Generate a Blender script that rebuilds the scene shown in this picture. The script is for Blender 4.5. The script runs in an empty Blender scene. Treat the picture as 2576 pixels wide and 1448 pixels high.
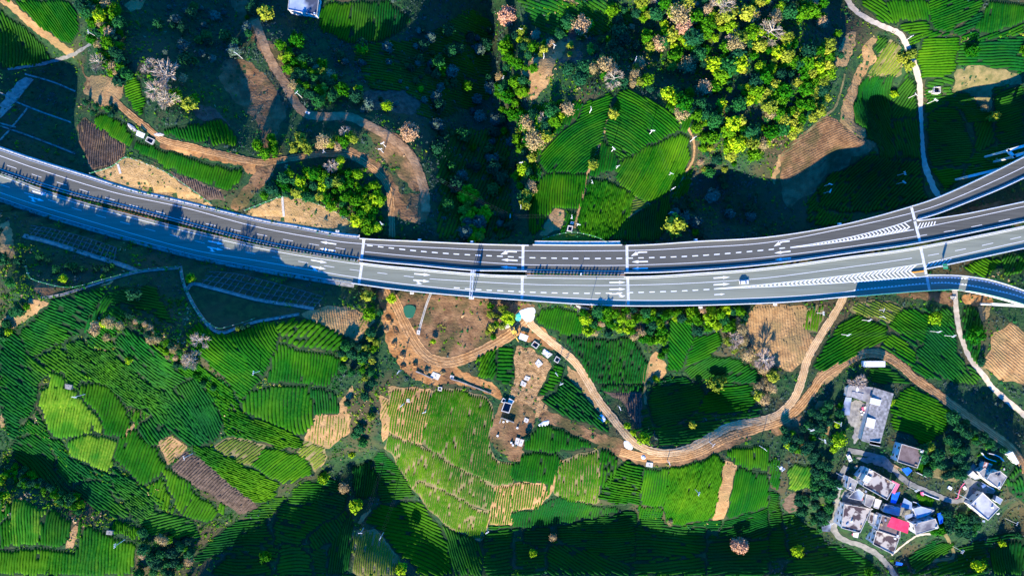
import bpy, bmesh, math, random
import numpy as np
from mathutils import Vector, Matrix
from mathutils.geometry import delaunay_2d_cdt

# ------------------------------------------------------------------ camera, sky, sun, exposure
SC = bpy.context.scene
S = 0.2                       # metres per survey unit at carriageway level
CX, CY = 1288.0, 724.0
CAMH = 343.5
cam_d = bpy.data.cameras.new('camera'); cam = bpy.data.objects.new('camera', cam_d)
SC.collection.objects.link(cam); SC.camera = cam
cam.location = (0, 0, CAMH); cam.rotation_euler = (0, 0, 0)
cam_d.sensor_width = 36.0; cam_d.lens = 36.0 * CAMH / (2576 * S)
cam_d.clip_start = 1.0; cam_d.clip_end = 9000.0

SUN_EL = math.radians(25.0); SUN_AZ = math.radians(15.0)   # light travels toward (sin az, cos az)
DX, DY = math.sin(SUN_AZ), math.cos(SUN_AZ); TAN = math.tan(SUN_EL)
world = bpy.data.worlds.new('World'); SC.world = world; world.use_nodes = True
wn = world.node_tree.nodes; wl = world.node_tree.links
sky = wn.new('ShaderNodeTexSky'); sky.sky_type = 'NISHITA'; sky.sun_disc = False
sky.sun_elevation = SUN_EL; sky.sun_rotation = SUN_AZ + math.pi
sky.air_density = 1.3; sky.dust_density = 0.4; sky.ozone_density = 8.0
wn['Background'].inputs['Strength'].default_value = 0.15
hsv = wn.new('ShaderNodeHueSaturation'); hsv.inputs['Saturation'].default_value = 2.0; hsv.inputs['Hue'].default_value = 0.515     # deep clear winter sky
wl.new(sky.outputs['Color'], hsv.inputs['Color']); wl.new(hsv.outputs['Color'], wn['Background'].inputs['Color'])
sun_d = bpy.data.lights.new('sun', 'SUN'); sun_o = bpy.data.objects.new('sun', sun_d)
SC.collection.objects.link(sun_o)
sun_d.energy = 4.2; sun_d.angle = math.radians(0.5); sun_d.color = (1.0, 0.88, 0.66)
sun_o.location = (-100, -300, 300)
sun_o.rotation_euler = Vector((DX * math.cos(SUN_EL), DY * math.cos(SUN_EL), -math.sin(SUN_EL))).to_track_quat('-Z', 'Y').to_euler()
SC.view_settings.view_transform = 'Standard'; SC.view_settings.look = 'None'
SC.view_settings.gamma = 1.0; SC.view_settings.use_curve_mapping = False
SC.view_settings.exposure = 1.6
SC.cycles.max_bounces = 4; SC.cycles.diffuse_bounces = 2; SC.cycles.glossy_bounces = 2
SC.cycles.transparent_max_bounces = 8

# ------------------------------------------------------------------ helpers
random.seed(7); RNG = np.random.default_rng(11)
COL = SC.collection
FR = {'a': (377.3, 773.5, .4613), 'b': (0, 710.7, .3845), 'c': (377.3, 1100.6, .4243), 'd': (2106.8, 0, .4304),
      'e': (0, 1132, .386), 'f': (943.4, 723.2, .30397), 'g': (2075.4, 943.4, .13028), 'h': (2094.2, 1144.6, .19116),
      'k': (2295.5, 1119.4, .14332), 'v': (0, 0, 1)}
for _i in range(4):
    for _j in range(3):
        FR['%d%d' % (_i, _j)] = (644.0 * _i, (0, 483, 965)[_j], 1 / 3)
def V(s, f='v'):
    """survey points: 'x,y x,y' in survey frame f -> plan units"""
    x0, y0, k = FR[f]
    return [(x0 + k * float(a), y0 + k * float(b)) for a, b in (p.split(',')[:2] for p in s.split())]
def inpoly(px, py, poly):
    r = np.zeros(np.shape(px), bool); n = len(poly); j = n - 1
    for i in range(n):
        xi, yi = poly[i]; xj, yj = poly[j]
        if yi != yj:
            r ^= ((yi > py) != (yj > py)) & (px < (xj - xi) * (py - yi) / (yj - yi) + xi)
        j = i
    return r
def bil(h, x, y, g, x0, y0):
    fx = np.clip((x - x0) / g, 0, h.shape[1] - 1.001); fy = np.clip((y - y0) / g, 0, h.shape[0] - 1.001)
    i = fx.astype(int); j = fy.astype(int); a = fx - i; b = fy - j
    return (h[j, i] * (1 - a) + h[j, i + 1] * a) * (1 - b) + (h[j + 1, i] * (1 - a) + h[j + 1, i + 1] * a) * b
def smooth(h, n=1):
    for _ in range(n):
        p = np.pad(h, 1, mode='edge')
        h = (4 * h + p[:-2, 1:-1] + p[2:, 1:-1] + p[1:-1, :-2] + p[1:-1, 2:]) / 8
    return h
def to_v(x, y, z):
    k = CAMH / (CAMH - z); return CX + x * k / S, CY - y * k / S
def polyx(pts, x):
    return np.interp(x, [p[0] for p in pts], [p[1] for p in pts])
def spline(pts, step):
    """Catmull-Rom through pts, resampled about every step"""
    P = np.array([(p[0], p[1]) for p in pts], float)
    if len(P) < 3:
        n = max(2, int(np.hypot(*(P[-1] - P[0])) / step) + 1)
        t = np.linspace(0, 1, n)[:, None]; return P[0] * (1 - t) + P[-1] * t
    Q = np.vstack([2 * P[0] - P[1], P, 2 * P[-1] - P[-2]]); out = []
    for i in range(1, len(Q) - 2):
        a, b, c, d = Q[i - 1], Q[i], Q[i + 1], Q[i + 2]
        n = max(1, int(np.hypot(*(c - b)) / step)); t = (np.arange(n) / n)[:, None]
        out.append(0.5 * (2 * b + (c - a) * t + (2 * a - 5 * b + 4 * c - d) * t ** 2 + (3 * b - a - 3 * c + d) * t ** 3))
    out.append(P[-1:]); return np.vstack(out)
def densify(poly, step):
    out = []
    for i in range(len(poly)):
        a = np.array(poly[i]); b = np.array(poly[(i + 1) % len(poly)])
        n = max(1, int(np.hypot(*(b - a)) / step))
        for k in range(n): out.append(tuple(a + (b - a) * k / n))
    return out
def soften(poly, step=8, c=.2, n=2):
    """closed polygon with rounded corners, densified (corner cutting)"""
    P = np.array(poly, float)
    for _ in range(n):
        N = np.roll(P, -1, 0); P = np.stack([(1 - c) * P + c * N, c * P + (1 - c) * N], 1).reshape(-1, 2)
    return densify([tuple(p) for p in P], step)

def fast_mesh(name, verts, quads):
    me = bpy.data.meshes.new(name); verts = np.asarray(verts, np.float32); quads = np.asarray(quads, np.int32)
    me.vertices.add(len(verts)); me.vertices.foreach_set('co', verts.ravel())
    k = quads.shape[1]
    me.loops.add(quads.size); me.loops.foreach_set('vertex_index', quads.ravel())
    me.polygons.add(len(quads)); me.polygons.foreach_set('loop_start', np.arange(0, quads.size, k, dtype=np.int32))
    me.update(calc_edges=True); return me
def link(name, data, parent=None, loc=None):
    o = bpy.data.objects.new(name, data); COL.objects.link(o)
    if parent is not None: o.parent = parent
    if loc is not None: o.location = loc
    return o
def mobj(name, verts, faces, mat, parent=None, loc=None, smooth_=False):
    me = bpy.data.meshes.new(name); me.from_pydata([tuple(v) for v in verts], [], [tuple(f) for f in faces])
    if mat is not None: me.materials.append(mat)
    if smooth_: me.polygons.foreach_set('use_smooth', [True] * len(me.polygons))
    return link(name, me, parent, loc)
def tag(o, label, cat, group=None):
    o['label'] = label; o['category'] = cat
    if group: o['group'] = group
    return o
def struct(o): o['kind'] = 'structure'; return o
def stuff(o): o['kind'] = 'stuff'; return o
def thing(name, label, cat, loc=(0, 0, 0), rz=0.0, group=None):
    o = link(name, None, None, loc); o.rotation_euler = (0, 0, rz); o.empty_display_size = 0.5
    return tag(o, label, cat, group)
class MB:
    """collects boxes, bars, prisms into one mesh"""
    def __init__(s): s.v = []; s.f = []
    def add(s, v, f):
        n = len(s.v); s.v += [tuple(p) for p in v]; s.f += [tuple(i + n for i in q) for q in f]; return s
    def box(s, c, d, rz=0.0):
        x, y, z = d[0] / 2, d[1] / 2, d[2] / 2; ca, sa = math.cos(rz), math.sin(rz)
        v = [(c[0] + ca * a - sa * b, c[1] + sa * a + ca * b, c[2] + e) for e in (-z, z) for a, b in ((-x, -y), (x, -y), (x, y), (-x, y))]
        return s.add(v, [(3, 2, 1, 0), (4, 5, 6, 7), (0, 1, 5, 4), (1, 2, 6, 5), (2, 3, 7, 6), (3, 0, 4, 7)])
    def prism(s, poly, z0, z1):
        """poly: world xy list (any winding), extruded"""
        a = sum(poly[i][0] * poly[(i + 1) % len(poly)][1] - poly[(i + 1) % len(poly)][0] * poly[i][1] for i in range(len(poly)))
        if a < 0: poly = poly[::-1]
        n = len(poly); v = [(p[0], p[1], z0) for p in poly] + [(p[0], p[1], z1) for p in poly]
        f = [tuple(range(n, 2 * n)), tuple(range(n - 1, -1, -1))] + [(i, (i + 1) % n, n + (i + 1) % n, n + i) for i in range(n)]
        return s.add(v, f)
    def tube(s, a, b, r0, r1=None, n=6):
        r1 = r0 if r1 is None else r1
        a = Vector(a); b = Vector(b); d = (b - a).normalized(); u = d.orthogonal().normalized(); w = d.cross(u)
        v = []
        for p, r in ((a, r0), (b, r1)):
            for k in range(n):
                t = 2 * math.pi * k / n; v.append(p + (u * math.cos(t) + w * math.sin(t)) * r)
        f = [(k, (k + 1) % n, n + (k + 1) % n, n + k) for k in range(n)] + [tuple(range(n - 1, -1, -1)), tuple(range(n, 2 * n))]
        return s.add(v, f)
    def build(s, name, mat, parent=None, loc=None, smooth_=False): return mobj(name, s.v, s.f, mat, parent, loc, smooth_)
# ------------------------------------------------------------------ the lie of the land
# Low sun: outlines of the ground meant to lie in hill shade; the relief below is
# solved so that these really fall behind the hills up-sun of them.
SHADE_AREAS = [V(s) for s in (
 "0,442 150,488 290,535 480,588 640,620 780,645 850,665 868,700 885,735 850,755 790,775 750,800 660,815 560,835 495,785 480,735 458,680 380,690 330,700 240,702 100,722 60,690 42,620 30,570 0,520",
 "290,685 455,680 480,745 500,810 465,845 430,835 330,775 300,735",
 "0,175 190,150 215,200 210,250 180,300 205,440 130,412 0,372",
 "0,40 60,75 115,125 150,145 0,168",
 "330,60 370,20 400,-60 740,-60 760,60 800,115 900,110 1000,100 1080,-60 1250,-60 1245,90 1235,180 1240,260 1300,300 1295,420 1310,540 1330,612 1060,602 1062,470 1090,430 1070,380 1000,300 900,262 850,245 815,190 790,110 650,60 595,90 620,160 640,230 625,300 590,345 560,345 500,300 470,250 430,170 380,150 340,110",
 "880,330 960,330 900,300",
 "1340,40 1450,70 1500,50 1620,40 1640,110 1620,170 1520,170 1430,150 1350,120 1300,90",
 "1560,180 1620,150 1780,170 1820,240 1790,270 1660,230",
 "1530,602 1660,500 1740,470 1780,410 1850,440 1880,480 1905,540 1880,592",
 "2040,560 2055,480 2080,420 2110,395 2190,425 2330,410 2345,470 2300,518 2180,550",
 "2345,290 2440,240 2500,300 2576,210 2650,200 2650,385 2576,385 2470,445 2345,470 2330,330",
 "2165,220 2255,190 2250,300 2265,390 2190,360 2160,310",
 "2130,20 2120,60 2090,130 2060,100 2080,-60 2130,-60",
 "480,1448 540,1360 600,1310 660,1280 760,1230 880,1150 960,1140 1010,1220 1060,1290 1130,1370 1160,1448 1000,1448 980,1400 940,1340 890,1330 880,1448",
 "1100,1300 1200,1330 1300,1310 1480,1290 1590,1275 1650,1330 1800,1330 1960,1290 1960,1448 1250,1448",
 "1960,1260 2070,1310 2100,1370 2240,1410 2330,1390 2440,1350 2576,1290 2576,1448 1960,1448",
 "1660,935 1760,935 1830,960 1890,1010 1880,1045 1700,1105 1640,1080 1545,1000 1620,985",
 "0,1130 110,1130 200,1230 330,1310 250,1300 130,1240 0,1220",
 "2440,950 2500,985 2576,1040 2576,1150 2500,1080 2430,1010")]
SPOTS = [tuple(float(c) for c in p.split(',')) for p in """
0,60,-18 120,60,-14 100,250,-12 0,330,-4 200,350,-2 280,240,2 420,410,7 330,360,4 560,400,4 700,480,8 760,440,9 880,450,2
480,180,2 620,60,-10 690,150,-8 800,330,-2 900,350,-4 1000,400,-8 1030,500,-14 960,560,-14 900,60,-22 900,200,-20 1100,150,-32 1120,350,-28
1150,500,-24 1250,500,-18 1290,250,-14 1380,180,-6 1500,120,-6 1450,330,5 1600,250,-4 1620,300,2 1580,420,9 1500,520,5 1480,350,3 1420,560,1 1600,560,-6 1700,460,-4
1700,200,4 1800,330,8 1900,120,2 2000,300,0 1880,500,-10 1980,460,-14 2000,560,-16 2100,300,-14 2150,480,-20 2250,250,-14 2250,480,-20 2320,300,-14
2300,60,-6 2450,100,-4 2400,400,-18 2520,330,-16 2540,520,-20 2450,500,-20 2300,470,-20
50,600,6 200,660,9 330,700,10 455,690,9 520,820,7 640,790,8 740,780,6 60,760,9 250,800,10 150,950,12 300,1000,12 420,950,11 560,960,6 600,880,5
700,850,0 800,900,-4 860,800,-6 900,1000,-10 920,850,-9 250,1150,12 400,1150,10 560,1150,4 700,1120,0 800,1180,-6 100,1300,10 300,1350,8 480,1290,0 640,1270,-8
560,1400,-8 760,1400,-10 860,1230,-14 1000,760,-9 1100,820,-9 1200,830,-8 1060,900,-9 1280,830,-6 1330,780,-5 1400,800,-4 1350,930,-7 1450,900,-9 1300,1050,-8
1100,1000,-9 1150,1150,-8 1050,1100,-10 1300,1200,-8 1200,1300,-10 1480,1000,-12 1520,880,-10 1600,850,-9 1600,950,-14 1750,880,-12 1780,1000,-16 1850,900,-12
1700,1130,-13 1600,1120,-12 1500,1180,-11 1700,1230,-10 1850,1200,-10 1900,1100,-12 1960,850,-12 2000,1000,-11 2100,800,-12 2120,900,-10 2200,900,-9 2250,800,-12
2350,850,-12 2420,900,-12 2400,750,-13 2520,900,-10 2480,980,-11 2350,1000,-8 2200,1000,-7 2180,1080,-7 2300,1150,-8 2200,1250,-8 2150,1330,-8 2300,1330,-8 2440,1220,-7 2480,1270,-7
2540,1140,-8 2400,1380,-10 2540,1400,-10 2000,1150,-10 2000,1300,-12 1300,1380,-12 1600,1350,-12 1900,1400,-14 1100,1400,-12 980,1400,-10
-200,1000,14 -200,300,-6 2800,500,-16 2800,1100,-8 1288,-200,-25 500,-200,-14 2200,-200,0""".split()]
# carriageway edges (outer edge of the upper carriageway, outer edge of the lower one)
UT = V("-300,270 0,376 100,410 220,447 333,483 433,505 644,555 744,573 877,596 1054,606 1288,615 1578,616 1755,606 1932,595 2115,565 2292,518 2400,478 2576,393 2700,320")
LB = V("-300,380 0,498 200,563 463,636 644,673 871,711 1054,735 1288,754 1578,770 1932,763 2145,746 2341,731 2432,733 2576,770 2700,830")
G, NX, NY, GX0, GY0 = 6.0, 151, 111, -450.0, -330.0
gX, gY = np.meshgrid(GX0 + G * np.arange(NX), GY0 + G * np.arange(NY))
def solve_relief():
    sx = []; sy = []; sz = []
    for vx, vy, z in SPOTS:
        k = (CAMH - z) / CAMH * S; sx.append((vx - CX) * k); sy.append((CY - vy) * k); sz.append(z)
    d2 = (gX[..., None] - np.array(sx)) ** 2 + (gY[..., None] - np.array(sy)) ** 2 + 60
    w = 1 / d2 ** 1.6; h0 = smooth((w * np.array(sz)).sum(-1) / w.sum(-1), 6); h = h0.copy()
    B = lambda a, x, y: bil(a, x, y, G, GX0, GY0)
    for it in range(160):
        if it % 20 == 0:
            vx, vy = to_v(gX, gY, h); sh = np.zeros(gX.shape, bool)
            for p in SHADE_AREAS: sh |= inpoly(vx, vy, p)
            inside = (vx > -20) & (vx < 2596) & (vy > -60) & (vy < 1468)
            sh |= (vy >= 1440) & (vy < 1640) & (vx > 300) & ~inside  # ground past the lower edge shaded too, by an unseen added ridge
            s0 = np.zeros(gX.shape); op = sh.copy()
            for k in range(1, 26):
                s = k * 4.0; q = B(sh.astype(float), gX - DX * s, gY - DY * s) > 0.5
                stop = op & ~q; s0[stop] = s + 3; op &= q
            s0[op] = 100
            road = (vy > polyx(UT, vx) - 6) & (vy < polyx(LB, vx) + 6)
            ground = road & ((vx < 890) | ((vx > 1325) & (vx < 1570))); bridge = road & ~ground
        ex, ey = gX - DX * s0, gY - DY * s0; H = B(h, ex, ey) - s0 * TAN - 1.5
        e = np.where(sh & ~ground, np.maximum(h - H, 0), 0); er = np.where(sh & ground, np.maximum(-H, 0), 0)
        h = h - 0.5 * e; up = np.zeros_like(h)
        i = np.clip(np.rint((ex - GX0) / G).astype(int), 0, NX - 1); j = np.clip(np.rint((ey - GY0) / G).astype(int), 0, NY - 1)
        tot = e * 0.5 + er; m = tot > 0; np.maximum.at(up, (j[m], i[m]), tot[m] * 0.6); h = h + smooth(up, 2) * 1.5
        best = np.full(gX.shape, -1e9); bs = np.zeros(gX.shape)
        for k in range(2, 20):
            s = k * 6.0; c = B(h, gX - DX * s, gY - DY * s) - s * TAN; u = c > best; best[u] = c[u]; bs[u] = s
        e = np.where(~sh & inside, np.maximum(best + 0.8 - h, 0), 0); h = h + np.where(ground, 0, 0.5 * e); m = e > 0
        i = np.clip(np.rint((gX - DX * bs - GX0) / G).astype(int), 0, NX - 1); j = np.clip(np.rint((gY - DY * bs - GY0) / G).astype(int), 0, NY - 1)
        dn = np.zeros_like(h); np.maximum.at(dn, (j[m], i[m]), e[m] * 0.5); h = h - smooth(dn, 1)
        h = np.clip(smooth(h * 0.985 + h0 * 0.015, 1), -60, 55)
        h[ground] = -0.6; h[bridge] = np.minimum(h[bridge], -5)
    return h
_h6 = solve_relief()
g3 = 3.0; N3X, N3Y = 301, 221
tX, tY = np.meshgrid(GX0 + g3 * np.arange(N3X), GY0 + g3 * np.arange(N3Y))
HT = smooth(bil(_h6, tX, tY, G, GX0, GY0), 2)
def wob(x, y, f, s):     # cheap band-limited wobble
    return (np.sin(x * f + 1.7 * s) * np.cos(y * f * 1.13 + 0.6 * s) + np.sin((x + y) * f * 0.71 + s) * np.cos((x - y) * f * 0.83 - s)) * 0.5
HT = HT + 0.45 * wob(tX, tY, 0.21, 1) + 0.25 * wob(tX, tY, 0.47, 2)
_vx, _vy = to_v(tX, tY, 0 * tX)
_ut, _lb = polyx(UT, _vx), polyx(LB, _vx)
_corr = (_vy > _ut - 24) & (_vy < _lb + 24); _on = _corr & ((_vx < 893) | ((_vx > 1322) & (_vx < 1572)))
HT[_on] = np.minimum(HT[_on], -0.35); _in = _on & (_vy > _ut + 4) & (_vy < _lb - 4); HT[_in] = -0.5
_br = _corr & ~_on; HT[_br] = np.minimum(HT[_br], -4.5)
def hz(x, y): return bil(HT, np.asarray(x, float), np.asarray(y, float), g3, GX0, GY0)
def W(p, dz=0.0):
    """plan points (n,2) -> world xy + ground height, on the ray that meets the ground (plus dz)"""
    P = np.atleast_2d(np.asarray(p, float)); z = np.zeros(len(P))
    for _ in range(14):
        k = (CAMH - z) / CAMH * S; x = (P[:, 0] - CX) * k; y = (CY - P[:, 1]) * k
        z = 0.4 * z + 0.6 * (hz(x, y) + dz)
    return np.stack([x, y, z - dz], 1)
def W1(vx, vy, dz=0.0): return W([(vx, vy)], dz)[0]
def R2(p):
    """plan points on the carriageway (level 0) -> world xy"""
    P = np.atleast_2d(np.asarray(p, float)); return np.stack([(P[:, 0] - CX) * S, (CY - P[:, 1]) * S], 1)
# plan raster of what is already covered (for scattering wild growth)
OW, OH = 644, 362
oX, oY = np.meshgrid((np.arange(OW) + .5) * 4, (np.arange(OH) + .5) * 4)
OCC = np.zeros((OH, OW), np.uint8)
def occupy(poly, val=1):
    P = np.array(poly); x0 = max(0, int(P[:, 0].min() / 4) - 1); x1 = min(OW, int(P[:, 0].max() / 4) + 2)
    y0 = max(0, int(P[:, 1].min() / 4) - 1); y1 = min(OH, int(P[:, 1].max() / 4) + 2)
    if x1 <= x0 or y1 <= y0: return
    m = inpoly(oX[y0:y1, x0:x1], oY[y0:y1, x0:x1], poly); OCC[y0:y1, x0:x1][m] = val
def occ_at(vx, vy):
    i = int(vx / 4); j = int(vy / 4)
    return OCC[j, i] if 0 <= i < OW and 0 <= j < OH else 0
def drape(poly_w, off, step=3.0):
    """polygon (world xy) -> mesh on the ground, lifted by off"""
    n = len(poly_w); P = np.array(poly_w)
    xs = GX0 + g3 * np.arange(math.ceil((P[:, 0].min() - GX0) / g3), math.floor((P[:, 0].max() - GX0) / g3) + 1)   # the ground's own grid
    ys = GY0 + g3 * np.arange(math.ceil((P[:, 1].min() - GY0) / g3), math.floor((P[:, 1].max() - GY0) / g3) + 1)
    if len(xs) and len(ys):
        gx, gy = np.meshgrid(xs, ys); m = inpoly(gx, gy, poly_w); I = np.stack([gx[m], gy[m]], 1)
    else: I = np.zeros((0, 2))
    vs = [Vector(p) for p in poly_w] + [Vector(p) for p in I]
    r = delaunay_2d_cdt(vs, [], [list(range(n))], 1, 1e-4)
    co = np.array([(v.x, v.y) for v in r[0]]); z = hz(co[:, 0], co[:, 1]) + off
    fs = []
    for f in r[2]:
        a, b, c = (co[i] for i in f[:3])
        fs.append(tuple(f) if (b[0] - a[0]) * (c[1] - a[1]) - (b[1] - a[1]) * (c[0] - a[0]) > 0 else tuple(f[::-1]))
    return np.column_stack([co, z]), fs
def ribbon(pts_w, width, zfun, nx=4, jit=0.0, crown=0.0):
    """strip along pts_w (n,2), width m -> verts, quads; zfun(x,y)"""
    P = np.asarray(pts_w); T = np.gradient(P, axis=0); T /= np.maximum(np.hypot(T[:, 0], T[:, 1]), 1e-6)[:, None]
    Nn = np.stack([-T[:, 1], T[:, 0]], 1); us = np.linspace(-0.5, 0.5, nx + 1)
    wd = np.broadcast_to(np.asarray(width, float), (len(P),))[:, None] * us[None, :]
    if jit: wd = wd + RNG.uniform(-jit, jit, wd.shape) * (np.abs(us) > 0.49)
    xy = P[:, None, :] + Nn[:, None, :] * wd[..., None]
    z = zfun(xy[..., 0], xy[..., 1]) + crown * (0.25 - us[None, :] ** 2) * 4
    v = np.concatenate([xy, z[..., None]], 2).reshape(-1, 3); m = nx + 1
    i, j = np.meshgrid(np.arange(len(P) - 1), np.arange(nx), indexing='ij'); a = (i * m + j).ravel()
    return v, np.stack([a + 1, a, a + m, a + m + 1], 1)
def ribbon_obj(name, pts_w, width, zfun, mat, parent=None, **k):
    v, q = ribbon(pts_w, width, zfun, **k); me = fast_mesh(name, v, q); me.materials.append(mat); return link(name, me, parent)
def wall_along(pts_w, width, z0, z1):
    """box section along a polyline; z0,z1 numbers or arrays -> verts, faces"""
    P = np.asarray(pts_w, float); T = np.gradient(P, axis=0); T /= np.maximum(np.hypot(T[:, 0], T[:, 1]), 1e-6)[:, None]
    Nn = np.stack([-T[:, 1], T[:, 0]], 1) * width / 2; n = len(P); z0 = np.broadcast_to(z0, (n,)); z1 = np.broadcast_to(z1, (n,))
    L = P + Nn; R = P - Nn
    v = np.stack([np.column_stack([L, z0]), np.column_stack([L, z1]), np.column_stack([R, z1]), np.column_stack([R, z0])], 1).reshape(-1, 3)
    f = []
    for i in range(n - 1):
        for k in range(4):
            a = i * 4 + k; b = i * 4 + (k + 1) % 4; f.append((a, b, b + 4, a + 4))
    f += [(3, 2, 1, 0), tuple((n - 1) * 4 + k for k in range(4))]
    return v, f
# ------------------------------------------------------------------ materials (procedural)
MATS = {}
def mat(name, c1, c2=None, scale=0.5, rough=0.9, bump=0.0, bscale=None, c3=None, s3=0.05, rnd=0.0, coord='pos', spec=0.2, detail=4.0, lo=0.35, hi=0.65, aniso=None):
    m = bpy.data.materials.new(name); m.use_nodes = True; MATS[name] = m
    n = m.node_tree.nodes; l = m.node_tree.links; b = n['Principled BSDF']
    b.inputs['Roughness'].default_value = rough
    b.inputs['Specular IOR Level'].default_value = spec
    if coord == 'pos': co = n.new('ShaderNodeNewGeometry').outputs['Position']
    else: co = n.new('ShaderNodeTexCoord').outputs['Object']
    if aniso:
        mpg = n.new('ShaderNodeMapping'); mpg.inputs['Scale'].default_value = aniso; l.new(co, mpg.inputs['Vector']); co = mpg.outputs['Vector']
    def noise(sc, det=detail):
        t = n.new('ShaderNodeTexNoise'); t.inputs['Scale'].default_value = sc; t.inputs['Detail'].default_value = det
        l.new(co, t.inputs['Vector']); return t.outputs['Fac']
    def ramp(f, a, bb, p0, p1):
        r = n.new('ShaderNodeValToRGB'); r.color_ramp.elements[0].position = p0; r.color_ramp.elements[1].position = p1
        r.color_ramp.elements[0].color = (*a, 1); r.color_ramp.elements[1].color = (*bb, 1); l.new(f, r.inputs['Fac']); return r.outputs['Color']
    col = None
    if c2 is None: b.inputs['Base Color'].default_value = (*c1, 1)
    else: col = ramp(noise(scale), c1, c2, lo, hi)
    if c3 is not None:
        mx = n.new('ShaderNodeMix'); mx.data_type = 'RGBA'
        f = ramp(noise(s3, 3.0), (0, 0, 0), (1, 1, 1), 0.48, 0.62); l.new(f, mx.inputs['Factor'])
        l.new(col, mx.inputs['A']); mx.inputs['B'].default_value = (*c3, 1); col = mx.outputs['Result']
    if rnd:
        oi = n.new('ShaderNodeObjectInfo'); hs = n.new('ShaderNodeHueSaturation')
        mp = n.new('ShaderNodeMapRange'); mp.inputs['To Min'].default_value = 1 - rnd; mp.inputs['To Max'].default_value = 1 + rnd
        l.new(oi.outputs['Random'], mp.inputs['Value']); l.new(mp.outputs['Result'], hs.inputs['Value'])
        mh = n.new('ShaderNodeMath'); mh.operation = 'MULTIPLY_ADD'; mh.inputs[1].default_value = -0.06 * rnd / 0.4; mh.inputs[2].default_value = 0.5 + 0.03 * rnd / 0.4
        l.new(oi.outputs['Random'], mh.inputs[0]); l.new(mh.outputs['Value'], hs.inputs['Hue'])
        if col is None: hs.inputs['Color'].default_value = (*c1, 1)
        else: l.new(col, hs.inputs['Color'])
        col = hs.outputs['Color']
    if col is not None: l.new(col, b.inputs['Base Color'])
    if bump:
        bp = n.new('ShaderNodeBump'); bp.inputs['Strength'].default_value = bump; bp.inputs['Distance'].default_value = 0.5
        l.new(noise(bscale or scale * 3), bp.inputs['Height']); l.new(bp.outputs['Normal'], b.inputs['Normal'])
    return m
M = MATS
mat('wild_ground', (0.008, 0.040, 0.016), (0.030, 0.075, 0.022), 0.35, 0.95, 0.9, 0.9, c3=(0.065, 0.055, 0.026), s3=0.035)
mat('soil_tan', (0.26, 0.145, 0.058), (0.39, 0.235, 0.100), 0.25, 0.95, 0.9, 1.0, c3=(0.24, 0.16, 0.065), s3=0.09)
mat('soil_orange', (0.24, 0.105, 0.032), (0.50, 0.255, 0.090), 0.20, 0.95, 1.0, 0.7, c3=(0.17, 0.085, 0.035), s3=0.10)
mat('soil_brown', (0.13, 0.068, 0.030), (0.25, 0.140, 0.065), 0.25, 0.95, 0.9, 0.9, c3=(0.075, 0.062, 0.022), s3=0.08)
mat('soil_dark', (0.065, 0.045, 0.032), (0.13, 0.09, 0.065), 0.5, 0.95, 0.7, 1.5)
mat('soil_olive', (0.10, 0.10, 0.035), (0.22, 0.17, 0.075), 0.3, 0.95, 0.6, 1.0)
mat('straw', (0.18, 0.10, 0.04), (0.42, 0.25, 0.11), 0.6, 0.95, 1.0, 1.6)
mat('slope_grass', (0.30, 0.180, 0.070), (0.43, 0.275, 0.120), 0.5, 0.95, 1.0, 1.5, c3=(0.30, 0.19, 0.07), s3=0.15)
mat('tea_soil', (0.006, 0.026, 0.008), (0.018, 0.045, 0.014), 0.6, 0.95)
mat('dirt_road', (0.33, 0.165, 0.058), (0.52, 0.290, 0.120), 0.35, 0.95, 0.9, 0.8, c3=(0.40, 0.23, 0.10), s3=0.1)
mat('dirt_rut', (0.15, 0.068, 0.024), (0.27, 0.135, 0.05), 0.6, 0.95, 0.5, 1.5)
mat('dirt_shaded', (0.22, 0.125, 0.06), (0.36, 0.215, 0.11), 0.35, 0.95, 0.6, 1.0)  # duller copy of the dirt road, with shade in its colour
mat('gravel_road', (0.44, 0.29, 0.14), (0.60, 0.42, 0.23), 0.3, 0.95, 0.4, 1.4)
mat('concrete_path', (0.38, 0.31, 0.22), (0.52, 0.44, 0.33), 0.4, 0.9, 0.2, 1.5, c3=(0.36, 0.32, 0.25), s3=0.07)
mat('lane_concrete', (0.13, 0.13, 0.115), (0.22, 0.21, 0.185), 0.4, 0.9, 0.2, 1.5)
# tea and crops: one leaf colour per field, the dark one with hill shade in it
def tea(name, a, b, c, s3=0.06):
    m = mat(name, a, b, 0.9, 0.75, 0.0, c3=c, s3=s3, rnd=0.16, spec=0.04); n = m.node_tree.nodes; l = m.node_tree.links; bs = n['Principled BSDF']
    src = bs.inputs['Base Color'].links[0].from_socket; geo = n.new('ShaderNodeNewGeometry'); t = n.new('ShaderNodeTexNoise'); t.inputs['Scale'].default_value = .022; t.inputs['Detail'].default_value = 5; l.new(geo.outputs['Position'], t.inputs['Vector'])
    r = n.new('ShaderNodeValToRGB'); e = r.color_ramp.elements; e[0].position = .36; e[0].color = (.001, .045, .009, 1); e[1].position = .66; e[1].color = (.070, .175, .004, 1); k = e.new(.5); k.color = (.006, .082, .002, 1); l.new(t.outputs['Fac'], r.inputs['Fac'])
    mx = n.new('ShaderNodeMix'); mx.data_type = 'RGBA'; mx.inputs['Factor'].default_value = .38; l.new(src, mx.inputs['A']); l.new(r.outputs['Color'], mx.inputs['B']); l.new(mx.outputs['Result'], bs.inputs['Base Color'])   # leaf tone drifts at random across whole hillsides, not plot by plot
tea('tea_bright', (0.005, 0.078, 0.0012), (0.026, 0.135, 0.0018), (0.045, 0.145, 0.002))
tea('tea_yellow', (0.075, 0.200, 0.008), (0.180, 0.290, 0.020), (0.03, 0.16, 0.008))
tea('tea_mid', (0.002, 0.058, 0.0018), (0.009, 0.100, 0.002), (0.022, 0.115, 0.002))
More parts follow.
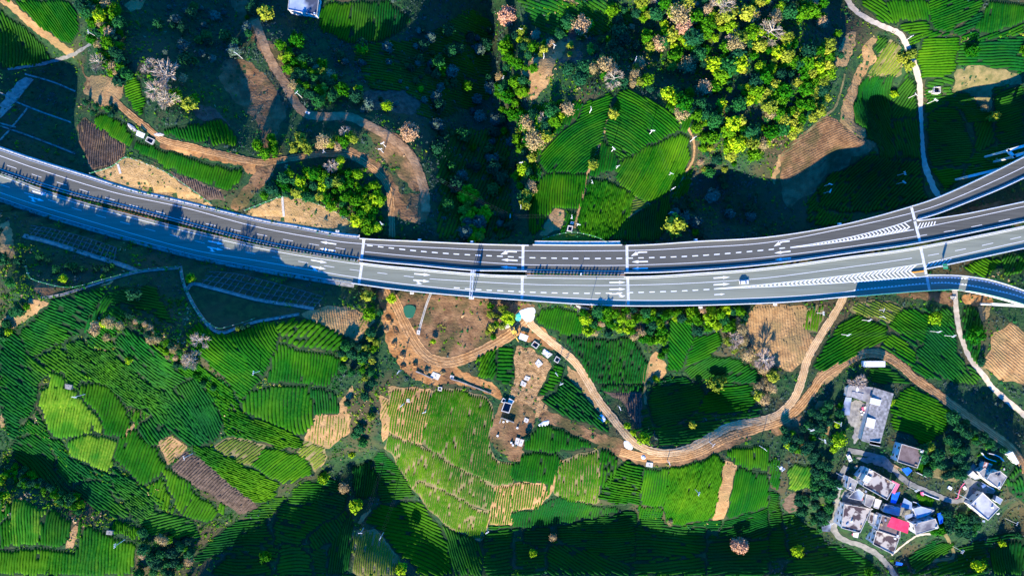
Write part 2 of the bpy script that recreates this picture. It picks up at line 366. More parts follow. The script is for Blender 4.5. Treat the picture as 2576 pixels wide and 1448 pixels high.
tea('tea_dark', (0.001, 0.042, 0.008), (0.004, 0.080, 0.014), (0.006, 0.075, 0.006))
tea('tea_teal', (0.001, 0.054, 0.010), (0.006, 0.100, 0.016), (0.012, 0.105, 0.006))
tea('crop_sparse', (0.028, 0.105, 0.002), (0.090, 0.175, 0.006), (0.015, 0.095, 0.002))
tea('crop_olive', (0.11, 0.150, 0.015), (0.21, 0.210, 0.035), (0.08, 0.13, 0.015))
# leaves
def leafm(name, a, b, rnd=0.3): mat(name, a, b, 0.8, 0.7, 0.0, rnd=rnd, spec=0.05, coord='pos')
leafm('leaf_bright', (0.014, 0.110, 0.002), (0.075, 0.235, 0.004), .4)
leafm('leaf_lime', (0.150, 0.320, 0.005), (0.300, 0.440, 0.010), .25)
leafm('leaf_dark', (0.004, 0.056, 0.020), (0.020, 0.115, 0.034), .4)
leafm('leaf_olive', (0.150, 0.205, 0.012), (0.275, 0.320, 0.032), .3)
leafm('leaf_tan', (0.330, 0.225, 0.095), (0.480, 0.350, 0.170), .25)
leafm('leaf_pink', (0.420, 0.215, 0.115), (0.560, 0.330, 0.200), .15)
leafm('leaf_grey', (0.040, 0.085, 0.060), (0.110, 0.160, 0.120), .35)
mat('twig', (0.34, 0.26, 0.19), (0.48, 0.39, 0.30), 0.8, 0.9, rnd=0.2)
mat('bark', (0.10, 0.075, 0.05), (0.17, 0.13, 0.09), 2.0, 0.95, coord='obj')
mat('pale_bark', (0.42, 0.36, 0.28), (0.55, 0.48, 0.38), 2.0, 0.9, coord='obj')
# road and concrete
mat('asphalt', (0.062, 0.061, 0.051), (0.088, 0.087, 0.073), 0.9, 0.9, 0.12, 6.0, c3=(0.104, 0.102, 0.086), s3=0.05, spec=0.3, aniso=(.05, 1.2, 1))
mat('asphalt_mid', (0.078, 0.076, 0.062), (0.105, 0.103, 0.085), 0.9, 0.9, 0.12, 6.0, c3=(0.118, 0.116, 0.096), s3=0.05, spec=0.3, aniso=(.05, 1.2, 1))
mat('asphalt_worn', (0.145, 0.155, 0.118), (0.195, 0.208, 0.158), 0.9, 0.9, 0.12, 6.0, c3=(0.215, 0.225, 0.170), s3=0.05, spec=0.3, aniso=(.05, 1.2, 1))
mat('paint_white', (0.72, 0.72, 0.70), (0.80, 0.80, 0.78), 1.5, 0.6)
mat('joint_concrete', (0.42, 0.42, 0.40), (0.62, 0.62, 0.59), 0.8, 0.8)
mat('parapet_white', (0.66, 0.65, 0.61), (0.76, 0.75, 0.72), 0.6, 0.8)
mat('girder_concrete', (0.36, 0.35, 0.32), (0.46, 0.45, 0.42), 0.3, 0.9)
mat('pier_concrete', (0.58, 0.58, 0.55), (0.70, 0.70, 0.67), 0.3, 0.85)
mat('weathered_concrete', (0.17, 0.16, 0.14), (0.32, 0.30, 0.26), 0.6, 0.9, 0.2, 2.0)
mat('pale_concrete', (0.46, 0.42, 0.35), (0.64, 0.59, 0.51), 0.7, 0.9, 0.2, 2.0)
mat('lattice_concrete', (0.08, 0.085, 0.08), (0.14, 0.145, 0.13), 0.8, 0.9)
mat('rail_steel', (0.62, 0.66, 0.70), rough=0.35, spec=0.5); M['rail_steel'].node_tree.nodes['Principled BSDF'].inputs['Metallic'].default_value = 0.4
mat('gantry_steel', (0.55, 0.60, 0.68), rough=0.4)
mat('screen_panel', (0.52, 0.62, 0.60), (0.58, 0.68, 0.64), 0.3, 0.5)
mat('screen_green', (0.10, 0.42, 0.20), rough=0.6)
mat('fence_green', (0.08, 0.36, 0.12), rough=0.6)
mat('post_white', (0.74, 0.74, 0.72), rough=0.7)
mat('sign_back', (0.50, 0.52, 0.54), rough=0.4)
mat('sign_green', (0.02, 0.22, 0.12), rough=0.4)
mat('pole_concrete', (0.62, 0.60, 0.55), (0.72, 0.70, 0.66), 1.0, 0.85)
mat('insulator', (0.78, 0.78, 0.76), rough=0.3)
mat('wire', (0.05, 0.055, 0.06), rough=0.6)
mat('crash_orange', (0.85, 0.32, 0.02), rough=0.6)
# village
mat('roof_stained', (0.070, 0.048, 0.050), (0.42, 0.37, 0.31), 0.22, 0.9, 0.1, 3.0, detail=6.0, lo=0.47, hi=0.53)
mat('roof_brown', (0.13, 0.09, 0.08), (0.20, 0.145, 0.13), 0.5, 0.9, 0.1, 3.0, c3=(0.10, 0.07, 0.075), s3=0.12)
mat('roof_grey', (0.24, 0.225, 0.205), (0.36, 0.34, 0.31), 0.4, 0.9, 0.1, 3.0, c3=(0.13, 0.12, 0.13), s3=0.16)
mat('roof_pale', (0.34, 0.34, 0.34), (0.52, 0.51, 0.49), 0.25, 0.85, 0.1, 2.0, c3=(0.22, 0.23, 0.25), s3=0.14)
mat('roof_sheet', (0.19, 0.18, 0.17), (0.31, 0.295, 0.275), 0.9, 0.9, 0.2, 4.0, rnd=0.3)
mat('roof_bluegrey', (0.22, 0.28, 0.38), (0.36, 0.42, 0.52), 0.2, 0.7, c3=(0.05, 0.06, 0.09), s3=0.08)
mat('roof_red', (0.72, 0.035, 0.09), (0.80, 0.06, 0.13), 0.3, 0.5)
mat('wall_white', (0.52, 0.52, 0.52), (0.70, 0.70, 0.70), 0.4, 0.85, 0.1, 1.0)
mat('wall_cream', (0.60, 0.54, 0.44), (0.70, 0.64, 0.54), 0.4, 0.85)
mat('glass_dark', (0.02, 0.03, 0.045), rough=0.12, spec=0.6)
mat('tarp_blue', (0.01, 0.10, 0.55), (0.02, 0.18, 0.72), 0.5, 0.5)
mat('tarp_teal', (0.05, 0.50, 0.42), (0.15, 0.68, 0.58), 0.5, 0.5)
mat('tarp_white', (0.74, 0.76, 0.78), (0.82, 0.83, 0.84), 0.5, 0.6)
mat('tarp_pink', (0.78, 0.10, 0.20), (0.86, 0.22, 0.30), 0.6, 0.5)
mat('rust', (0.30, 0.12, 0.08), (0.62, 0.56, 0.50), 0.5, 0.8, lo=0.45, hi=0.55)
mat('white_sheet', (0.76, 0.74, 0.70), rough=0.6)
mat('water_dark', (0.008, 0.014, 0.030), rough=0.05, spec=0.5)
mat('water_green', (0.03, 0.13, 0.06), rough=0.08, spec=0.5)
mat('slurry_pale', (0.55, 0.58, 0.58), (0.74, 0.76, 0.75), 0.5, 0.9)
mat('rubble', (0.24, 0.21, 0.18), (0.60, 0.56, 0.50), 1.2, 0.95, 0.6, 2.0)
mat('car_white', (0.80, 0.80, 0.80), rough=0.25, spec=0.5)
mat('tyre', (0.02, 0.02, 0.02), rough=0.9)
mat('lamp_red', (0.5, 0.02, 0.02), rough=0.3)
mat('digger_yellow', (0.70, 0.42, 0.06), (0.76, 0.48, 0.09), 0.8, 0.5)
mat('steel_dark', (0.06, 0.06, 0.065), rough=0.5)
mat('timber', (0.30, 0.20, 0.11), (0.42, 0.30, 0.18), 1.5, 0.9)

# ------------------------------------------------------------------ ground: one sheet to the horizon
def build_ground():
    ax = np.concatenate([[-4000, -2500, -1500, -1000, -700, -550], GX0 + g3 * np.arange(N3X), [550, 700, 1000, 1500, 2500, 4000]])
    ay = np.concatenate([[-4000, -2500, -1500, -900, -600, -430], GY0 + g3 * np.arange(N3Y), [430, 600, 900, 1500, 2500, 4000]])
    x, y = np.meshgrid(ax, ay); z = hz(x, y)
    far = np.clip((np.maximum(np.abs(x) - 450, np.abs(y) - 330)) / 400, 0, 1)
    z = z * (1 - far) + far * (-14 + 12 * wob(x, y, 0.004, 3))
    ny, nx = x.shape; i, j = np.meshgrid(np.arange(ny - 1), np.arange(nx - 1), indexing='ij'); a = (i * nx + j).ravel()
    me = fast_mesh('ground', np.stack([x.ravel(), y.ravel(), z.ravel()], 1), np.stack([a, a + 1, a + nx + 1, a + nx], 1))
    me.materials.append(M['wild_ground']); struct(link('ground', me))
build_ground()
def patch(name, poly, m, off=0.10, occ=1, kind='structure', parent=None):
    """bare ground, lawn, lot: a sheet on the ground"""
    pv = soften(poly, 4, .12, 2); occupy(pv, occ); jx = random.uniform(0, 9)
    pv = [(a + 1.8 * math.sin(b * .23 + jx) + 1.2 * math.sin(a * .31 + b * .4) + random.uniform(-1, 1), b + 1.8 * math.sin(a * .21 + jx) + random.uniform(-1, 1)) for a, b in pv]
    v, f = drape([tuple(p[:2]) for p in W(pv)], off); o = mobj(name, v, f, M[m], parent)
    if parent is None: o['kind'] = kind
    return o
# ------------------------------------------------------------------ bare ground
for nm, f, pts, m, off in (
 ('bare_soil', 'v', "560,150 620,150 680,200 725,285 690,335 640,300 585,250 550,200", 'soil_brown', .08),
 ('bare_soil', 'v', "575,0 625,0 650,70 640,110 610,60", 'soil_brown', .08), ('bare_soil', 'v', "470,260 540,270 590,330 560,340 500,300", 'soil_dark', .08),
 ('bare_soil', 'v', "1440,60 1470,150 1430,180 1400,150", 'soil_dark', .08), ('bare_soil', 'v', "905,230 1010,225 1060,260 1040,290 930,275", 'soil_dark', .08),
 ('bare_soil', '00', "620,680 690,570 780,570 930,620 940,720 880,760 800,840 700,760", 'soil_tan', .10),
 ('bare_soil', '00', "600,440 640,560 690,600 680,700 630,670 650,590 610,520", 'soil_brown', .10),
 ('cut_slope', 'v', "233,437 297,413 310,397 353,403 410,430 480,477 545,524 430,502 330,479", 'slope_grass', .12),
 ('cut_slope', 'v', "612,540 645,522 707,496 744,498 787,510 831,526 874,553 910,585 890,592 744,568 644,550", 'slope_grass', .12),
 ('bare_soil', '00', "1230,1040 1400,1100 1700,1140 1931,1200 1931,1330 1850,1300 1830,1250 1700,1230 1500,1190 1330,1150 1200,1120", 'soil_orange', .08),
 ('bare_soil', 'v', "570,525 640,440 650,400 690,415 690,440 640,490 610,530", 'soil_brown', .09),
 ('bare_soil', '10', "0,330 0,280 120,320 200,400 290,440 260,560 240,640 160,600 90,500", 'soil_brown', .09),
 ('bare_soil', '10', "0,900 60,880 190,890 170,1000 90,1130 60,1110 40,1000", 'soil_brown', .09),
 ('bare_soil', '10', "420,870 600,850 760,870 900,940 1060,1000 1170,1120 1230,1200 1290,1448 1200,1448 1050,1300 960,1200 880,1070 800,940 600,910 440,920", 'soil_brown', .09),
 ('bare_soil', 'v', "985,470 1010,490 1080,485 1082,530 1070,560 1040,560 990,545 980,500", 'soil_brown', .09),
 ('bare_soil', '10', "580,1120 720,1110 870,1190 1000,1290 1090,1448 1020,1448 930,1300 800,1190 600,1160", 'soil_brown', .085),
 ('bare_soil', '00', "930,50 980,0 1100,0 1080,60 990,90", 'soil_tan', .10),
 ('bare_soil', '20', "60,560 120,480 250,380 400,270 450,300 390,400 310,500 300,580 270,650 200,720 140,770 120,700 150,620", 'soil_tan', .10),
 ('bare_soil', '20', "400,290 520,310 540,370 430,470 370,440", 'soil_brown', .09),
 ('bare_soil', '01', "0,240 60,210 100,330 110,500 0,530", 'soil_tan', .10),
 ('bare_soil', '01', "0,960 60,930 130,880 240,800 380,830 300,900 210,960 120,1010 0,1060", 'soil_tan', .10),
 ('bare_soil', '01', "230,660 300,660 480,710 560,730 480,770 330,800 270,760", 'soil_brown', .10),
 ('bare_soil', '01', "600,790 720,720 900,640 830,690 700,750", 'soil_tan', .10),
 ('construction_ground', 'v', "948,726 1000,732 1100,742 1290,757 1345,765 1330,815 1270,852 1190,888 1110,905 1060,870 1015,800", 'soil_brown', .09),
 ('construction_ground', 'f', "20,30 90,20 130,150 200,300 290,430 400,560 500,640 640,640 720,690 1000,800 1060,900 1040,930 900,860 650,790 480,810 300,750 180,620 100,480 60,300", 'soil_orange', .07),
 ('construction_ground', 'f', "1180,330 1230,250 1330,300 1400,340 1500,440 1480,520 1300,460 1190,420", 'soil_orange', .085),
 ('straw_ground', 'f', "1170,480 1290,500 1480,640 1370,830 1440,1000 1300,1090 1100,900 1150,780 1130,650", 'straw', .08),
 ('work_yard', 'f', "1010,1010 1080,900 1160,920 1330,1000 1320,1130 1250,1280 1210,1430 1150,1448 960,1300 930,1190 990,1080", 'soil_brown', .11),
 ('bare_soil', 'f', "1300,1030 1400,1000 1560,1070 1700,1140 1850,1205 2000,1240 2080,1270 2080,1375 1850,1330 1600,1225 1440,1150", 'soil_brown', .075),
 ('bare_soil', '22', "640,450 800,500 900,480 1000,560 1190,580 1350,540 1620,440 1800,390 1800,420 1600,500 1350,600 1190,630 1000,620 860,590", 'soil_brown', .075),
 ('bare_soil', 'f', "1590,640 1700,720 1900,1050 1930,1200 1800,1010 1690,860 1600,740", 'soil_tan', .07),
 ('bare_soil', '21', "1020,1290 1090,1190 1170,1320 1150,1400 1060,1448 1010,1400", 'soil_tan', .10),
 ('bare_soil', '21', "860,1030 960,900 1050,910 1040,1010 940,1060", 'soil_brown', .10),
 ('bare_soil', '21', "600,860 900,870 1000,890 900,940 700,960 650,920", 'soil_tan', .09),
 ('bare_soil', '21', "210,340 250,230 320,110 400,120 390,260 300,310", 'soil_tan', .10),
 ('bank_grass', '21', "180,385 250,345 400,310 560,325 660,355 720,385 560,390 300,390", 'crop_olive', .10),
 ('bare_soil', '30', "700,370 770,290 830,290 780,370 830,400 810,470 740,540 700,620 680,720 650,820 660,920 740,960 740,1030 700,1050 600,1000 540,900 560,780 620,650 660,540 720,450", 'soil_tan', .10),
 ('bare_soil', '30', "500,500 540,360 590,250 660,240 660,340 610,470 560,510", 'soil_tan', .10),
 ('bare_soil', '30', "1400,540 1550,490 1750,510 1900,570 1931,640 1800,640 1690,660 1700,790 1650,850 1560,750 1480,680 1390,700", 'soil_olive', .10),
 ('bare_soil', '30', "20,1340 80,1180 120,1140 90,1280 40,1400", 'soil_tan', .10),
 ('bare_soil', '31', "870,740 1200,750 1420,755 1400,870 1250,820 1000,790", 'soil_brown', .09),
 ('bare_soil', '31', "1460,770 1690,770 1700,850 1600,860 1480,850", 'soil_orange', .09),
 ('bare_soil', '31', "1560,870 1690,860 1650,960 1610,980", 'soil_tan', .09),
 ('bare_soil', '31', "1110,220 1300,180 1600,100 1900,40 1931,70 1500,160 1200,215", 'soil_brown', .09),
 ('bare_soil', '31', "1500,1180 1590,1200 1700,1448 1660,1448 1560,1320", 'soil_olive', .09),
 ('bare_soil', '31', "360,1360 560,1290 700,1190 850,1180 1010,1270 1000,1320 850,1240 720,1240 580,1330 450,1448 360,1448", 'soil_tan', .07),
 ('bare_soil', '32', "0,330 160,260 260,240 340,340 320,470 260,560 240,440 160,360 60,400", 'soil_brown', .08),
 ('bare_soil', '32', "350,180 380,120 470,130 450,250 480,400 430,380 400,280", 'soil_tan', .08),
 ('bare_soil', '32', "1180,640 1230,620 1420,680 1470,720 1380,740 1220,700", 'soil_olive', .08),
 ('bare_soil', '32', "120,860 200,820 290,830 260,930 160,980 110,920", 'soil_dark', .08),
 ('bare_soil', '12', "580,200 740,0 720,120 640,330", 'soil_tan', .08),
 ('bare_soil', '12', "750,1060 860,930 870,950 800,1050", 'soil_tan', .08),
 ('bare_soil', '12', "400,640 540,540 520,600 420,650", 'soil_tan', .08),
 ('bare_soil', '02', "0,220 40,220 30,330 0,330", 'soil_tan', .08),
 ('bare_soil', '02', "490,1230 560,1060 600,1070 550,1250", 'soil_tan', .14),
 ('bare_soil', '02', "900,420 1000,290 1030,310 980,400", 'soil_tan', .14),
 ('yard', 'g', "500,500 680,480 820,560 830,800 760,1000 720,1100 640,1240 560,1330 530,1240 560,1000 400,850 480,640", 'weathered_concrete', .12),
 ('yard', 'h', "150,440 280,480 340,400 440,470 560,545 500,690 110,610 130,500", 'lane_concrete', .12),
 ('yard', 'h', "740,600 1000,680 1330,640 1350,760 1050,880 900,800 700,760", 'lane_concrete', .12),
 ('yard', 'h', "290,30 560,20 760,90 800,230 600,130 420,90", 'lane_concrete', .11),
 ('yard', 'k', "900,600 1060,590 1200,650 1470,770 1420,860 1200,810 1150,850 1000,1000 920,980 950,820", 'lane_concrete', .12),
):
    patch(nm, V(pts, f), m, off)

# ------------------------------------------------------------------ tilled and planted fields
STY = {  # leaf, soil, row width share, height, gap share, lump
 'bright': ('tea_bright', 'tea_soil', .92, .62, .008, .13), 'yellow': ('tea_yellow', 'tea_soil', .93, .62, .008, .13),
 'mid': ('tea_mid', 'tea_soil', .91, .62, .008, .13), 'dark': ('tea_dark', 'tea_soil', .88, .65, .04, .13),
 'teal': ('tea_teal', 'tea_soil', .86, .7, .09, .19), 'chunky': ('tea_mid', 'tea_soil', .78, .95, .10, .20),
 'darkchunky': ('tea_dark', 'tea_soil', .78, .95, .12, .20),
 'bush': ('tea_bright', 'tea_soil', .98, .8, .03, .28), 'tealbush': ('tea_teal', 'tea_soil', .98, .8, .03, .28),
 'sparse': ('crop_sparse', 'soil_tan', .66, .45, .18, .14), 'sparsedense': ('crop_sparse', 'soil_olive', .80, .42, .10, .18), 'sparsegreen': ('tea_bright', 'soil_olive', .84, .45, .05, .16),
 'olive': ('crop_olive', 'soil_olive', .72, .45, .12, .14), 'dry': ('crop_olive', 'soil_tan', .34, .3, .45, .10),
 'furrow': ('soil_dark', 'soil_brown', .62, .35, .04, .08), 'tilled': ('soil_dark', 'soil_dark', .7, .40, .02, .08),
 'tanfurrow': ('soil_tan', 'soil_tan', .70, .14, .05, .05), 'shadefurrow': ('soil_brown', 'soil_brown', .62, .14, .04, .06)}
PROF = np.array([(-.5, .0), (-.46, .62), (-.22, 1.0), (.22, 1.0), (.46, .62), (.5, .0)])
NROWS = 0
def field(f, pts, ang, sp, sty, label, curv=0.0, wav=0.45, name=None, clip=False):
    """a planted field: soil sheet and one mesh per hedge row"""
    global NROWS
    leaf, soil, wf, hg, gap, lump = STY[sty]; sp = sp * 0.82
    pv = np.array(V(pts, f)); pc = pv.mean(0); dv = pv - pc; pv = pv + dv / np.maximum(np.hypot(dv[:, 0], dv[:, 1]), 1)[:, None] * 5.0    # headlands nearly touch
    pv = densify([tuple(q) for q in pv], 10) if clip else soften([tuple(q) for q in pv], 7, .07, 1)
    if not clip: occupy(pv, 2)
    jx = random.uniform(0, 9)
    pv = [(a + 2.2 * math.sin(b * .13 + jx) + random.uniform(-1, 1), b + 2.2 * math.sin(a * .11 + jx) + random.uniform(-1, 1)) for a, b in pv]
    pw = [tuple(p[:2]) for p in W(pv)]; P = np.array(pw); c = P.mean(0); zc = float(hz(c[0], c[1])); org = np.array([c[0], c[1], zc])
    crop = sty in ('furrow', 'tilled', 'tanfurrow', 'shadefurrow')
    nm = name or ('tilled_field' if crop else 'tea_field' if not sty.startswith(('sparse', 'olive', 'dry')) else 'crop_field')
    root = thing(nm, label, 'field', tuple(org))
    if not clip: v, fc = drape(pw, 0.13); mobj('soil', v - org, fc, M[soil], root)
    a = math.radians(ang); R = np.array([[math.cos(a), math.sin(a)], [-math.sin(a), math.cos(a)]])
    Q = (P - c) @ R.T; u0, w0 = Q.min(0); u1, w1 = Q.max(0)
    seg = 1.3 if lump < .2 else 1.0
    us = np.arange(u0, u1 + seg, seg); mx = max(abs(u0), abs(u1)) ** 2 * abs(curv)
    ks = np.arange(w0 - mx, w1 + mx, sp); ph = random.uniform(0, 6)
    poly = [tuple(q) for q in Q]; off = soil_off = 0.10
    dm = 0.30 * sp
    for k in ks:
        ww = k + curv * us ** 2 + wav * np.sin(us * 0.11 + ph + k * 0.05) + 0.35 * wav * np.sin(us * 0.31 + k * 0.4)
        ins = inpoly(us, ww, poly) & inpoly(us, ww + dm, poly) & inpoly(us, ww - dm, poly)
        if clip:
            wx = np.stack([us, ww], -1) @ R + c; qx, qy = to_v(wx[:, 0], wx[:, 1], hz(wx[:, 0], wx[:, 1])); gi = np.clip((qx / 4).astype(int), 0, OW - 1); gj = np.clip((qy / 4).astype(int), 0, OH - 1); ins &= OCC[gj, gi] == 0
        if gap: ins &= RNG.random(len(us)) > gap * 0.35
        idx = np.flatnonzero(ins)
        if len(idx) < (6 if clip else 3): continue
        runs = np.split(idx, np.flatnonzero(np.diff(idx) > 1) + 1); vs = []; qs = []; nv = 0
        for r in runs:
            if len(r) < (4 if clip else 2): continue
            n = len(r); m = len(PROF); u = us[r] + RNG.uniform(-.2, .2, n); w = ww[r]
            wid = sp * wf * (1 + RNG.uniform(-lump, lump, n)); hh = hg * (1 + RNG.uniform(-lump, lump, n) * 1.6)
            wid[0] *= .6; wid[-1] *= .6; hh[0] *= .55; hh[-1] *= .55
            uu = u[:, None] + RNG.uniform(-.18, .18, (n, m)); wwv = w[:, None] + wid[:, None] * PROF[:, 0] + RNG.uniform(-lump, lump, (n, m)) * .5 * sp
            xy = np.stack([uu, wwv], -1) @ R + c
            z = hz(xy[..., 0], xy[..., 1]) + 0.12 + hh[:, None] * PROF[:, 1] * (1 + RNG.uniform(-lump, lump, (n, m)))
            vs.append(np.concatenate([xy, z[..., None]], -1).reshape(-1, 3) - org)
            i, j = np.meshgrid(np.arange(n - 1), np.arange(m - 1), indexing='ij'); b = (i * m + j).ravel() + nv
            qs.append(np.stack([b, b + m, b + m + 1, b + 1], 1)); nv += n * m
            e = np.array([[0, 1, 2, 3], [0, 3, 4, 5]]); qs.append(nv - n * m + e); qs.append(nv - m + e[:, ::-1])
        if not vs: continue
        me = fast_mesh('furrow_ridge' if crop else 'crop_row' if nm == 'crop_field' else 'tea_row', np.vstack(vs), np.vstack(qs)); me.materials.append(M[leaf])
        link(me.name.split('.')[0], me, root); NROWS += 1
    return root
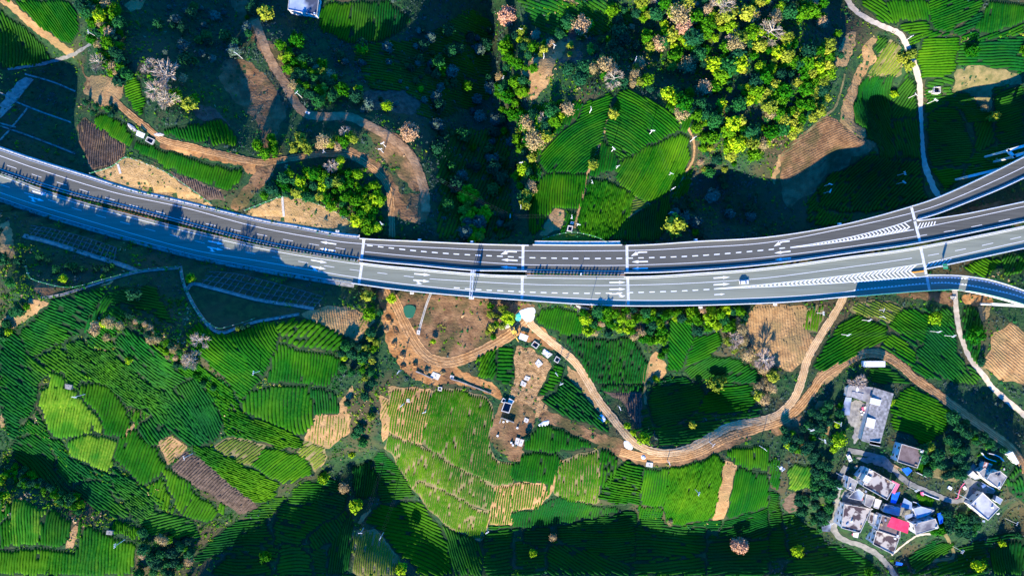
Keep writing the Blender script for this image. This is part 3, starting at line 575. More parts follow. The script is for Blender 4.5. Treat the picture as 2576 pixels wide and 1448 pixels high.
FIELDS = [
 # upper left
 ('00', "110,0 520,0 600,200 540,340 430,290 300,190 180,80", -55, 1.5, 'mid', "green tea field beside the tan dirt track by the crossing path"),
 ('00', "0,70 110,160 250,260 350,390 420,430 300,480 0,520", -82, 1.5, 'dark', "shaded dark tea field between the tan track and the narrow grey path"),
 ('00', "940,620 1010,550 1060,650 1090,740 1080,900 1000,800 950,720", 12, 1.5, 'bright', "small sunny tea terrace with fan of rows beside the round tan clearing"),
 ('00', "690,880 800,860 950,950 1010,1050 970,1110 850,1040 740,960", 62, 1.4, 'bright', "bright tea strip beside the brown ploughed oval patch"),
 ('00', "1000,1080 1060,1060 1250,1130 1500,1210 1700,1260 1830,1270 1810,1360 1720,1440 1560,1390 1350,1300 1150,1210 1020,1130", 70, 1.5, 'mid', "long tea strip between the orange track and the tan cut slope"),
 ('00', "1200,970 1530,930 1580,1060 1480,1080 1250,1020", -80, 1.7, 'mid', "sunny tea block above the orange track with upright rows"),
 ('00', "1535,930 1640,900 1760,980 1790,1100 1600,1090", -72, 1.7, 'mid', "tea block with bending rows at the end of the orange track", -0.006),
 ('00', "590,980 640,900 740,960 940,1090 920,1180 830,1260 700,1270 620,1090", -82, 1.3, 'furrow', "brown ploughed oval patch beside the lattice slope"),
 ('00', "1280,1300 1500,1370 1640,1440 1700,1500 1560,1500 1400,1400", -80, 1.4, 'tilled', "dark tilled sliver behind the tan cut slope"),
 ('10', "520,30 730,20 700,330 520,240 470,180", 72, 1.6, 'mid', "green field beside the house with the blue grey roof"),
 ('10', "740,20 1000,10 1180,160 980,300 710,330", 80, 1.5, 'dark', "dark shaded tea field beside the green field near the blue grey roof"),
 # the dome
 ('20', "790,700 880,690 1100,780 1230,900 1280,980 1000,1110 820,1210 720,1060 700,960 760,820", -32, 1.6, 'mid', "upper part of the domed tea hill with long curving rows", -0.0035),
 ('20', "500,900 550,780 770,700 720,900 690,1030 620,1180 590,1300 450,1300 250,1290 200,1200 300,1060", 32, 1.5, 'mid', "left shoulder of the domed tea hill beside the earth path", -0.006),
 ('20', "1000,1120 1280,1000 1330,1050 1340,1180 1280,1350 1220,1430 1040,1530 930,1480 800,1370 780,1250 830,1210", 66, 1.5, 'bright', "bright sunny flank of the domed tea hill with close upright rows", 0.004),
 ('20', "720,1070 815,1215 770,1260 620,1340 590,1310 630,1190 690,1060", 80, 1.5, 'mid', "wedge of tea rows in the middle of the domed tea hill"),
 ('20', "250,1300 585,1310 540,1440 500,1580 460,1590 330,1560 300,1600 180,1780 130,1750 130,1500", 85, 1.5, 'bright', "tea rows at the foot of the domed hill beside the bare tan slip"),
 ('20', "600,1350 780,1390 920,1478 880,1630 720,1820 500,1750 530,1530", 78, 1.2, 'bush', "bushy green tea plot beside the open concrete tank on the dome"),
 ('21', "930,40 1040,95 880,190 890,100", 10, 1.4, 'olive', "small sparse olive plot below the bright flank of the dome"),
 ('21', "720,370 880,195 1045,100 1180,0 1200,200 1100,365", 82, 1.4, 'dark', "shaded dark rows at the foot of the domed tea hill by the carriageway"),
 # upper right
 ('30', "690,0 880,0 950,190 820,140 720,50", -42, 1.6, 'mid', "tea slope on the inside bend of the pale concrete path"),
 ('30', "885,0 1200,0 1240,225 1210,160 1010,160 960,190", -68, 1.6, 'mid', "tea slope with long slanting rows beyond the path bend"),
 ('30', "1010,170 1210,165 1225,230 1100,255 1000,220", 3, 1.6, 'mid', "small tea terrace of level rows at the path corner"),
 ('30', "1210,0 1640,0 1600,80 1360,240 1250,225", 22, 1.5, 'mid', "tea slope with rows slanting up beside the bare notch"),
 ('30', "1370,245 1610,85 1640,95 1560,200 1470,260", 22, 1.5, 'dark', "shaded tea wedge below the slanting tea slope"),
 ('30', "1680,10 1931,30 1931,170 1620,270 1560,200 1640,100", 86, 1.5, 'mid', "tea slope of upright rows above the dark terraces"),
 ('30', "1170,300 1450,280 1400,560 1170,590 1120,430", 3, 1.5, 'bright', "bright striped tea terrace of level rows beside the concrete path"),
 ('30', "1450,330 1931,270 1931,560 1700,505 1560,485 1420,495", 0, 1.6, 'dark', "dark tea terraces above the olive bare patch"),
 ('30', "840,440 920,300 1000,380 1000,570 760,570", 62, 1.8, 'olive', "sparse olive crop beside the tan winding soil strip"),
 ('30', "790,360 850,290 920,290 840,430 810,390", 50, 1.6, 'dark', "small dark tea plot at the head of the tan winding strip"),
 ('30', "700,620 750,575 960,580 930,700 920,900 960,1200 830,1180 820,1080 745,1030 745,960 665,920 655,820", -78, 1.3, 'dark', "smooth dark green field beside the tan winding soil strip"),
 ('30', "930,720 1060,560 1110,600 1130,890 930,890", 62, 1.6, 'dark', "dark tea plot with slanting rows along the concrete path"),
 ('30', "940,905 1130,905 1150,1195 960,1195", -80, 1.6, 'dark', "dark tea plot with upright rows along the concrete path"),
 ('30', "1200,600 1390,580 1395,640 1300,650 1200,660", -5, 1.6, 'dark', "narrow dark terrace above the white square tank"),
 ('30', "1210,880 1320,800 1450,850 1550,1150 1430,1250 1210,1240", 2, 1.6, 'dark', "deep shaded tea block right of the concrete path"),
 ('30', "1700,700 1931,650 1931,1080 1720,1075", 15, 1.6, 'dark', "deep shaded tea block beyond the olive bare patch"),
 ('30', "1560,920 1690,920 1710,1090 1560,1150", 60, 1.6, 'dark', "dark green strip beside two rust coloured trees"),
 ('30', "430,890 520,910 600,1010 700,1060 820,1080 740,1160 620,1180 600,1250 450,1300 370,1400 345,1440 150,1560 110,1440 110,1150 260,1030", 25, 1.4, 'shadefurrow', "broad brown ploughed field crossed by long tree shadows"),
 ('30', "640,1260 760,1170 950,1210 1140,1210 1170,1440 1200,1500 1060,1540 850,1590 520,1600 400,1560 380,1440 460,1320", 45, 1.7, 'darkchunky', "deep shaded terraces below the slip road edge"),
 ('30', "1215,1265 1440,1275 1530,1215 1380,1425 1320,1400", 8, 1.7, 'mid', "small tea plot beside the path where it meets the slip road"),
 # left hill
 ('b', "230,235 345,120 460,85 640,30 700,60 620,180 520,330 440,370 330,420 200,500 130,300", -28, 1.7, 'teal', "blue green tea slope below the fenced grey path"),
 ('b', "0,370 110,310 140,335 200,505 350,560 330,590 240,650 250,760 200,812 0,812", -40, 1.8, 'teal', "blue green tea slope at the outer edge of the left hill"),
 ('b', "620,190 700,70 760,90 690,190 620,260 560,350 530,330", 60, 1.6, 'teal', "narrow band of tea beside the dark gully on the left hill"),
 ('b', "700,60 800,40 1010,20 1060,120 1145,290 1000,200 830,140 740,150", -10, 1.5, 'dark', "dark terrace under the lattice slope corner"),
 ('b', "755,385 830,280 940,370 1060,470 1145,560 1145,745 1000,650 880,560 780,460", -45, 1.8, 'teal', "shaded tea slope below the scrubby ridge"),
 ('b', "430,400 550,370 600,440 740,455 860,570 1000,690 1145,760 1145,812 830,812 780,720 640,640 480,540", -38, 1.3, 'tealbush', "thick bushy tea on the left hill below the lone thicket"),
 ('b', "330,590 430,600 420,680 500,700 520,780 500,812 260,812 250,760 330,680", 72, 1.7, 'yellow', "yellow green tea top beside the small hut on the left hill"),
 ('02', "290,100 370,20 500,20 530,120 600,95 680,180 770,270 760,365 580,380 540,400 400,400 350,270", 73, 1.7, 'yellow', "yellow green tea block with a jagged path below it"),
 ('02', "610,0 800,0 940,150 970,260 1000,290 920,395 790,380 775,260 690,180 610,80", 72, 1.7, 'mid', "green tea block beside the yellow green crest"),
 ('02', "530,410 700,380 880,415 860,500 850,600 800,660 680,610 560,540 510,480", 72, 1.7, 'yellow', "yellow green tea tongue below the jagged path"),
 ('02', "890,420 1020,340 1160,480 1260,600 1200,700 1080,760 1000,690 870,560", 70, 1.7, 'mid', "green tea block beside the tan hollow and grey tilled strip"),
 ('02', "1040,340 1110,270 1170,230 1280,370 1190,455 1140,470", -60, 1.8, 'teal', "small square tea plot above the tan hollow"),
 ('02', "800,0 1000,60 1160,200 1290,360 1430,470 1560,450 1500,370 1380,240 1240,90 1020,10", -48, 1.8, 'teal', "long tea band curving down the left hill"),
 ('02', "1430,180 1560,130 1650,190 1600,300 1560,440 1450,310", -72, 1.6, 'dark', "dark tea wedge with upright rows by the bright scrub"),
 ('02', "1200,450 1290,400 1410,480 1270,600", 45, 1.5, 'dry', "tan hollow of dry stubble on the left hill"),
 ('02', "1300,640 1400,520 1560,590 1700,740 1900,880 1931,930 1790,970 1650,860 1400,720", 48, 1.6, 'tilled', "grey brown tilled strip slanting down the left hill"),
 ('02', "100,860 240,900 350,950 300,1160 280,1200 100,1220 80,1100", 85, 1.6, 'yellow', "yellow green tea block below the row of round shrubs"),
 ('02', "355,960 440,960 540,1040 510,1150 460,1230 290,1205 310,1140", 80, 1.6, 'mid', "green tea block beside the narrow bare strip"),
 ('02', "0,1060 85,1000 95,1220 0,1240", 85, 1.6, 'mid', "corner of green tea beside the yellow green block"),
 ('02', "0,1255 290,1225 440,1245 570,1260 640,1075 800,1115 830,1145 1010,1185 1010,1330 980,1440 0,1440", 81, 1.7, 'bright', "wide green tea field around the narrow bare strip"),
 ('02', "870,1020 1060,1080 1040,1170 860,1120", 85, 1.2, 'bush', "small bright bushy plot beside the little grey hut"),
 ('02', "80,450 230,380 340,420 420,560 400,640 490,740 560,800 520,850 300,720 120,580", -42, 1.8, 'dark', "dark tea terraces on the shaded side of the left hill"),
 ('02', "560,760 740,720 900,880 1000,1000 880,1010 740,940 600,860", -35, 1.7, 'teal', "blue green tea terraces above the wide green field"),
 ('02', "30,60 180,0 290,20 250,200 130,330 20,240", -38, 1.8, 'teal', "blue green tea slope beside the yellow green crest"),
 ('02', "820,680 1000,720 1150,880 1180,950 1060,1040 940,880", -40, 1.3, 'tealbush', "bushy tea between the slanting hedge line and the terraces"),
 ('02', "1240,650 1300,640 1420,740 1470,820 1380,980 1340,950 1260,760", 70, 1.6, 'bright', "bright tea slope below the grey brown tilled strip"),
 ('02', "1385,985 1480,830 1600,900 1660,980 1560,1040 1440,1010", 60, 1.6, 'mid', "tea corner below the end of the tilled strip"),
 ('02', "1060,1050 1180,955 1400,1010 1480,1060 1500,1160 1360,1170 1100,1140", 8, 1.8, 'teal', "shaded step of tea rows above the dark hollow"),
 ('a', "180,150 260,80 350,130 400,140 470,200 540,300 600,400 540,455 500,520 440,430 380,340 260,250", -45, 1.8, 'bright', "striped tea slope below the fenced drain bend"),
 ('a', "410,145 620,80 690,75 700,175 660,290 605,400 525,300 475,200", -58, 1.7, 'mid', "tea slope between the fenced drain and the striped slope"),
 ('a', "705,190 830,235 1050,262 1030,340 960,430 800,400 645,412 665,300", 80, 1.6, 'mid', "square tea field of upright rows below the thick hedges"),
 ('a', "545,460 640,430 770,425 860,430 900,560 880,640 830,700 760,670 640,620 500,560 510,500", 86, 2.1, 'bright', "tea terrace of wide bending hedges above the bright scrub", -0.006),
 ('a', "865,435 1010,460 1030,570 905,585", 86, 1.5, 'dark', "dark square plot beside the wide bending hedges"),
 ('a', "905,590 1085,585 1080,680 970,760 845,710", 80, 1.6, 'dry', "tan stubble plot beside the wooded gully"),
 ('a', "690,100 760,60 840,60 960,100 1060,160 1050,240 880,215 740,195", 48, 2.6, 'chunky', "thick tall hedges below the tan soil slope"),
 ('a', "840,40 880,20 960,0 1060,0 1160,30 1120,90 1080,150 1050,150 960,95 850,55", -82, 1.3, 'tanfurrow', "smooth tan soil slope below the lower carriageway"),
 ('a', "1090,150 1180,40 1215,80 1150,160 1110,190", 62, 1.8, 'dry', "tan stubble strip above the wooded gully"),
 ('a', "0,480 130,440 220,530 330,740 300,760 150,640 60,640 0,560", -58, 1.8, 'teal', "dark tea slope above the tan hollow"),
 ('a', "135,430 240,380 320,470 370,560 400,640 340,740 250,620 205,520", -68, 1.6, 'dark', "tea slope of steep rows below the slanting hedge"),
 ('a', "0,255 100,290 200,390 120,435 0,470", -35, 1.8, 'teal', "small tea slope behind the scrubby ridge"),
 ('a', "435,540 520,590 620,620 835,712 820,760 700,760 560,700 440,640", -30, 1.3, 'bush', "bright scrubby tea below the wide bending hedges"),
 ('c', "375,60 520,150 600,185 700,240 770,270 740,340 640,390 540,320 420,220 280,100 240,40", -35, 1.3, 'bush', "bright bushy slope beside the grey brown tilled strip"),
 ('c', "605,165 690,50 880,100 940,140 970,210 800,268 705,228", 38, 1.6, 'bright', "bright tea slope with slanting rows above the dark hollow"),
 ('c', "360,60 500,0 680,40 600,165 520,145", 40, 1.6, 'olive', "dry scrubby slope between two bright tea slopes"),
 ('c', "880,100 920,20 1030,60 1040,110 980,190 945,140", 40, 1.6, 'olive', "dry olive corner beside the wooded gully"),
 # lower hollow
 ('c', "250,720 440,545 560,485 680,475 720,600 640,640 500,630 400,690 280,760", -3, 1.6, 'dark', "deep shaded tea hollow below the tilled strip"),
 ('c', "740,470 870,290 1010,240 1110,260 1170,360 1150,430 940,560 900,630 800,615 745,650", -13, 1.7, 'teal', "big shaded tea slope with fine level rows in the hollow"),
 ('c', "945,565 1150,435 1185,445 1100,600 960,670", -48, 1.8, 'teal', "shaded tea slope with broken rows beside the power line"),
 ('c', "1060,680 1130,520 1200,440 1190,640 1175,790 1060,812", 86, 1.5, 'dark', "dark faint rows in the bottom of the hollow"),
 ('c', "745,812 780,640 870,620 940,700 970,812", 4, 1.9, 'teal', "rounded tea knoll in the lower hollow", -0.01),
 ('c', "365,812 460,690 560,690 700,740 735,812", 2, 1.7, 'dark', "dark arc of tea rows at the bottom of the hollow", 0.006),
 ('12', "935,100 1010,120 1000,380 955,430", 60, 1.7, 'dry', "dry tan margin beside the wooded gully and the crop slope"),
 ('12', "1015,30 1330,45 1300,260 1250,455 1015,370 1000,200", 78, 1.5, 'sparse', "sparse crop rows on tan soil with two small pits"),
 ('12', "1335,60 1500,40 1720,100 1790,200 1770,330 1740,430 1800,560 1931,600 1931,755 1780,755 1500,605 1300,468 1255,450 1305,260", 78, 1.4, 'sparsegreen', "dense dotted crop field beside the brown work yard"),
 ('12', "1010,385 1250,465 1500,615 1800,770 1770,955 1700,945 1480,830 1250,715 1190,800 1120,690 1050,560 985,495", 78, 1.4, 'sparsedense', "dotted crop field in the middle of the sunny slope"),
 ('12', "1195,805 1250,730 1480,840 1700,958 1755,970 1740,1080 1690,1175 1560,1130 1420,1040 1330,955", 78, 1.4, 'sparsedense', "lowest yellow green crop field of the sunny slope"),
 ('12', "1775,955 1815,770 1931,770 1931,1055 1765,1055", 80, 1.4, 'sparse', "pale crop field beside the earth footpath"),
 ('12', "825,1040 900,930 1230,885 1300,980 1400,1100 1450,1250 1490,1440 1280,1440 1150,1330 1000,1200 960,1120", -22, 2.1, 'mid', "shaded tea hill of thick curving hedges below the crop slope", -0.004),
 ('12', "735,1120 900,1105 955,1165 1060,1300 1095,1440 745,1440", 86, 1.4, 'olive', "pale dotted crop plot beside the curving hedges"),
 ('12', "1405,1060 1560,1140 1690,1190 1710,1440 1500,1440 1455,1235", -68, 1.6, 'dark', "dark tea band beside the curving hedges"),
 ('12', "1715,1135 1931,1085 1931,1440 1720,1440", 0, 1.8, 'dark', "dark level tea rows below the earth footpath"),
 ('12', "960,495 1110,690 1200,840 930,895 925,720 880,570", 4, 1.6, 'dark', "shaded wedge of tea crossed by the power line"),
 ('12', "730,630 870,580 915,720 900,850 745,860", 86, 1.5, 'dark', "black shaded plot at the head of the hollow"),
 # centre bottom
 ('22', "80,500 130,380 220,310 280,310 640,455 610,475 330,508", 82, 1.6, 'mid', "tea plot below the brown bare strip beside the work yard"),
 ('22', "70,590 90,525 330,522 380,580 310,720 270,840 240,745 0,735 0,600", 82, 1.6, 'mid', "tea field with a yellow green hedge along its upper edge"),
 ('22', "385,580 650,495 655,780 640,895 400,880 330,830 315,760", 85, 1.6, 'sparsedense', "patchy yellow green field beside the dry path"),
 ('22', "665,490 720,500 790,580 780,700 740,765 665,765", 84, 2.0, 'chunky', "small tea plot of thick upright hedges below the dirt road bend"),
 ('22', "795,620 870,590 1000,640 970,760 960,895 780,895 650,860 680,775", -13, 2.0, 'chunky', "tea plot of thick level hedges beside the smooth bright field"),
 ('22', "1010,640 1190,640 1160,915 965,905", 85, 1.5, 'bright', "bright field of fine upright rows below the dirt road"),
 ('22', "1195,640 1380,600 1530,530 1595,590 1520,1000 1260,1055 1160,1040 1155,900", 80, 1.1, 'bush', "smooth bright green field beside the brown tilled strip"),
 ('22', "1600,590 1690,600 1610,1010 1520,1010", 80, 1.3, 'tanfurrow', "narrow brown tilled strip between two bright fields"),
 ('22', "1700,480 1931,460 1931,660 1690,610 1605,505", 88, 1.4, 'bright', "bright field above the narrow brown tilled strip"),
 ('22', "1695,630 1931,685 1931,920 1620,1015", 86, 1.5, 'mid', "green field of fine rows beside the narrow tilled strip"),
 ('22', "0,750 235,750 265,850 200,925 0,955", 80, 1.5, 'sparse', "pale crop corner beside the dry path"),
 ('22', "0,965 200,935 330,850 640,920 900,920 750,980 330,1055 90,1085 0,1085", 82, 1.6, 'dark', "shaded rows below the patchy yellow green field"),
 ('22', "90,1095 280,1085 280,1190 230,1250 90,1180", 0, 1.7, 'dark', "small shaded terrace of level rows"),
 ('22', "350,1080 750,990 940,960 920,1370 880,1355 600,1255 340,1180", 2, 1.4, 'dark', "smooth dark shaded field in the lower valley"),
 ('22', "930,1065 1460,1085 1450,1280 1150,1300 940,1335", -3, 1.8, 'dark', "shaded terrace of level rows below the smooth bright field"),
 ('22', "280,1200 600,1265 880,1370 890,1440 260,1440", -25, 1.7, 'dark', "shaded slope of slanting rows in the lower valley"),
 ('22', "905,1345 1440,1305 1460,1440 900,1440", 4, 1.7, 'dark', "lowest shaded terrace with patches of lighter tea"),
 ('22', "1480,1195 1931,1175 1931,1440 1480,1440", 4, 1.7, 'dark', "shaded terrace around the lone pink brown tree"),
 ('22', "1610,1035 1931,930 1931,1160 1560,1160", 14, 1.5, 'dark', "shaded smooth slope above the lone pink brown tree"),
 ('21', "180,980 240,870 430,880 550,960 510,1080 400,1080 240,1010", 76, 1.5, 'mid', "tea plot beside the pale concrete spill under the bridge edge"),
 ('21', "350,1095 480,1082 540,1122 590,1105 700,1125 900,1085 1010,1270 1000,1440 610,1440 525,1280 455,1180", 84, 1.7, 'darkchunky', "dark lumpy tea field along the dirt road"),
 ('22', "660,0 1000,0 980,60 700,60", 84, 1.7, 'darkchunky', "foot of the dark lumpy tea along the dirt road"),
 ('22', "700,70 975,70 960,330 900,250 820,120", 88, 1.5, 'tilled', "dark tilled plot below the lumpy tea field"),
 ('21', "1175,970 1300,960 1370,1090 1330,1200 1280,1330 1175,1360 1180,1150", -46, 1.7, 'mid', "tea slope of slanting rows in the round hollow"),
 ('21', "1385,1100 1550,1060 1600,1120 1500,1220 1295,1330 1340,1200", 26, 1.6, 'mid', "tea wedge across from the slanting rows in the hollow"),
 ('21', "1290,1345 1500,1235 1700,1260 1850,1350 1860,1440 1400,1440", 42, 1.6, 'dark', "dark curving terraces in the hollow beside the olive tree", -0.004),
 ('22', "1450,95 1540,30 1800,0 1830,150 1760,210 1500,225 1400,200", 13, 1.6, 'mid', "tea terrace of gently slanting rows above the dirt road bend"),
 ('22', "1060,20 1430,0 1445,100 1395,190 1240,300 1080,320 1030,160", 10, 1.5, 'dark', "black shaded floor of the round hollow"),
 ('22', "1080,330 1300,310 1590,270 1540,350 1330,440 1120,470", 4, 1.5, 'dark', "shaded strip above the dirt road bend"),
 ('f', "1020,490 1160,500 1130,650 1160,750 1080,790 1000,760", -4, 2.3, 'mid', "small tea plot of level hedges beside the straw covered lot"),
 ('f', "830,620 880,560 1000,500 1000,760 870,730 860,680", 60, 1.6, 'bush', "overgrown green corner beside the small level tea plot"),
 ('f', "1375,840 1480,640 1560,670 1540,760 1480,850 1350,890", -12, 2.1, 'mid', "narrow tea plot between the straw lot and the dirt road"),
 ('f', "1390,940 1500,860 1600,740 1700,870 1820,1010 1900,1100 1930,1220 1800,1130 1600,1070 1500,1020", -40, 1.8, 'darkchunky', "long tea bank below the narrow tea plot along the dirt road"),
 # right
 ('31', "620,890 700,830 900,820 1010,880 940,990 800,940 640,910", -25, 1.6, 'olive', "dry olive terraces just below the slip road"),
 ('31', "590,965 640,925 895,1015 890,1130 740,1170 560,1290 400,1350 340,1330 400,1200 500,1060", 28, 1.7, 'mid', "bright lumpy tea field between two dirt roads"),
 ('31', "905,1000 1010,885 1100,890 1250,930 1195,1050 1150,1150 1050,1080", -36, 1.7, 'mid', "tea slope of slanting rows with two power poles"),
 ('31', "880,1105 945,1060 1100,1185 1110,1300 1000,1230 880,1140", -36, 1.7, 'bright', "bright tea strip above the winding dirt road"),
 ('31', "1195,1005 1320,870 1400,900 1410,1060 1430,1230 1550,1400 1590,1440 1400,1440 1150,1290 1115,1180 1170,1155", -42, 1.7, 'dark', "dark tea slope beside the pale curved road"),
 ('31', "1465,880 1570,870 1610,990 1590,1250 1570,1310 1480,1150", 82, 1.8, 'darkchunky', "narrow tea strip on the outer side of the pale curved road"),
 ('31', "760,1340 900,1322 1040,1410 1090,1440 800,1440", -8, 1.7, 'dark', "shaded tea rows above the long grey roofed house"),
 ('31', "1480,555 1600,505 1730,500 1760,560 1620,640 1500,580", -30, 1.7, 'mid', "tea plot between the two lower carriageways"),
 ('31', "1745,500 1931,445 1931,600 1790,640 1770,560", 60, 1.7, 'teal', "shaded tea plot under the carriageway edge"),
 ('31', "0,855 280,872 270,1010 340,1110 280,1250 180,1340 0,1280 -120,1150 -170,990 -80,860", -84, 1.7, 'tanfurrow', "tan ploughed field beside the narrow gravel road"),
 ('31', "285,900 420,850 400,960 360,1060 275,1030", 80, 1.6, 'sparsedense', "small green corner beside the tan ploughed field"),
 ('31', "1700,1080 1830,1000 1931,1080 1931,1440 1760,1400 1620,1300 1690,1200", -40, 1.6, 'tanfurrow', "tan soil slope beyond the pale curved road"),
 ('32', "1000,60 1070,20 1200,80 1320,160 1380,200 1340,330 1250,420 1180,460 1080,380 940,330 920,180", -20, 1.7, 'bright', "bright tea field beside the long grey roofed house"),
 ('32', "160,640 200,600 330,640 320,780 155,800", 70, 1.6, 'yellow', "bright vegetable garden at the village edge"),
 ('32', "1080,800 1250,860 1240,930 1160,900", 70, 1.1, 'bush', "green walled garden in the middle of the village"),
 ('32', "1145,570 1220,600 1180,690 1112,650", 70, 1.1, 'bush', "bright lime garden beside the brown flat roof"),
 ('32', "1800,740 1870,610 1925,700 1931,900 1830,800", -62, 2.0, 'darkchunky', "steep hedge rows beside the upper village house"),
 ('32', "1540,560 1610,515 1760,580 1740,620 1620,560", 40, 1.2, 'bush', "green bank behind the upper village house"),
 ('32', "0,760 90,860 110,1100 160,1300 0,1340", 4, 1.6, 'dark', "shaded rows at the village edge"),
 ('32', "180,1330 480,1210 600,1240 760,1330 860,1440 100,1440", 6, 1.6, 'dark', "shaded rows below the village lane"),
 ('32', "1650,1240 1931,1160 1931,1440 1720,1440", 80, 1.6, 'dark', "shaded slope below the village"),
 ('32', "1060,1300 1250,1180 1430,1200 1250,1330 1110,1430", 30, 1.7, 'dark', "shaded terrace below the white gabled house"),
]
for r in FIELDS: field(*r)

# ------------------------------------------------------------------ earth roads and paths
def road(name, f, pts, width, m, off=0.22, ruts=True, rut_m='dirt_rut', jit=0.25):
    P = V(pts, f); Wp = W(spline(P, 6)); xy = Wp[:, :2]
    for k in range(3):
        q = xy.copy(); q[1:-1] = (xy[:-2] + 2 * xy[1:-1] + xy[2:]) / 4; xy = q
    # mark plan area
    S_ = spline(P, 6); T = np.gradient(S_, axis=0); T /= np.maximum(np.hypot(T[:, 0], T[:, 1]), 1e-6)[:, None]; N_ = np.stack([-T[:, 1], T[:, 0]], 1) * (width / S / 2 + 2)
    occupy([tuple(p) for p in S_ + N_] + [tuple(p) for p in (S_ - N_)[::-1]], 3)
    zf = lambda x, y: hz(x, y) + off
    o = struct(ribbon_obj(name, xy, width, zf, M[m], jit=jit, nx=6))
    if ruts:
        T = np.gradient(xy, axis=0); T /= np.maximum(np.hypot(T[:, 0], T[:, 1]), 1e-6)[:, None]; N_ = np.stack([-T[:, 1], T[:, 0]], 1)
        for q in (-.27, -.06, .16, .34):
            d = width * q + 0.18 * np.cumsum(RNG.normal(0, .15, len(xy)))[:, None].clip(-2, 2)
            ribbon_obj('wheel_rut', xy + N_ * d, 0.32, lambda x, y: hz(x, y) + off + .03, M[rut_m], o, nx=1, jit=.06)
    return o
road('dirt_road', 'f', "80,-60 110,30 170,130 250,300 330,450 420,560 520,610 640,615 800,565 960,485 1110,395 1200,320 1260,260", 5.4, 'dirt_road', .24)
road('dirt_road', 'v', "1325,800 1345,825 1369,845 1405,875 1445,909 1475,954 1506,1006 1539,1048 1571,1088 1605,1120 1648,1136 1688,1138 1738,1125 1788,1097 1838,1072 1932,1053 1975,1028 1999,998 2015,960 2032,900 2065,843 2109,773 2122,745", 3.9, 'gravel_road', .26, rut_m='dirt_road')
road('dirt_road', 'v', "1560,1135 1620,1150 1700,1150 1760,1135 1830,1100 1900,1078 1982,1048 2042,985 2065,950 2119,913 2165,890 2215,890 2265,918 2299,950 2332,972 2382,1008 2432,1045 2499,1092 2549,1132 2580,1185", 4.6, 'dirt_road', .24)
road('gravel_road', 'v', "2400,720 2403,750 2405,783 2415,840 2439,900 2479,950 2499,978 2585,1050", 2.6, 'concrete_path', .26, ruts=False)
road('dirt_road', '00', "850,745 1000,880 1120,970 1230,1060 1400,1100 1600,1150 1931,1222 2031,1225 2231,1190 2431,1160 2631,1172 2781,1250 2891,1350 2940,1450 2955,1600 2960,1790", 3.2, 'dirt_road', .24)
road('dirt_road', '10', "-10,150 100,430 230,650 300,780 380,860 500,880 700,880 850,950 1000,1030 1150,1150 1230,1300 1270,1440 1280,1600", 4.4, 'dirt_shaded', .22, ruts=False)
road('dirt_track', '00', "20,-10 100,60 250,190 380,290 500,380 560,410", 4.2, 'soil_tan', .22, ruts=False, jit=.5)
road('concrete_path', '00', "60,525 300,488 480,440 560,410 700,325 760,280", 1.6, 'lane_concrete', .26, ruts=False)
road('concrete_path', '30', "590,-20 610,20 650,80 760,150 900,215 980,245 1020,300 1070,400 1110,510 1140,620 1150,800 1160,1000 1175,1200 1230,1380 1285,1480", 2.5, 'concrete_path', .26, ruts=False)
road('footpath', '30', "580,560 540,720 500,820 400,900 240,1050 100,1180", 1.2, 'soil_olive', .2, ruts=False)
road('footpath', '20', "1330,970 1370,1050 1375,1170 1350,1240 1290,1330 1250,1400", 1.2, 'soil_tan', .24, ruts=False)
road('footpath', '20', "720,900 690,1020 640,1130 600,1230 560,1340 540,1440 500,1600 470,1720", 1.1, 'soil_tan', .24, ruts=False)
road('footpath', '12', "1810,770 1790,900 1740,1080", 0.8, 'soil_tan', .24, ruts=False)
road('footpath', '22', "380,575 330,680 290,820 260,860", 2.0, 'soil_tan', .24, ruts=False)
road('footpath', '21', "980,1440 1020,1300 1000,1500 1010,1600", 1.6, 'soil_olive', .22, ruts=False)
road('village_lane', '32', "600,500 700,520 870,560 950,650 1050,740 1250,830 1400,885 1480,865 1530,770 1500,680 1560,610", 2.6, 'lane_concrete', .27, ruts=False)
road('village_lane', '32', "590,620 540,720 510,900 490,1080 560,1170 700,1215 830,1290 930,1400 975,1480", 3.0, 'lane_concrete', .27, ruts=False)
road('village_lane', '32', "930,1290 1050,1190 1130,1140 1230,1130", 1.3, 'concrete_path', .25, ruts=False)
road('earth_bank', '32', "1330,1120 1400,1300 1200,1340 1090,1430", 1.6, 'soil_olive', .24, ruts=False)
# ------------------------------------------------------------------ the motorway
FR['m'] = (62.9, 534.6, .3844); FR['q'] = (1949.6, 553.4, .13895); FR['r'] = (2238.9, 490.5, .19982)
UB = V("-300,325 0,430 163,483 333,526 644,607 891,651 1054,668 1184,680 1288,682 1578,687 1755,680 1932,665 2132,638 2315,611 2576,558 2700,530")
LT = V("-300,332 0,437 123,483 283,530 644,617 911,660 1054,675 1190,687 1288,692 1578,695 1755,686 1932,672 2132,645 2312,620 2576,568 2700,540")
UM = V("2302,554 2332,551 2432,536 2576,506 2700,480")              # mainline outer edge beyond the split
UR = V("2302,555 2350,541 2399,523 2499,483 2576,448 2700,390")     # slip road inner edge
LM = V("2326,678 2380,667 2432,656 2576,625 2700,600")
LR = V("2328,690 2399,691 2450,696 2499,705 2576,730 2700,780")
def cut(pts, x0, x1, step=8):
    s = spline(pts, step); s = s[(s[:, 0] > x0) & (s[:, 0] < x1)]
    g = spline(pts, 1.0); a = g[np.argmin(abs(g[:, 0] - x0))]; b = g[np.argmin(abs(g[:, 0] - x1))]
    return np.vstack([a, s[(s[:, 0] > a[0] + 2) & (s[:, 0] < b[0] - 2)], b])
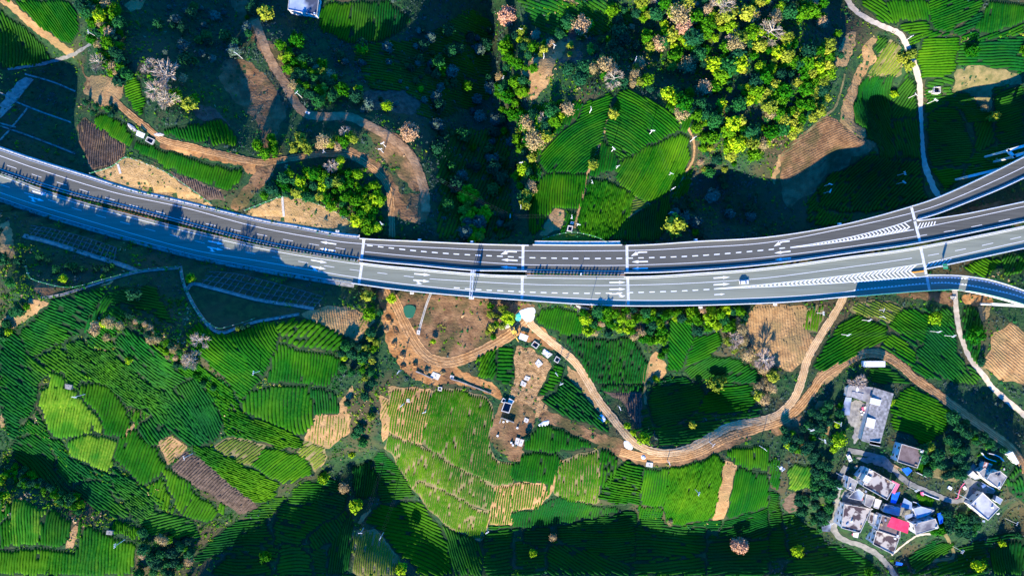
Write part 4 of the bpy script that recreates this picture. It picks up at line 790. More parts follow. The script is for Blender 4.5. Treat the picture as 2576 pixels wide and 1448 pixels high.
def deck(name, poly, m):
    w = [tuple(p) for p in R2(poly)]; vs = [Vector(p) for p in w]
    r = delaunay_2d_cdt(vs, [], [list(range(len(w)))], 1, 1e-4)
    co = [(v.x, v.y, 0.0) for v in r[0]]; fs = []
    for f in r[2]:
        a, b, c = (co[i] for i in f[:3]); fs.append(tuple(f) if (b[0] - a[0]) * (c[1] - a[1]) - (b[1] - a[1]) * (c[0] - a[0]) > 0 else tuple(f[::-1]))
    o = struct(mobj(name, co, fs, M[m])); occupy([tuple(p) for p in poly], 9)
    g = MB(); n = len(w); g.add([(p[0], p[1], -0.02) for p in w] + [(p[0], p[1], -1.5) for p in w], [(i, n + i, n + (i + 1) % n, (i + 1) % n) for i in range(n)])
    g.build('girder_side', M['girder_concrete'], o); return o
road_w = deck('road', np.vstack([cut(UT, -300, 914), cut(UB, -300, 908)[::-1]]), 'asphalt_mid')
road_u = deck('road', np.vstack([cut(UT, 914.5, 2292), UM[0:1], cut(UM, 2332, 2700), cut(UB, 908.5, 2700)[::-1]]), 'asphalt')
road_l = deck('road', np.vstack([cut(LT, -300, 2700), cut(LM, 2326, 2700)[::-1], cut(LB, -300, 2341)[::-1]]), 'asphalt_worn')
ramp_u = deck('slip_road', np.vstack([cut(UT, 2292.5, 2700), cut(UR, 2302.5, 2700)[::-1]]), 'asphalt')
ramp_l = deck('slip_road', np.vstack([cut(LR, 2328, 2700), cut(LB, 2341.5, 2700)[::-1]]), 'asphalt_worn')
Z1 = 0.016
def mark(name, pts, width, par, z=Z1):
    P = R2(pts); return ribbon_obj(name, P, width, lambda x, y: 0 * x + z, M['paint_white'], par, nx=1)
def flat(name, pts, par, z=Z1, m='paint_white'):
    w = [tuple(p) for p in R2(pts)]; a = sum(w[i][0] * w[(i + 1) % len(w)][1] - w[(i + 1) % len(w)][0] * w[i][1] for i in range(len(w)))
    if a < 0: w = w[::-1]
    return mobj(name, [(x, y, z) for x, y in w], [tuple(range(len(w)))], M[m], par)
def dashes(pts, xs, ln, width, par):
    for x in xs:
        mark('lane_dash', cut(pts, x - ln / 2, x + ln / 2, 12), width, par)
def shift(pts, d): return [(p[0], p[1] + d) for p in pts]
UO = V("-300,286 0,392 100,427 283,483 467,523 644,570 811,601 911,613 1100,623 1288,630 1578,630 1755,622 1932,609.5 2119,575 2292,536 2399,500 2576,420 2700,350")
UD = V("-100,378 30,420 92,442 155,462 213,480 277,500 338,518 402,534 465,550 530,565 593,579 659,591 725,604 791,615 857,625 917,633 1100,650 1288,664 1430,667 1578,667 1755,660 1932,646 2132,621 2332,590 2432,573 2576,543 2700,516")
UT2 = V("917,616 1050,631 1150,639 1253,644 1335,648 1480,650 1608,648.5 1755,643 1911,630 1985,622")
LO = V("-300,366 0,484 200,548 463,623 644,655 911,700 1100,723 1288,740 1430,749 1585,755 1755,754 1950,747 2097,737 2147,731 2239,722 2325,714 2399,713 2499,730 2576,750 2700,800")
LD = V("-100,430 73,488 133,506 193,526 254,544 315,561 378,578 440,593 503,609 567,623 630,636 697,648 763,659 828,670 892,679 962,687 1028,695 1081,701 1288,713 1430,717 1578,717 1755,711 1932,698 2132,672 2294,649 2432,625 2576,594 2700,566")
LT2 = V("1130,722 1200,728 1305,733 1335,734.5 1430,737 1525,737 1608,735 1700,732 1775,728 1800,726")
UG1 = V("1988,622 2045,613.5 2144,595 2239,571 2294,553"); UG2 = V("1988,623 2045,617 2144,604 2239,588 2300,577")
LG1 = V("1796,726 1878,719.5 1950,712.5 2097,696.5 2239,675.7 2326,662"); LG2 = V("1796,727 1878,723 1950,720 2097,712 2239,701 2330,695")
# solid lines
mark('lane_line', cut(UO, -300, 2291), .22, road_u); mark('lane_line', cut(UO, 2296, 2700), .22, ramp_u)
mark('lane_line', cut(shift(UB, -5), -300, 2700), .22, road_u); mark('lane_line', cut(UD, 918, 2332), .20, road_u)
mark('lane_line', cut(V("2303,576 2432,550 2576,519 2700,492"), 2303, 2700), .22, road_u)
mark('lane_line', cut(shift(UR, -4.5), 2310, 2700), .22, ramp_u)
mark('lane_line', cut(LO, -300, 2336), .22, road_l); mark('lane_line', cut(LO, 2342, 2700), .24, ramp_l)
mark('lane_line', cut(shift(LT, 5.5), -300, 2700), .22, road_l); mark('lane_line', cut(LD, 1081, 2294), .20, road_l)
mark('lane_line', cut(V("2335,661 2432,638 2576,606 2700,580"), 2335, 2700), .22, road_l)
mark('lane_line', cut(shift(LR, 6), 2332, 2700), .24, ramp_l)
# dashes
dashes(UD, [-33, 30, 92, 155, 213, 277, 338, 402, 465, 530, 593, 659, 725, 791, 857], 25, .18, road_u)
dashes(UD, [2388, 2457, 2526, 2600], 28, .2, road_u)
dashes(LD, [13, 73, 133, 193, 254, 315, 378, 440, 503, 567, 630, 697, 763, 828, 892, 962, 1028], 25, .18, road_l)
dashes(LD, [2348, 2416, 2484, 2555], 28, .2, road_l)
dashes(UT2, [930 + 27.3 * k for k in range(39)], 14, .45, road_u)
dashes(LT2, [1149 + 27.3 * k for k in range(24)], 14, .45, road_l)
# ghost island borders and chevrons
mark('island_line', cut(UG1, 1988, 2293), .35, road_u); mark('island_line', cut(UG2, 1988, 2299), .35, road_u)
mark('island_line', cut(LG1, 1796, 2325), .35, road_l); mark('island_line', cut(LG2, 1796, 2329), .35, road_l)
def chevrons(g1, g2, x0, x1, step, tip, th, par):
    A = spline(g1, 1.0); Bq = spline(g2, 1.0); x = x0
    while x < x1:
        ya = float(polyx(A, x)); yb = float(polyx(Bq, x)); ym = (ya + yb) / 2; hgt = yb - ya
        d = tip * hgt * 0.55; s = tip * 0.0
        ya2 = float(polyx(A, x)) + .8; yb2 = float(polyx(Bq, x)) - .8
        k = hgt * 0.18 * 0
        flat('chevron', [(x, ya2), (x + d, ym), (x, yb2), (x + th, yb2), (x + th + d, ym), (x + th, ya2)], par, Z1 - .006)
        x += step
chevrons(UG1, UG2, 2046, 2282, 9.1, 1, 4.2, road_u)
chevrons(LG1, LG2, 1884, 2312, 11.0, -1, 4.6, road_l)
for k in range(6):
    flat('hatch_bar', V("%f,%f %f,%f %f,%f %f,%f" % (342 + 41 * k, 418 - 8 * k, 356 + 41 * k, 416 - 8 * k, 392 + 37 * k, 350 - 4 * k, 378 + 37 * k, 352 - 4 * k), 'r'), road_u, Z1 + .004)
    flat('hatch_bar', V("%f,%f %f,%f %f,%f %f,%f" % (443 + 53 * k, 905 - 9.5 * k, 458 + 53 * k, 902 - 9.5 * k, 512 + 53 * k, 846 - 9.5 * k, 497 + 53 * k, 849 - 9.5 * k), 'r'), road_l, Z1 + .004)
# arrows
def arrow(x, y, kind, par, rev=False, sc=1.0):
    ref = spline(UD if par is road_u else LD, 2.0); i = int(np.argmin(abs(ref[:, 0] - x))); t = ref[min(i + 4, len(ref) - 1)] - ref[max(i - 4, 0)]; t = t / np.hypot(*t)
    if rev: t = -t
    n = np.array([-t[1], t[0]])
    shp = {'straight': [[(-20, -1.5), (4, -1.5), (4, -3.6), (21, 0), (4, 3.6), (4, 1.5), (-20, 1.5)]],
           'fork': [[(-21, -1.5), (4, -1.5), (4, -3.6), (20, 0), (4, 3.6), (4, 1.5), (-21, 1.5)], [(-14, 1.8), (-8, 1.8), (-2, 7.2), (2.5, 7.2), (-5, 9.6), (-15, 8.4), (-8.5, 7.2)]],
           'merge': [[(20, -6), (-1, -6), (-7, -3.5), (-7.5, -6.5), (-21, 4), (-3, 2.2), (-5.5, -.6), (1, -3.2), (20, -3.2)]],
           'exit': [[(-20, -3.5), (6, -3.5), (12, 1.6), (20, 2.2), (13, 6.5), (2, 4.4), (8, 3.4), (3, -.8), (-20, -.8)]]}[kind]
    for q in shp:
        if kind == 'merge': q = [(-a, -b) for a, b in q] if rev else q
        flat('road_arrow', [tuple(np.array((x, y)) + sc * (a * t + b * n)) for a, b in q], par, Z1 + .002)
for x, y in ((826, 611), (824, 628), (1282, 654), (1280, 672), (1610, 658), (1610, 675), (1969, 634), (1970, 651)): arrow(x, y, 'straight', road_u, True)
for x, y in ((1280, 637), (1608, 639), (1967, 613)): arrow(x, y, 'merge', road_u, True)
for x, y in ((100, 486), (543, 610), (802, 657), (1062, 690), (1553, 710), (1553, 727), (1815, 698), (1815, 715)): arrow(x, y, 'straight', road_l)
for x, y in ((92, 500), (542, 625), (800, 673), (1061, 706)): arrow(x, y, 'fork', road_l)
arrow(1553, 741, 'exit', road_l); arrow(1810, 740, 'straight', road_l, sc=.66)
# expansion joints
for a, b, par in (("916,598", "909,656", road_u), ("911,661", "903,714", road_l), ("1316,617", "1315,682", road_u), ("1314,693", "1313,755", road_l),
                  ("1577,617", "1578,687", road_u), ("1579,695", "1581,769", road_l), ("2293,522", "2301,553", road_u), ("2301,556", "2315,610", road_u), ("2316,621", "2330,690", road_l), ("2331,692", "2338,730", road_l)):
    mb = ribbon(R2(spline([V(a)[0], V(b)[0]], 6)), 1.35, lambda x, y: 0 * x + .026, nx=1); me = fast_mesh('expansion_joint', *mb); me.materials.append(M['joint_concrete']); link('expansion_joint', me, par)
# toothed edge lines on the slip road
for pts, s, x0, x1 in ((LO, -1.6, 2150, 2330), (LG2, 2.0, 2150, 2322), (LO, -1.6, 2344, 2660), (shift(LR, 6), 2.0, 2334, 2660)):
    mb = MB(); sp_ = spline(pts, 1.0)
    for x in np.arange(x0, x1, 8.6):
        i = int(np.argmin(abs(sp_[:, 0] - x))); p = R2(sp_[i])[0]; q = R2(sp_[min(i + 3, len(sp_) - 1)])[0]; a = math.atan2(q[1] - p[1], q[0] - p[0])
        c = R2(sp_[i] + np.array((0, s)))[0]; L, Wd = .45, .22; ca, sa = math.cos(a), math.sin(a)
        mb.add([(c[0] + ca * u - sa * v, c[1] + sa * u + ca * v, Z1 + .003) for u, v in ((-L, -Wd), (L, -Wd), (L, Wd), (-L, Wd))], [(0, 1, 2, 3)])
    stuff(mb.build('edge_teeth', M['paint_white'], road_l if x0 < 2334 and x1 < 2334 else ramp_l))
# median strips of soil
for x0, x1 in ((-300, 905), (1322, 1573)):
    poly = np.vstack([cut(UB, x0, x1), cut(LT, x0, x1)[::-1]]); w = [tuple(p) for p in R2(poly)]
    r = delaunay_2d_cdt([Vector(p) for p in w], [], [list(range(len(w)))], 1, 1e-4); co = [(v.x, v.y, -.04) for v in r[0]]
    struct(mobj('median_strip', co, [tuple(f) for f in r[2]], M['soil_brown']))
# roadside drains and verges on the ground sections
def zlow(x, y): return 0 * x - .12
for pts, x0, x1, d, wd, m in ((UT, -300, 905, -4.5, 1.5, 'pale_concrete'), (LB, -300, 890, 5.0, 1.7, 'weathered_concrete'), (UT, 1345, 1560, -5.5, 2.0, 'pale_concrete')):
    struct(ribbon_obj('roadside_drain', R2(cut(shift(pts, d), x0, x1)), wd, zlow, M[m], nx=1))
# parapets, rails and screens -------------------------------------------------
def parapet(name, pts, x0, x1, d, h, label, cat='parapet', wd=.45, m='parapet_white', rail=True, bays=None):
    P = R2(cut(shift(pts, d), x0, x1)); c = P[len(P) // 2]; t = thing(name, label, cat, (c[0], c[1], 0))
    org = np.array([c[0], c[1], 0]); v, f = wall_along(P, wd, -1.2, h * .78); mobj('wall', v - org, f, M[m], t)
    if rail:
        v, f = wall_along(P, .16, h * .90, h); mobj('rail', v - org, f, M['rail_steel'], t)
        mb = MB(); L = np.concatenate([[0], np.cumsum(np.hypot(*np.diff(P, axis=0).T))])
        for s in np.arange(1, L[-1], 2.0):
            x = np.interp(s, L, P[:, 0]) - c[0]; y = np.interp(s, L, P[:, 1]) - c[1]; mb.box((x, y, h * .84), (.12, .12, h * .14))
        stuff(mb.build('rail_posts', M['rail_steel'], t))
    return t
parapet('bridge_parapet', UT, 905, 1330, 1.2, 1.1, "white parapet along the bridge beside the wooded shaded valley")
parapet('bridge_parapet', UT, 1575, 2292, 1.2, 1.1, "white parapet along the bridge from the dome to the slip road split")
parapet('bridge_parapet', UT, 2294, 2700, 1.2, 1.1, "white outer parapet of the slip road beside the pale portal frames")
parapet('bridge_parapet', UR, 2306, 2700, -1.2, 1.2, "white inner parapet of the slip road above the shaded gap")
parapet('bridge_parapet', UM, 2306, 2700, 1.2, 1.0, "white parapet of the main carriageway facing the slip road gap")
parapet('bridge_parapet', UB, 905, 1325, -.8, 1.25, "white central parapet of the upper carriageway beside the gantry")
parapet('bridge_parapet', UB, 1570, 2700, -.8, 1.25, "white central parapet of the upper carriageway beyond the planted median")
parapet('bridge_parapet', LT, 905, 1325, 1.0, 1.1, "white central parapet of the lower carriageway beside the gantry")
parapet('bridge_parapet', LT, 1570, 2700, 1.0, 1.1, "white central parapet of the lower carriageway beyond the planted median")
parapet('bridge_parapet', LB, 885, 1330, -1.2, 1.15, "white outer parapet above the orange construction ground")
parapet('bridge_parapet', LB, 1330, 1572, -1.2, 1.15, "white outer parapet above the pale concrete spill")
parapet('bridge_parapet', LB, 1574, 2148, -1.2, 1.2, "white outer parapet running to the sound screen")
parapet('bridge_parapet', LM, 2330, 2700, -1.2, 1.2, "white parapet of the main carriageway above the small green sign")
parapet('bridge_parapet', LR, 2334, 2700, 1.2, .9, "white inner parapet of the curving exit road")
parapet('retaining_kerb', UT, 1340, 1565, -.2, .7, "white kerb wall at the foot of the domed hill bank", 'kerb', rail=False)
def guard_rail(pts, x0, x1, d, label):
    P = R2(cut(shift(pts, d), x0, x1)); c = P[len(P) // 2]; t = thing('guard_rail', label, 'guard rail', (c[0], c[1], 0)); org = np.array([c[0], c[1], 0])
    v, f = wall_along(P, .18, .50, .82); mobj('rail', v - org, f, M['rail_steel'], t)
    mb = MB(); L = np.concatenate([[0], np.cumsum(np.hypot(*np.diff(P, axis=0).T))])
    for s in np.arange(.5, L[-1], 2.0): mb.box((np.interp(s, L, P[:, 0]) - c[0], np.interp(s, L, P[:, 1]) - c[1], .35), (.14, .14, .7))
    stuff(mb.build('posts', M['rail_steel'], t))
guard_rail(UB, -300, 902, 1.5, "steel guard rail on the upper side of the planted median")
guard_rail(LT, -300, 902, -1.5, "steel guard rail on the lower side of the planted median")
guard_rail(UB, 1325, 1570, 1.2, "steel guard rail above the short planted median by the dome")
guard_rail(LT, 1325, 1570, -1.2, "steel guard rail below the short planted median by the dome")
guard_rail(UT, -300, 900, 1.6, "steel guard rail at the foot of the tan cut slopes")
guard_rail(LB, -300, 884, -1.6, "steel guard rail along the shaded lattice slope")
# sound screen on the exit road
def sound_screen():
    for x0, x1, lab in ((2148, 2410, "tall sound screen along the exit road before its gap"), (2428, 2700, "tall sound screen along the curving exit road beyond the gap")):
        P = R2(cut(shift(LB, -.8), x0, x1, 4)); L = np.concatenate([[0], np.cumsum(np.hypot(*np.diff(P, axis=0).T))]); c = P[0]
        t = thing('sound_screen', lab, 'barrier', (c[0], c[1], 0)); ss = np.arange(0, L[-1] - .5, 4.0)
        for s in ss:
            a = np.array([np.interp(s, L, P[:, k]) for k in (0, 1)]) - c; b = np.array([np.interp(min(s + 3.9, L[-1]), L, P[:, k]) for k in (0, 1)]) - c
            m = (a + b) / 2; ang = math.atan2(b[1] - a[1], b[0] - a[0]); ln = float(np.hypot(*(b - a)))
            MB().box((m[0], m[1], 1.9), (ln, .12, 2.8), ang).build('panel', M['screen_panel'], t)
            MB().box((m[0], m[1], 3.36), (ln, .22, .12), ang).build('top_rail', M['screen_green'], t)
            MB().box((a[0], a[1], 1.7), (.2, .2, 3.4), ang).build('post', M['rail_steel'], t)
        v, f = wall_along(P, .4, -1.2, .5); mobj('base_wall', v - np.array([c[0], c[1], 0]), f, M['parapet_white'], t)
sound_screen()
# bridge piers (round columns under the decks, cap beams)
def pier(vx, lanes, label):
    ref = {'u': (UT, UB), 'l': (LT, LB)}
    for k in lanes:
        a, b = ref[k]; ya = float(polyx(spline(a, 4), vx)); yb = float(polyx(spline(b, 4), vx)); p = R2([(vx, ya + 10)])[0]; q = R2([(vx, yb - 10)])[0]
        m = (p + q) / 2; t = thing('bridge_pier', label + (' under the upper carriageway' if k == 'u' else ' under the lower carriageway'), 'pier', (m[0], m[1], float(hz(m[0], m[1]))), group='bridge piers under the decks'); gz = float(hz(m[0], m[1]))
        d = q - p; MB().box((0, 0, -2.1 - gz), (1.6, float(np.hypot(*d)), 1.1), math.atan2(d[1], d[0]) - math.pi / 2).build('cap_beam', M['pier_concrete'], t)
        for e in (p + d * .15, p + d * .85):
            z0 = float(hz(e[0], e[1])) - 1; MB().tube((e[0] - m[0], e[1] - m[1], z0 - gz), (e[0] - m[0], e[1] - m[1], -2.6 - gz), .75, n=12).build('column', M['pier_concrete'], t)
for vx in (990, 1100, 1210): pier(vx, 'ul', "concrete bridge pier in the valley beside the construction ground")
for vx in (1680, 1790, 1900, 2010, 2120, 2230): pier(vx, 'ul', "concrete bridge pier between the dome and the slip road split")
def portal(pts, z, label, legs=True, wd=1.3):
    P = V(pts); k = (CAMH - z) / CAMH * S; w = [((a - CX) * k, (CY - b) * k) for a, b in P]; c = w[0]; gz = float(hz(*c))
    t = thing('portal_pier', label, 'pier', (c[0], c[1], gz))
    for a, b in zip(w[:-1], w[1:]):
        m = ((a[0] + b[0]) / 2 - c[0], (a[1] + b[1]) / 2 - c[1]); ln = math.hypot(b[0] - a[0], b[1] - a[1]); MB().box((m[0], m[1], z - gz), (ln + wd, wd, 1.3), math.atan2(b[1] - a[1], b[0] - a[0])).build('beam', M['pier_concrete'], t)
    for e in w:
        g = float(hz(*e)); MB().tube((e[0] - c[0], e[1] - c[1], g - 1 - gz), (e[0] - c[0], e[1] - c[1], z - .65 - gz), .6, n=10).build('column', M['pier_concrete'], t)
portal("2600,360 2535,379 2550,394 2600,378", -3.0, "pale concrete portal frame beside the outer slip road edge")
portal("2437,444 2520,424", -4.0, "long pale cross beam reaching out from under the slip road")
portal("2497,765 2600,771", -4.0, "pale cross beam sticking out from under the exit road")
# median shrubs: little conical evergreens
def cone_shrub():
    v = []; f = []
    for k in range(46):
        a = random.uniform(0, 6.28); h = random.uniform(.05, 1); r = .42 * (1 - h) + .05; x, y, z = r * math.cos(a), r * math.sin(a), h * 1.5
        s = .20; n = len(v); d = Vector((random.uniform(-1, 1), random.uniform(-1, 1), random.uniform(-.3, 1))).normalized(); u = d.orthogonal() * s; w = d.cross(u)
        v += [Vector((x, y, z)) + u + w, Vector((x, y, z)) - u + w, Vector((x, y, z)) - u - w, Vector((x, y, z)) + u - w]; f.append((n, n + 1, n + 2, n + 3))
    me = bpy.data.meshes.new('median_shrub'); me.from_pydata([tuple(p) for p in v], [], f); me.materials.append(M['leaf_dark']); return me
CS = [cone_shrub() for _ in range(3)]
for x0, x1, lab, grp in ((4, 898, "small clipped evergreen shrub in the long planted median", "shrubs along the long planted median"), (1337, 1560, "small clipped evergreen shrub in the short median by the dome", "shrubs along the short median")):
    a = spline(UB, 2); b = spline(LT, 2)
    for x in np.arange(x0, x1, 8.5):
        y = float(polyx(a, x) + polyx(b, x)) / 2; p = R2([(x, y)])[0]
        o = link('median_shrub', random.choice(CS), None, (p[0], p[1], -.05)); o.rotation_euler = (0, 0, random.uniform(0, 6)); s = random.uniform(.8, 1.25); o.scale = (s, s, s * random.uniform(.9, 1.3)); tag(o, lab, 'shrub', grp)
# sign gantry over the lower carriageway
def gantry():
    a = R2([(1190, 683.5)])[0]; b = R2([(1186, 749)])[0]; d = b - a; L = float(np.hypot(*d)); ang = math.atan2(d[1], d[0])
    t = thing('sign_gantry', "pale blue steel lattice gantry spanning the lower carriageway", 'gantry', (a[0], a[1], 0), ang)
    for x in (0, L):
        for s in (-.45, .45): MB().tube((x, s, -1), (x, s, 7.4), .16, n=8).build('post', M['gantry_steel'], t)
        MB().box((x, 0, -.1), (1.4, 2.4, 1.0)).build('plinth', M['pale_concrete'], t)
    for s in (-.6, .6):
        for z in (6.2, 7.4): MB().box((L / 2, s, z), (L + .6, .17, .17)).build('chord', M['gantry_steel'], t)
    n = 11; st = L / n
    for k in range(n):
        x0, x1 = k * st, (k + 1) * st; y0, y1 = (-.6, .6) if k % 2 else (.6, -.6)
        MB().tube((x0, y0, 7.4), (x1, y1, 7.4), .07, n=5).build('brace', M['gantry_steel'], t)
        MB().tube((x0, -.6, 6.2 if k % 2 else 7.4), (x1, -.6, 7.4 if k % 2 else 6.2), .06, n=5).build('brace', M['gantry_steel'], t)
    MB().box((L * .52, .78, 6.6), (6.2, .10, 3.6)).build('sign_panel', M['sign_back'], t)
gantry()
# small roadside furniture
def road_sign(vx, vy, h, w_, hh, label, m='sign_green', rz=0.0):
    p = R2([(vx, vy)])[0]; gz = min(float(hz(p[0], p[1])), 0); t = thing('road_sign', label, 'sign', (p[0], p[1], 0), rz)
    MB().tube((0, 0, -1.3), (0, 0, h), .11, n=8).build('post', M['rail_steel'], t); MB().box((.16, 0, h - hh / 2), (.08, w_, hh)).build('board', M[m], t)
road_sign(2364, 671, 6.0, 2.6, 3.6, "green direction sign on a post where the exit road splits off", rz=math.radians(12))
p = R2([(1483, 766)])[0]; t = thing('camera_mast', "slim mast on the outer parapet near the exit arrows", 'mast', (p[0], p[1], 0)); MB().tube((0, 0, -1), (0, 0, 6.5), .09, n=8).build('pole', M['rail_steel'], t); MB().box((0, .3, 6.4), (.3, .7, .25)).build('camera_head', M['post_white'], t)
p = R2([(1463, 689)])[0]; t = thing('median_cabinet', "small pale cabinet in the short planted median", 'cabinet', (p[0], p[1], -.04)); MB().box((0, 0, .5), (1.3, 1.0, 1.0)).build('box', M['pale_concrete'], t); MB().box((0, 0, 1.05), (1.4, 1.1, .08)).build('lid', M['post_white'], t); MB().tube((-.9, 0, 0), (-.9, 0, 4.6), .07, n=6).build('mast', M['rail_steel'], t)
def crash_cushion():
    a, b = V("278,972 412,956", 'r'); a, b = R2([a])[0], R2([b])[0]; t = thing('crash_cushion', "orange row of crash drums at the exit road nose", 'crash cushion', (a[0], a[1], 0))
    for k in range(10):
        p = a + (b - a) * k / 9 - a; MB().tube((p[0], p[1], .0), (p[0], p[1], .9), .33, .27, 10).build('drum', M['crash_orange'], t)
crash_cushion()
for k, (vx, vy, par, lab) in enumerate(((1055, 603, UT, "white utility cabinet on the bridge edge above the shaded slope"), (1187, 608, UT, "white utility cabinet on the bridge edge by the bright thicket"), (1751, 603, UT, "white utility cabinet on the bridge edge past the dome"), (2113, 563, UT, "white utility cabinet on the edge before the slip road split"), (1763, 773, LB, "white utility cabinet on the outer edge above the scrub"), (1036, 737, LB, "white utility cabinet above the little green pond"), (1951, 766, LB, "white utility cabinet above the tan ploughed field"))):
    p = R2([(vx, vy)])[0]; t = thing('utility_cabinet', lab, 'cabinet', (p[0], p[1], -.6)); MB().box((0, 0, 0), (1.9, 1.1, .15)).build('platform', M['pale_concrete'], t); MB().box((0, 0, .65), (1.0, .7, 1.1)).build('cabinet_box', M['post_white'], t)
# ------------------------------------------------------------------ slope works, drains and fences
def channel(f, pts, wd, m, label, name='drain_channel'):
    xy = W(spline(V(pts, f), 5))[:, :2]; c = xy[len(xy) // 2]; z = float(hz(*c)); t = thing(name, label, 'drain', (c[0], c[1], z)); org = np.array([c[0], c[1], z])
    T = np.gradient(xy, axis=0); T /= np.maximum(np.hypot(T[:, 0], T[:, 1]), 1e-6)[:, None]; N_ = np.stack([-T[:, 1], T[:, 0]], 1)
    for s in (-1, 1):
        P = xy + N_ * s * wd * .42; h = hz(P[:, 0], P[:, 1]); v, q = wall_along(P, wd * .22, h - .4, h + .42); mobj('side_wall', v - org, q, M[m], t)
    v, q = ribbon(xy, wd * .62, lambda x, y: hz(x, y) + .2, nx=1); me = fast_mesh('channel_bed', v - org, q); me.materials.append(M['weathered_concrete']); link('channel_bed', me, t)
    occupy([tuple(p) for p in densify(V(pts, f), 9)], 3)
channel('m', "-10,150 100,178 200,205 420,275 640,345 740,385", 1.9, 'weathered_concrete', "wide concrete drain along the foot of the shaded lattice slope")
channel('01', "310,800 480,770 700,700 900,640 1050,603 1200,585 1360,573", 1.0, 'weathered_concrete', "grey drain with fence posts climbing to the lattice corner")
channel('01', "1362,560 1385,680 1430,790 1500,910 1590,1020 1680,1060 1800,1020 1931,978 2030,960 2260,920", 1.3, 'weathered_concrete', "curved grey drain around the shaded scrub basin")
channel('01', "1410,740 1460,692 1600,722 1800,775 1931,808 2080,835 2230,855 2370,880", 1.5, 'weathered_concrete', "grey drain below the second shaded lattice slope")
channel('f', "465,40 430,130 395,245 372,330 362,390", .95, 'pale_concrete', "pale concrete flume running down from the bridge edge")
channel('21', "440,850 520,905 620,970", .9, 'weathered_concrete', "grey drain beside the tea plot under the bridge edge")
channel('00', "-10,945 180,1010 380,1085 570,1160", 1.0, 'lattice_concrete', "grey drain along the toe of the framed slope")
def beams(rows, label, wd=.4, m='lattice_concrete'):
    t = None
    for f, s in rows:
        xy = W(spline(V(s, f), 5))[:, :2]; c = xy[0]; z = float(hz(*c))
        if t is None: t = thing('slope_lattice', label, 'retaining lattice', (c[0], c[1], z)); org = np.array([c[0], c[1], z])
        h = hz(xy[:, 0], xy[:, 1]); v, q = wall_along(xy, wd, h - .3, h + .3); mobj('beam', v - org, q, M[m], t)
def lerp(a, b, t): return (a[0] + (b[0] - a[0]) * t, a[1] + (b[1] - a[1]) * t)
def grid_rows(A, B, n, rows, skew=0):
    a = spline(A, 2); b = spline(B, 2); out = []; at = lambda s, t: s[min(len(s) - 1, max(0, int(t * (len(s) - 1))))]
    for r in rows: out.append(('v', ' '.join('%f,%f' % tuple(lerp(at(a, t), at(b, t), r)) for t in np.linspace(0, 1, 12))))
    for k in range(n): t = (k + .5) / n; out.append(('v', '%f,%f %f,%f' % (*at(a, t), *at(b, min(1, t + skew)))))
    return out
beams(grid_rows(V("20,140 200,195 420,265 600,325", 'm'), V("40,85 180,108 400,165 600,232", 'm'), 19, (.33, .66, 1.0), .06), "concrete lattice on the shaded cut slope below the left carriageway")
beams(grid_rows(V("1500,690 1700,740 1931,800 2180,840 2400,865", '01'), V("1580,600 1760,612 1931,650 2200,720 2440,790", '01'), 19, (.33, .66, 1.0), .03), "second concrete lattice on the shaded slope beside the scrub basin")
beams([('00', s) for s in ("250,600 180,685 120,765", "210,815 150,890 90,960", "70,985 0,1060", "100,790 0,890", "100,760 300,840 540,925", "0,700 100,750", "190,560 400,620 570,690", "0,930 120,960")], "wide concrete frame beams on the shaded bank at the upper left", .8, 'weathered_concrete')
patch('concrete_apron', V("60,700 190,575 250,600 120,760 0,880 0,790", '00'), 'weathered_concrete', .16)
FENCE_N = 0
def fence(f, pts, label, post_gap=3.0, m='fence_green'):
    xy = W(spline(V(pts, f), 4))[:, :2]; L = np.concatenate([[0], np.cumsum(np.hypot(*np.diff(xy, axis=0).T))]); c = xy[0]; z = float(hz(*c))
    t = thing('wire_fence', label, 'fence', (c[0], c[1], z)); org = np.array([c[0], c[1], z])
    for s in np.arange(0, L[-1], post_gap):
        x, y = np.interp(s, L, xy[:, 0]), np.interp(s, L, xy[:, 1]); MB().box((x - c[0], y - c[1], float(hz(x, y)) + .8 - z), (.22, .22, 1.8)).build('post', M['post_white'], t)
    h = hz(xy[:, 0], xy[:, 1])
    for q in (.7, 1.4): v, fc = wall_along(xy, .10, h + q, h + q + .10); mobj('wire', v - org, fc, M[m], t)
fence('01', "205,560 240,645 340,685 500,718 620,705 800,655 1050,592 1200,572 1355,560", "white posted wire fence along the path to the lattice corner", 4)
fence('01', "1375,600 1410,730 1480,880 1560,968 1650,1025 1720,1015 1850,978 1931,950", "white posted wire fence around the shaded scrub basin", 4)
fence('00', "690,1310 850,1260 950,1192 1050,1218 1250,1297 1440,1422 1600,1540", "green wire fence around the first tan cut slope")
fence('11', "-80,140 100,70 200,38 300,45 430,80 560,130 690,205 795,290", "green wire fence over the second tan cut slope")
fence('21', "190,375 300,332 440,305 560,320 660,350 725,385", "green wire fence around the grassy bank under the dome")
for f, pts, lab in (('00', "893,1240 912,1310", "pale stepped flume on the first tan cut slope"), ('11', "200,42 212,185", "pale stepped flume on the second tan cut slope")):
    a, b = W(V(pts, f))[:, :2]; z = float(hz(*a)); t = thing('slope_steps', lab, 'steps', (a[0], a[1], z)); n = 14; d = b - a; ang = math.atan2(d[1], d[0])
    for k in range(n):
        q = a + d * (k + .5) / n; MB().box((q[0] - a[0], q[1] - a[1], float(hz(*q)) - z + .12), (float(np.hypot(*d)) / n * .9, 1.1, .5), ang).build('step', M['pale_concrete'], t)
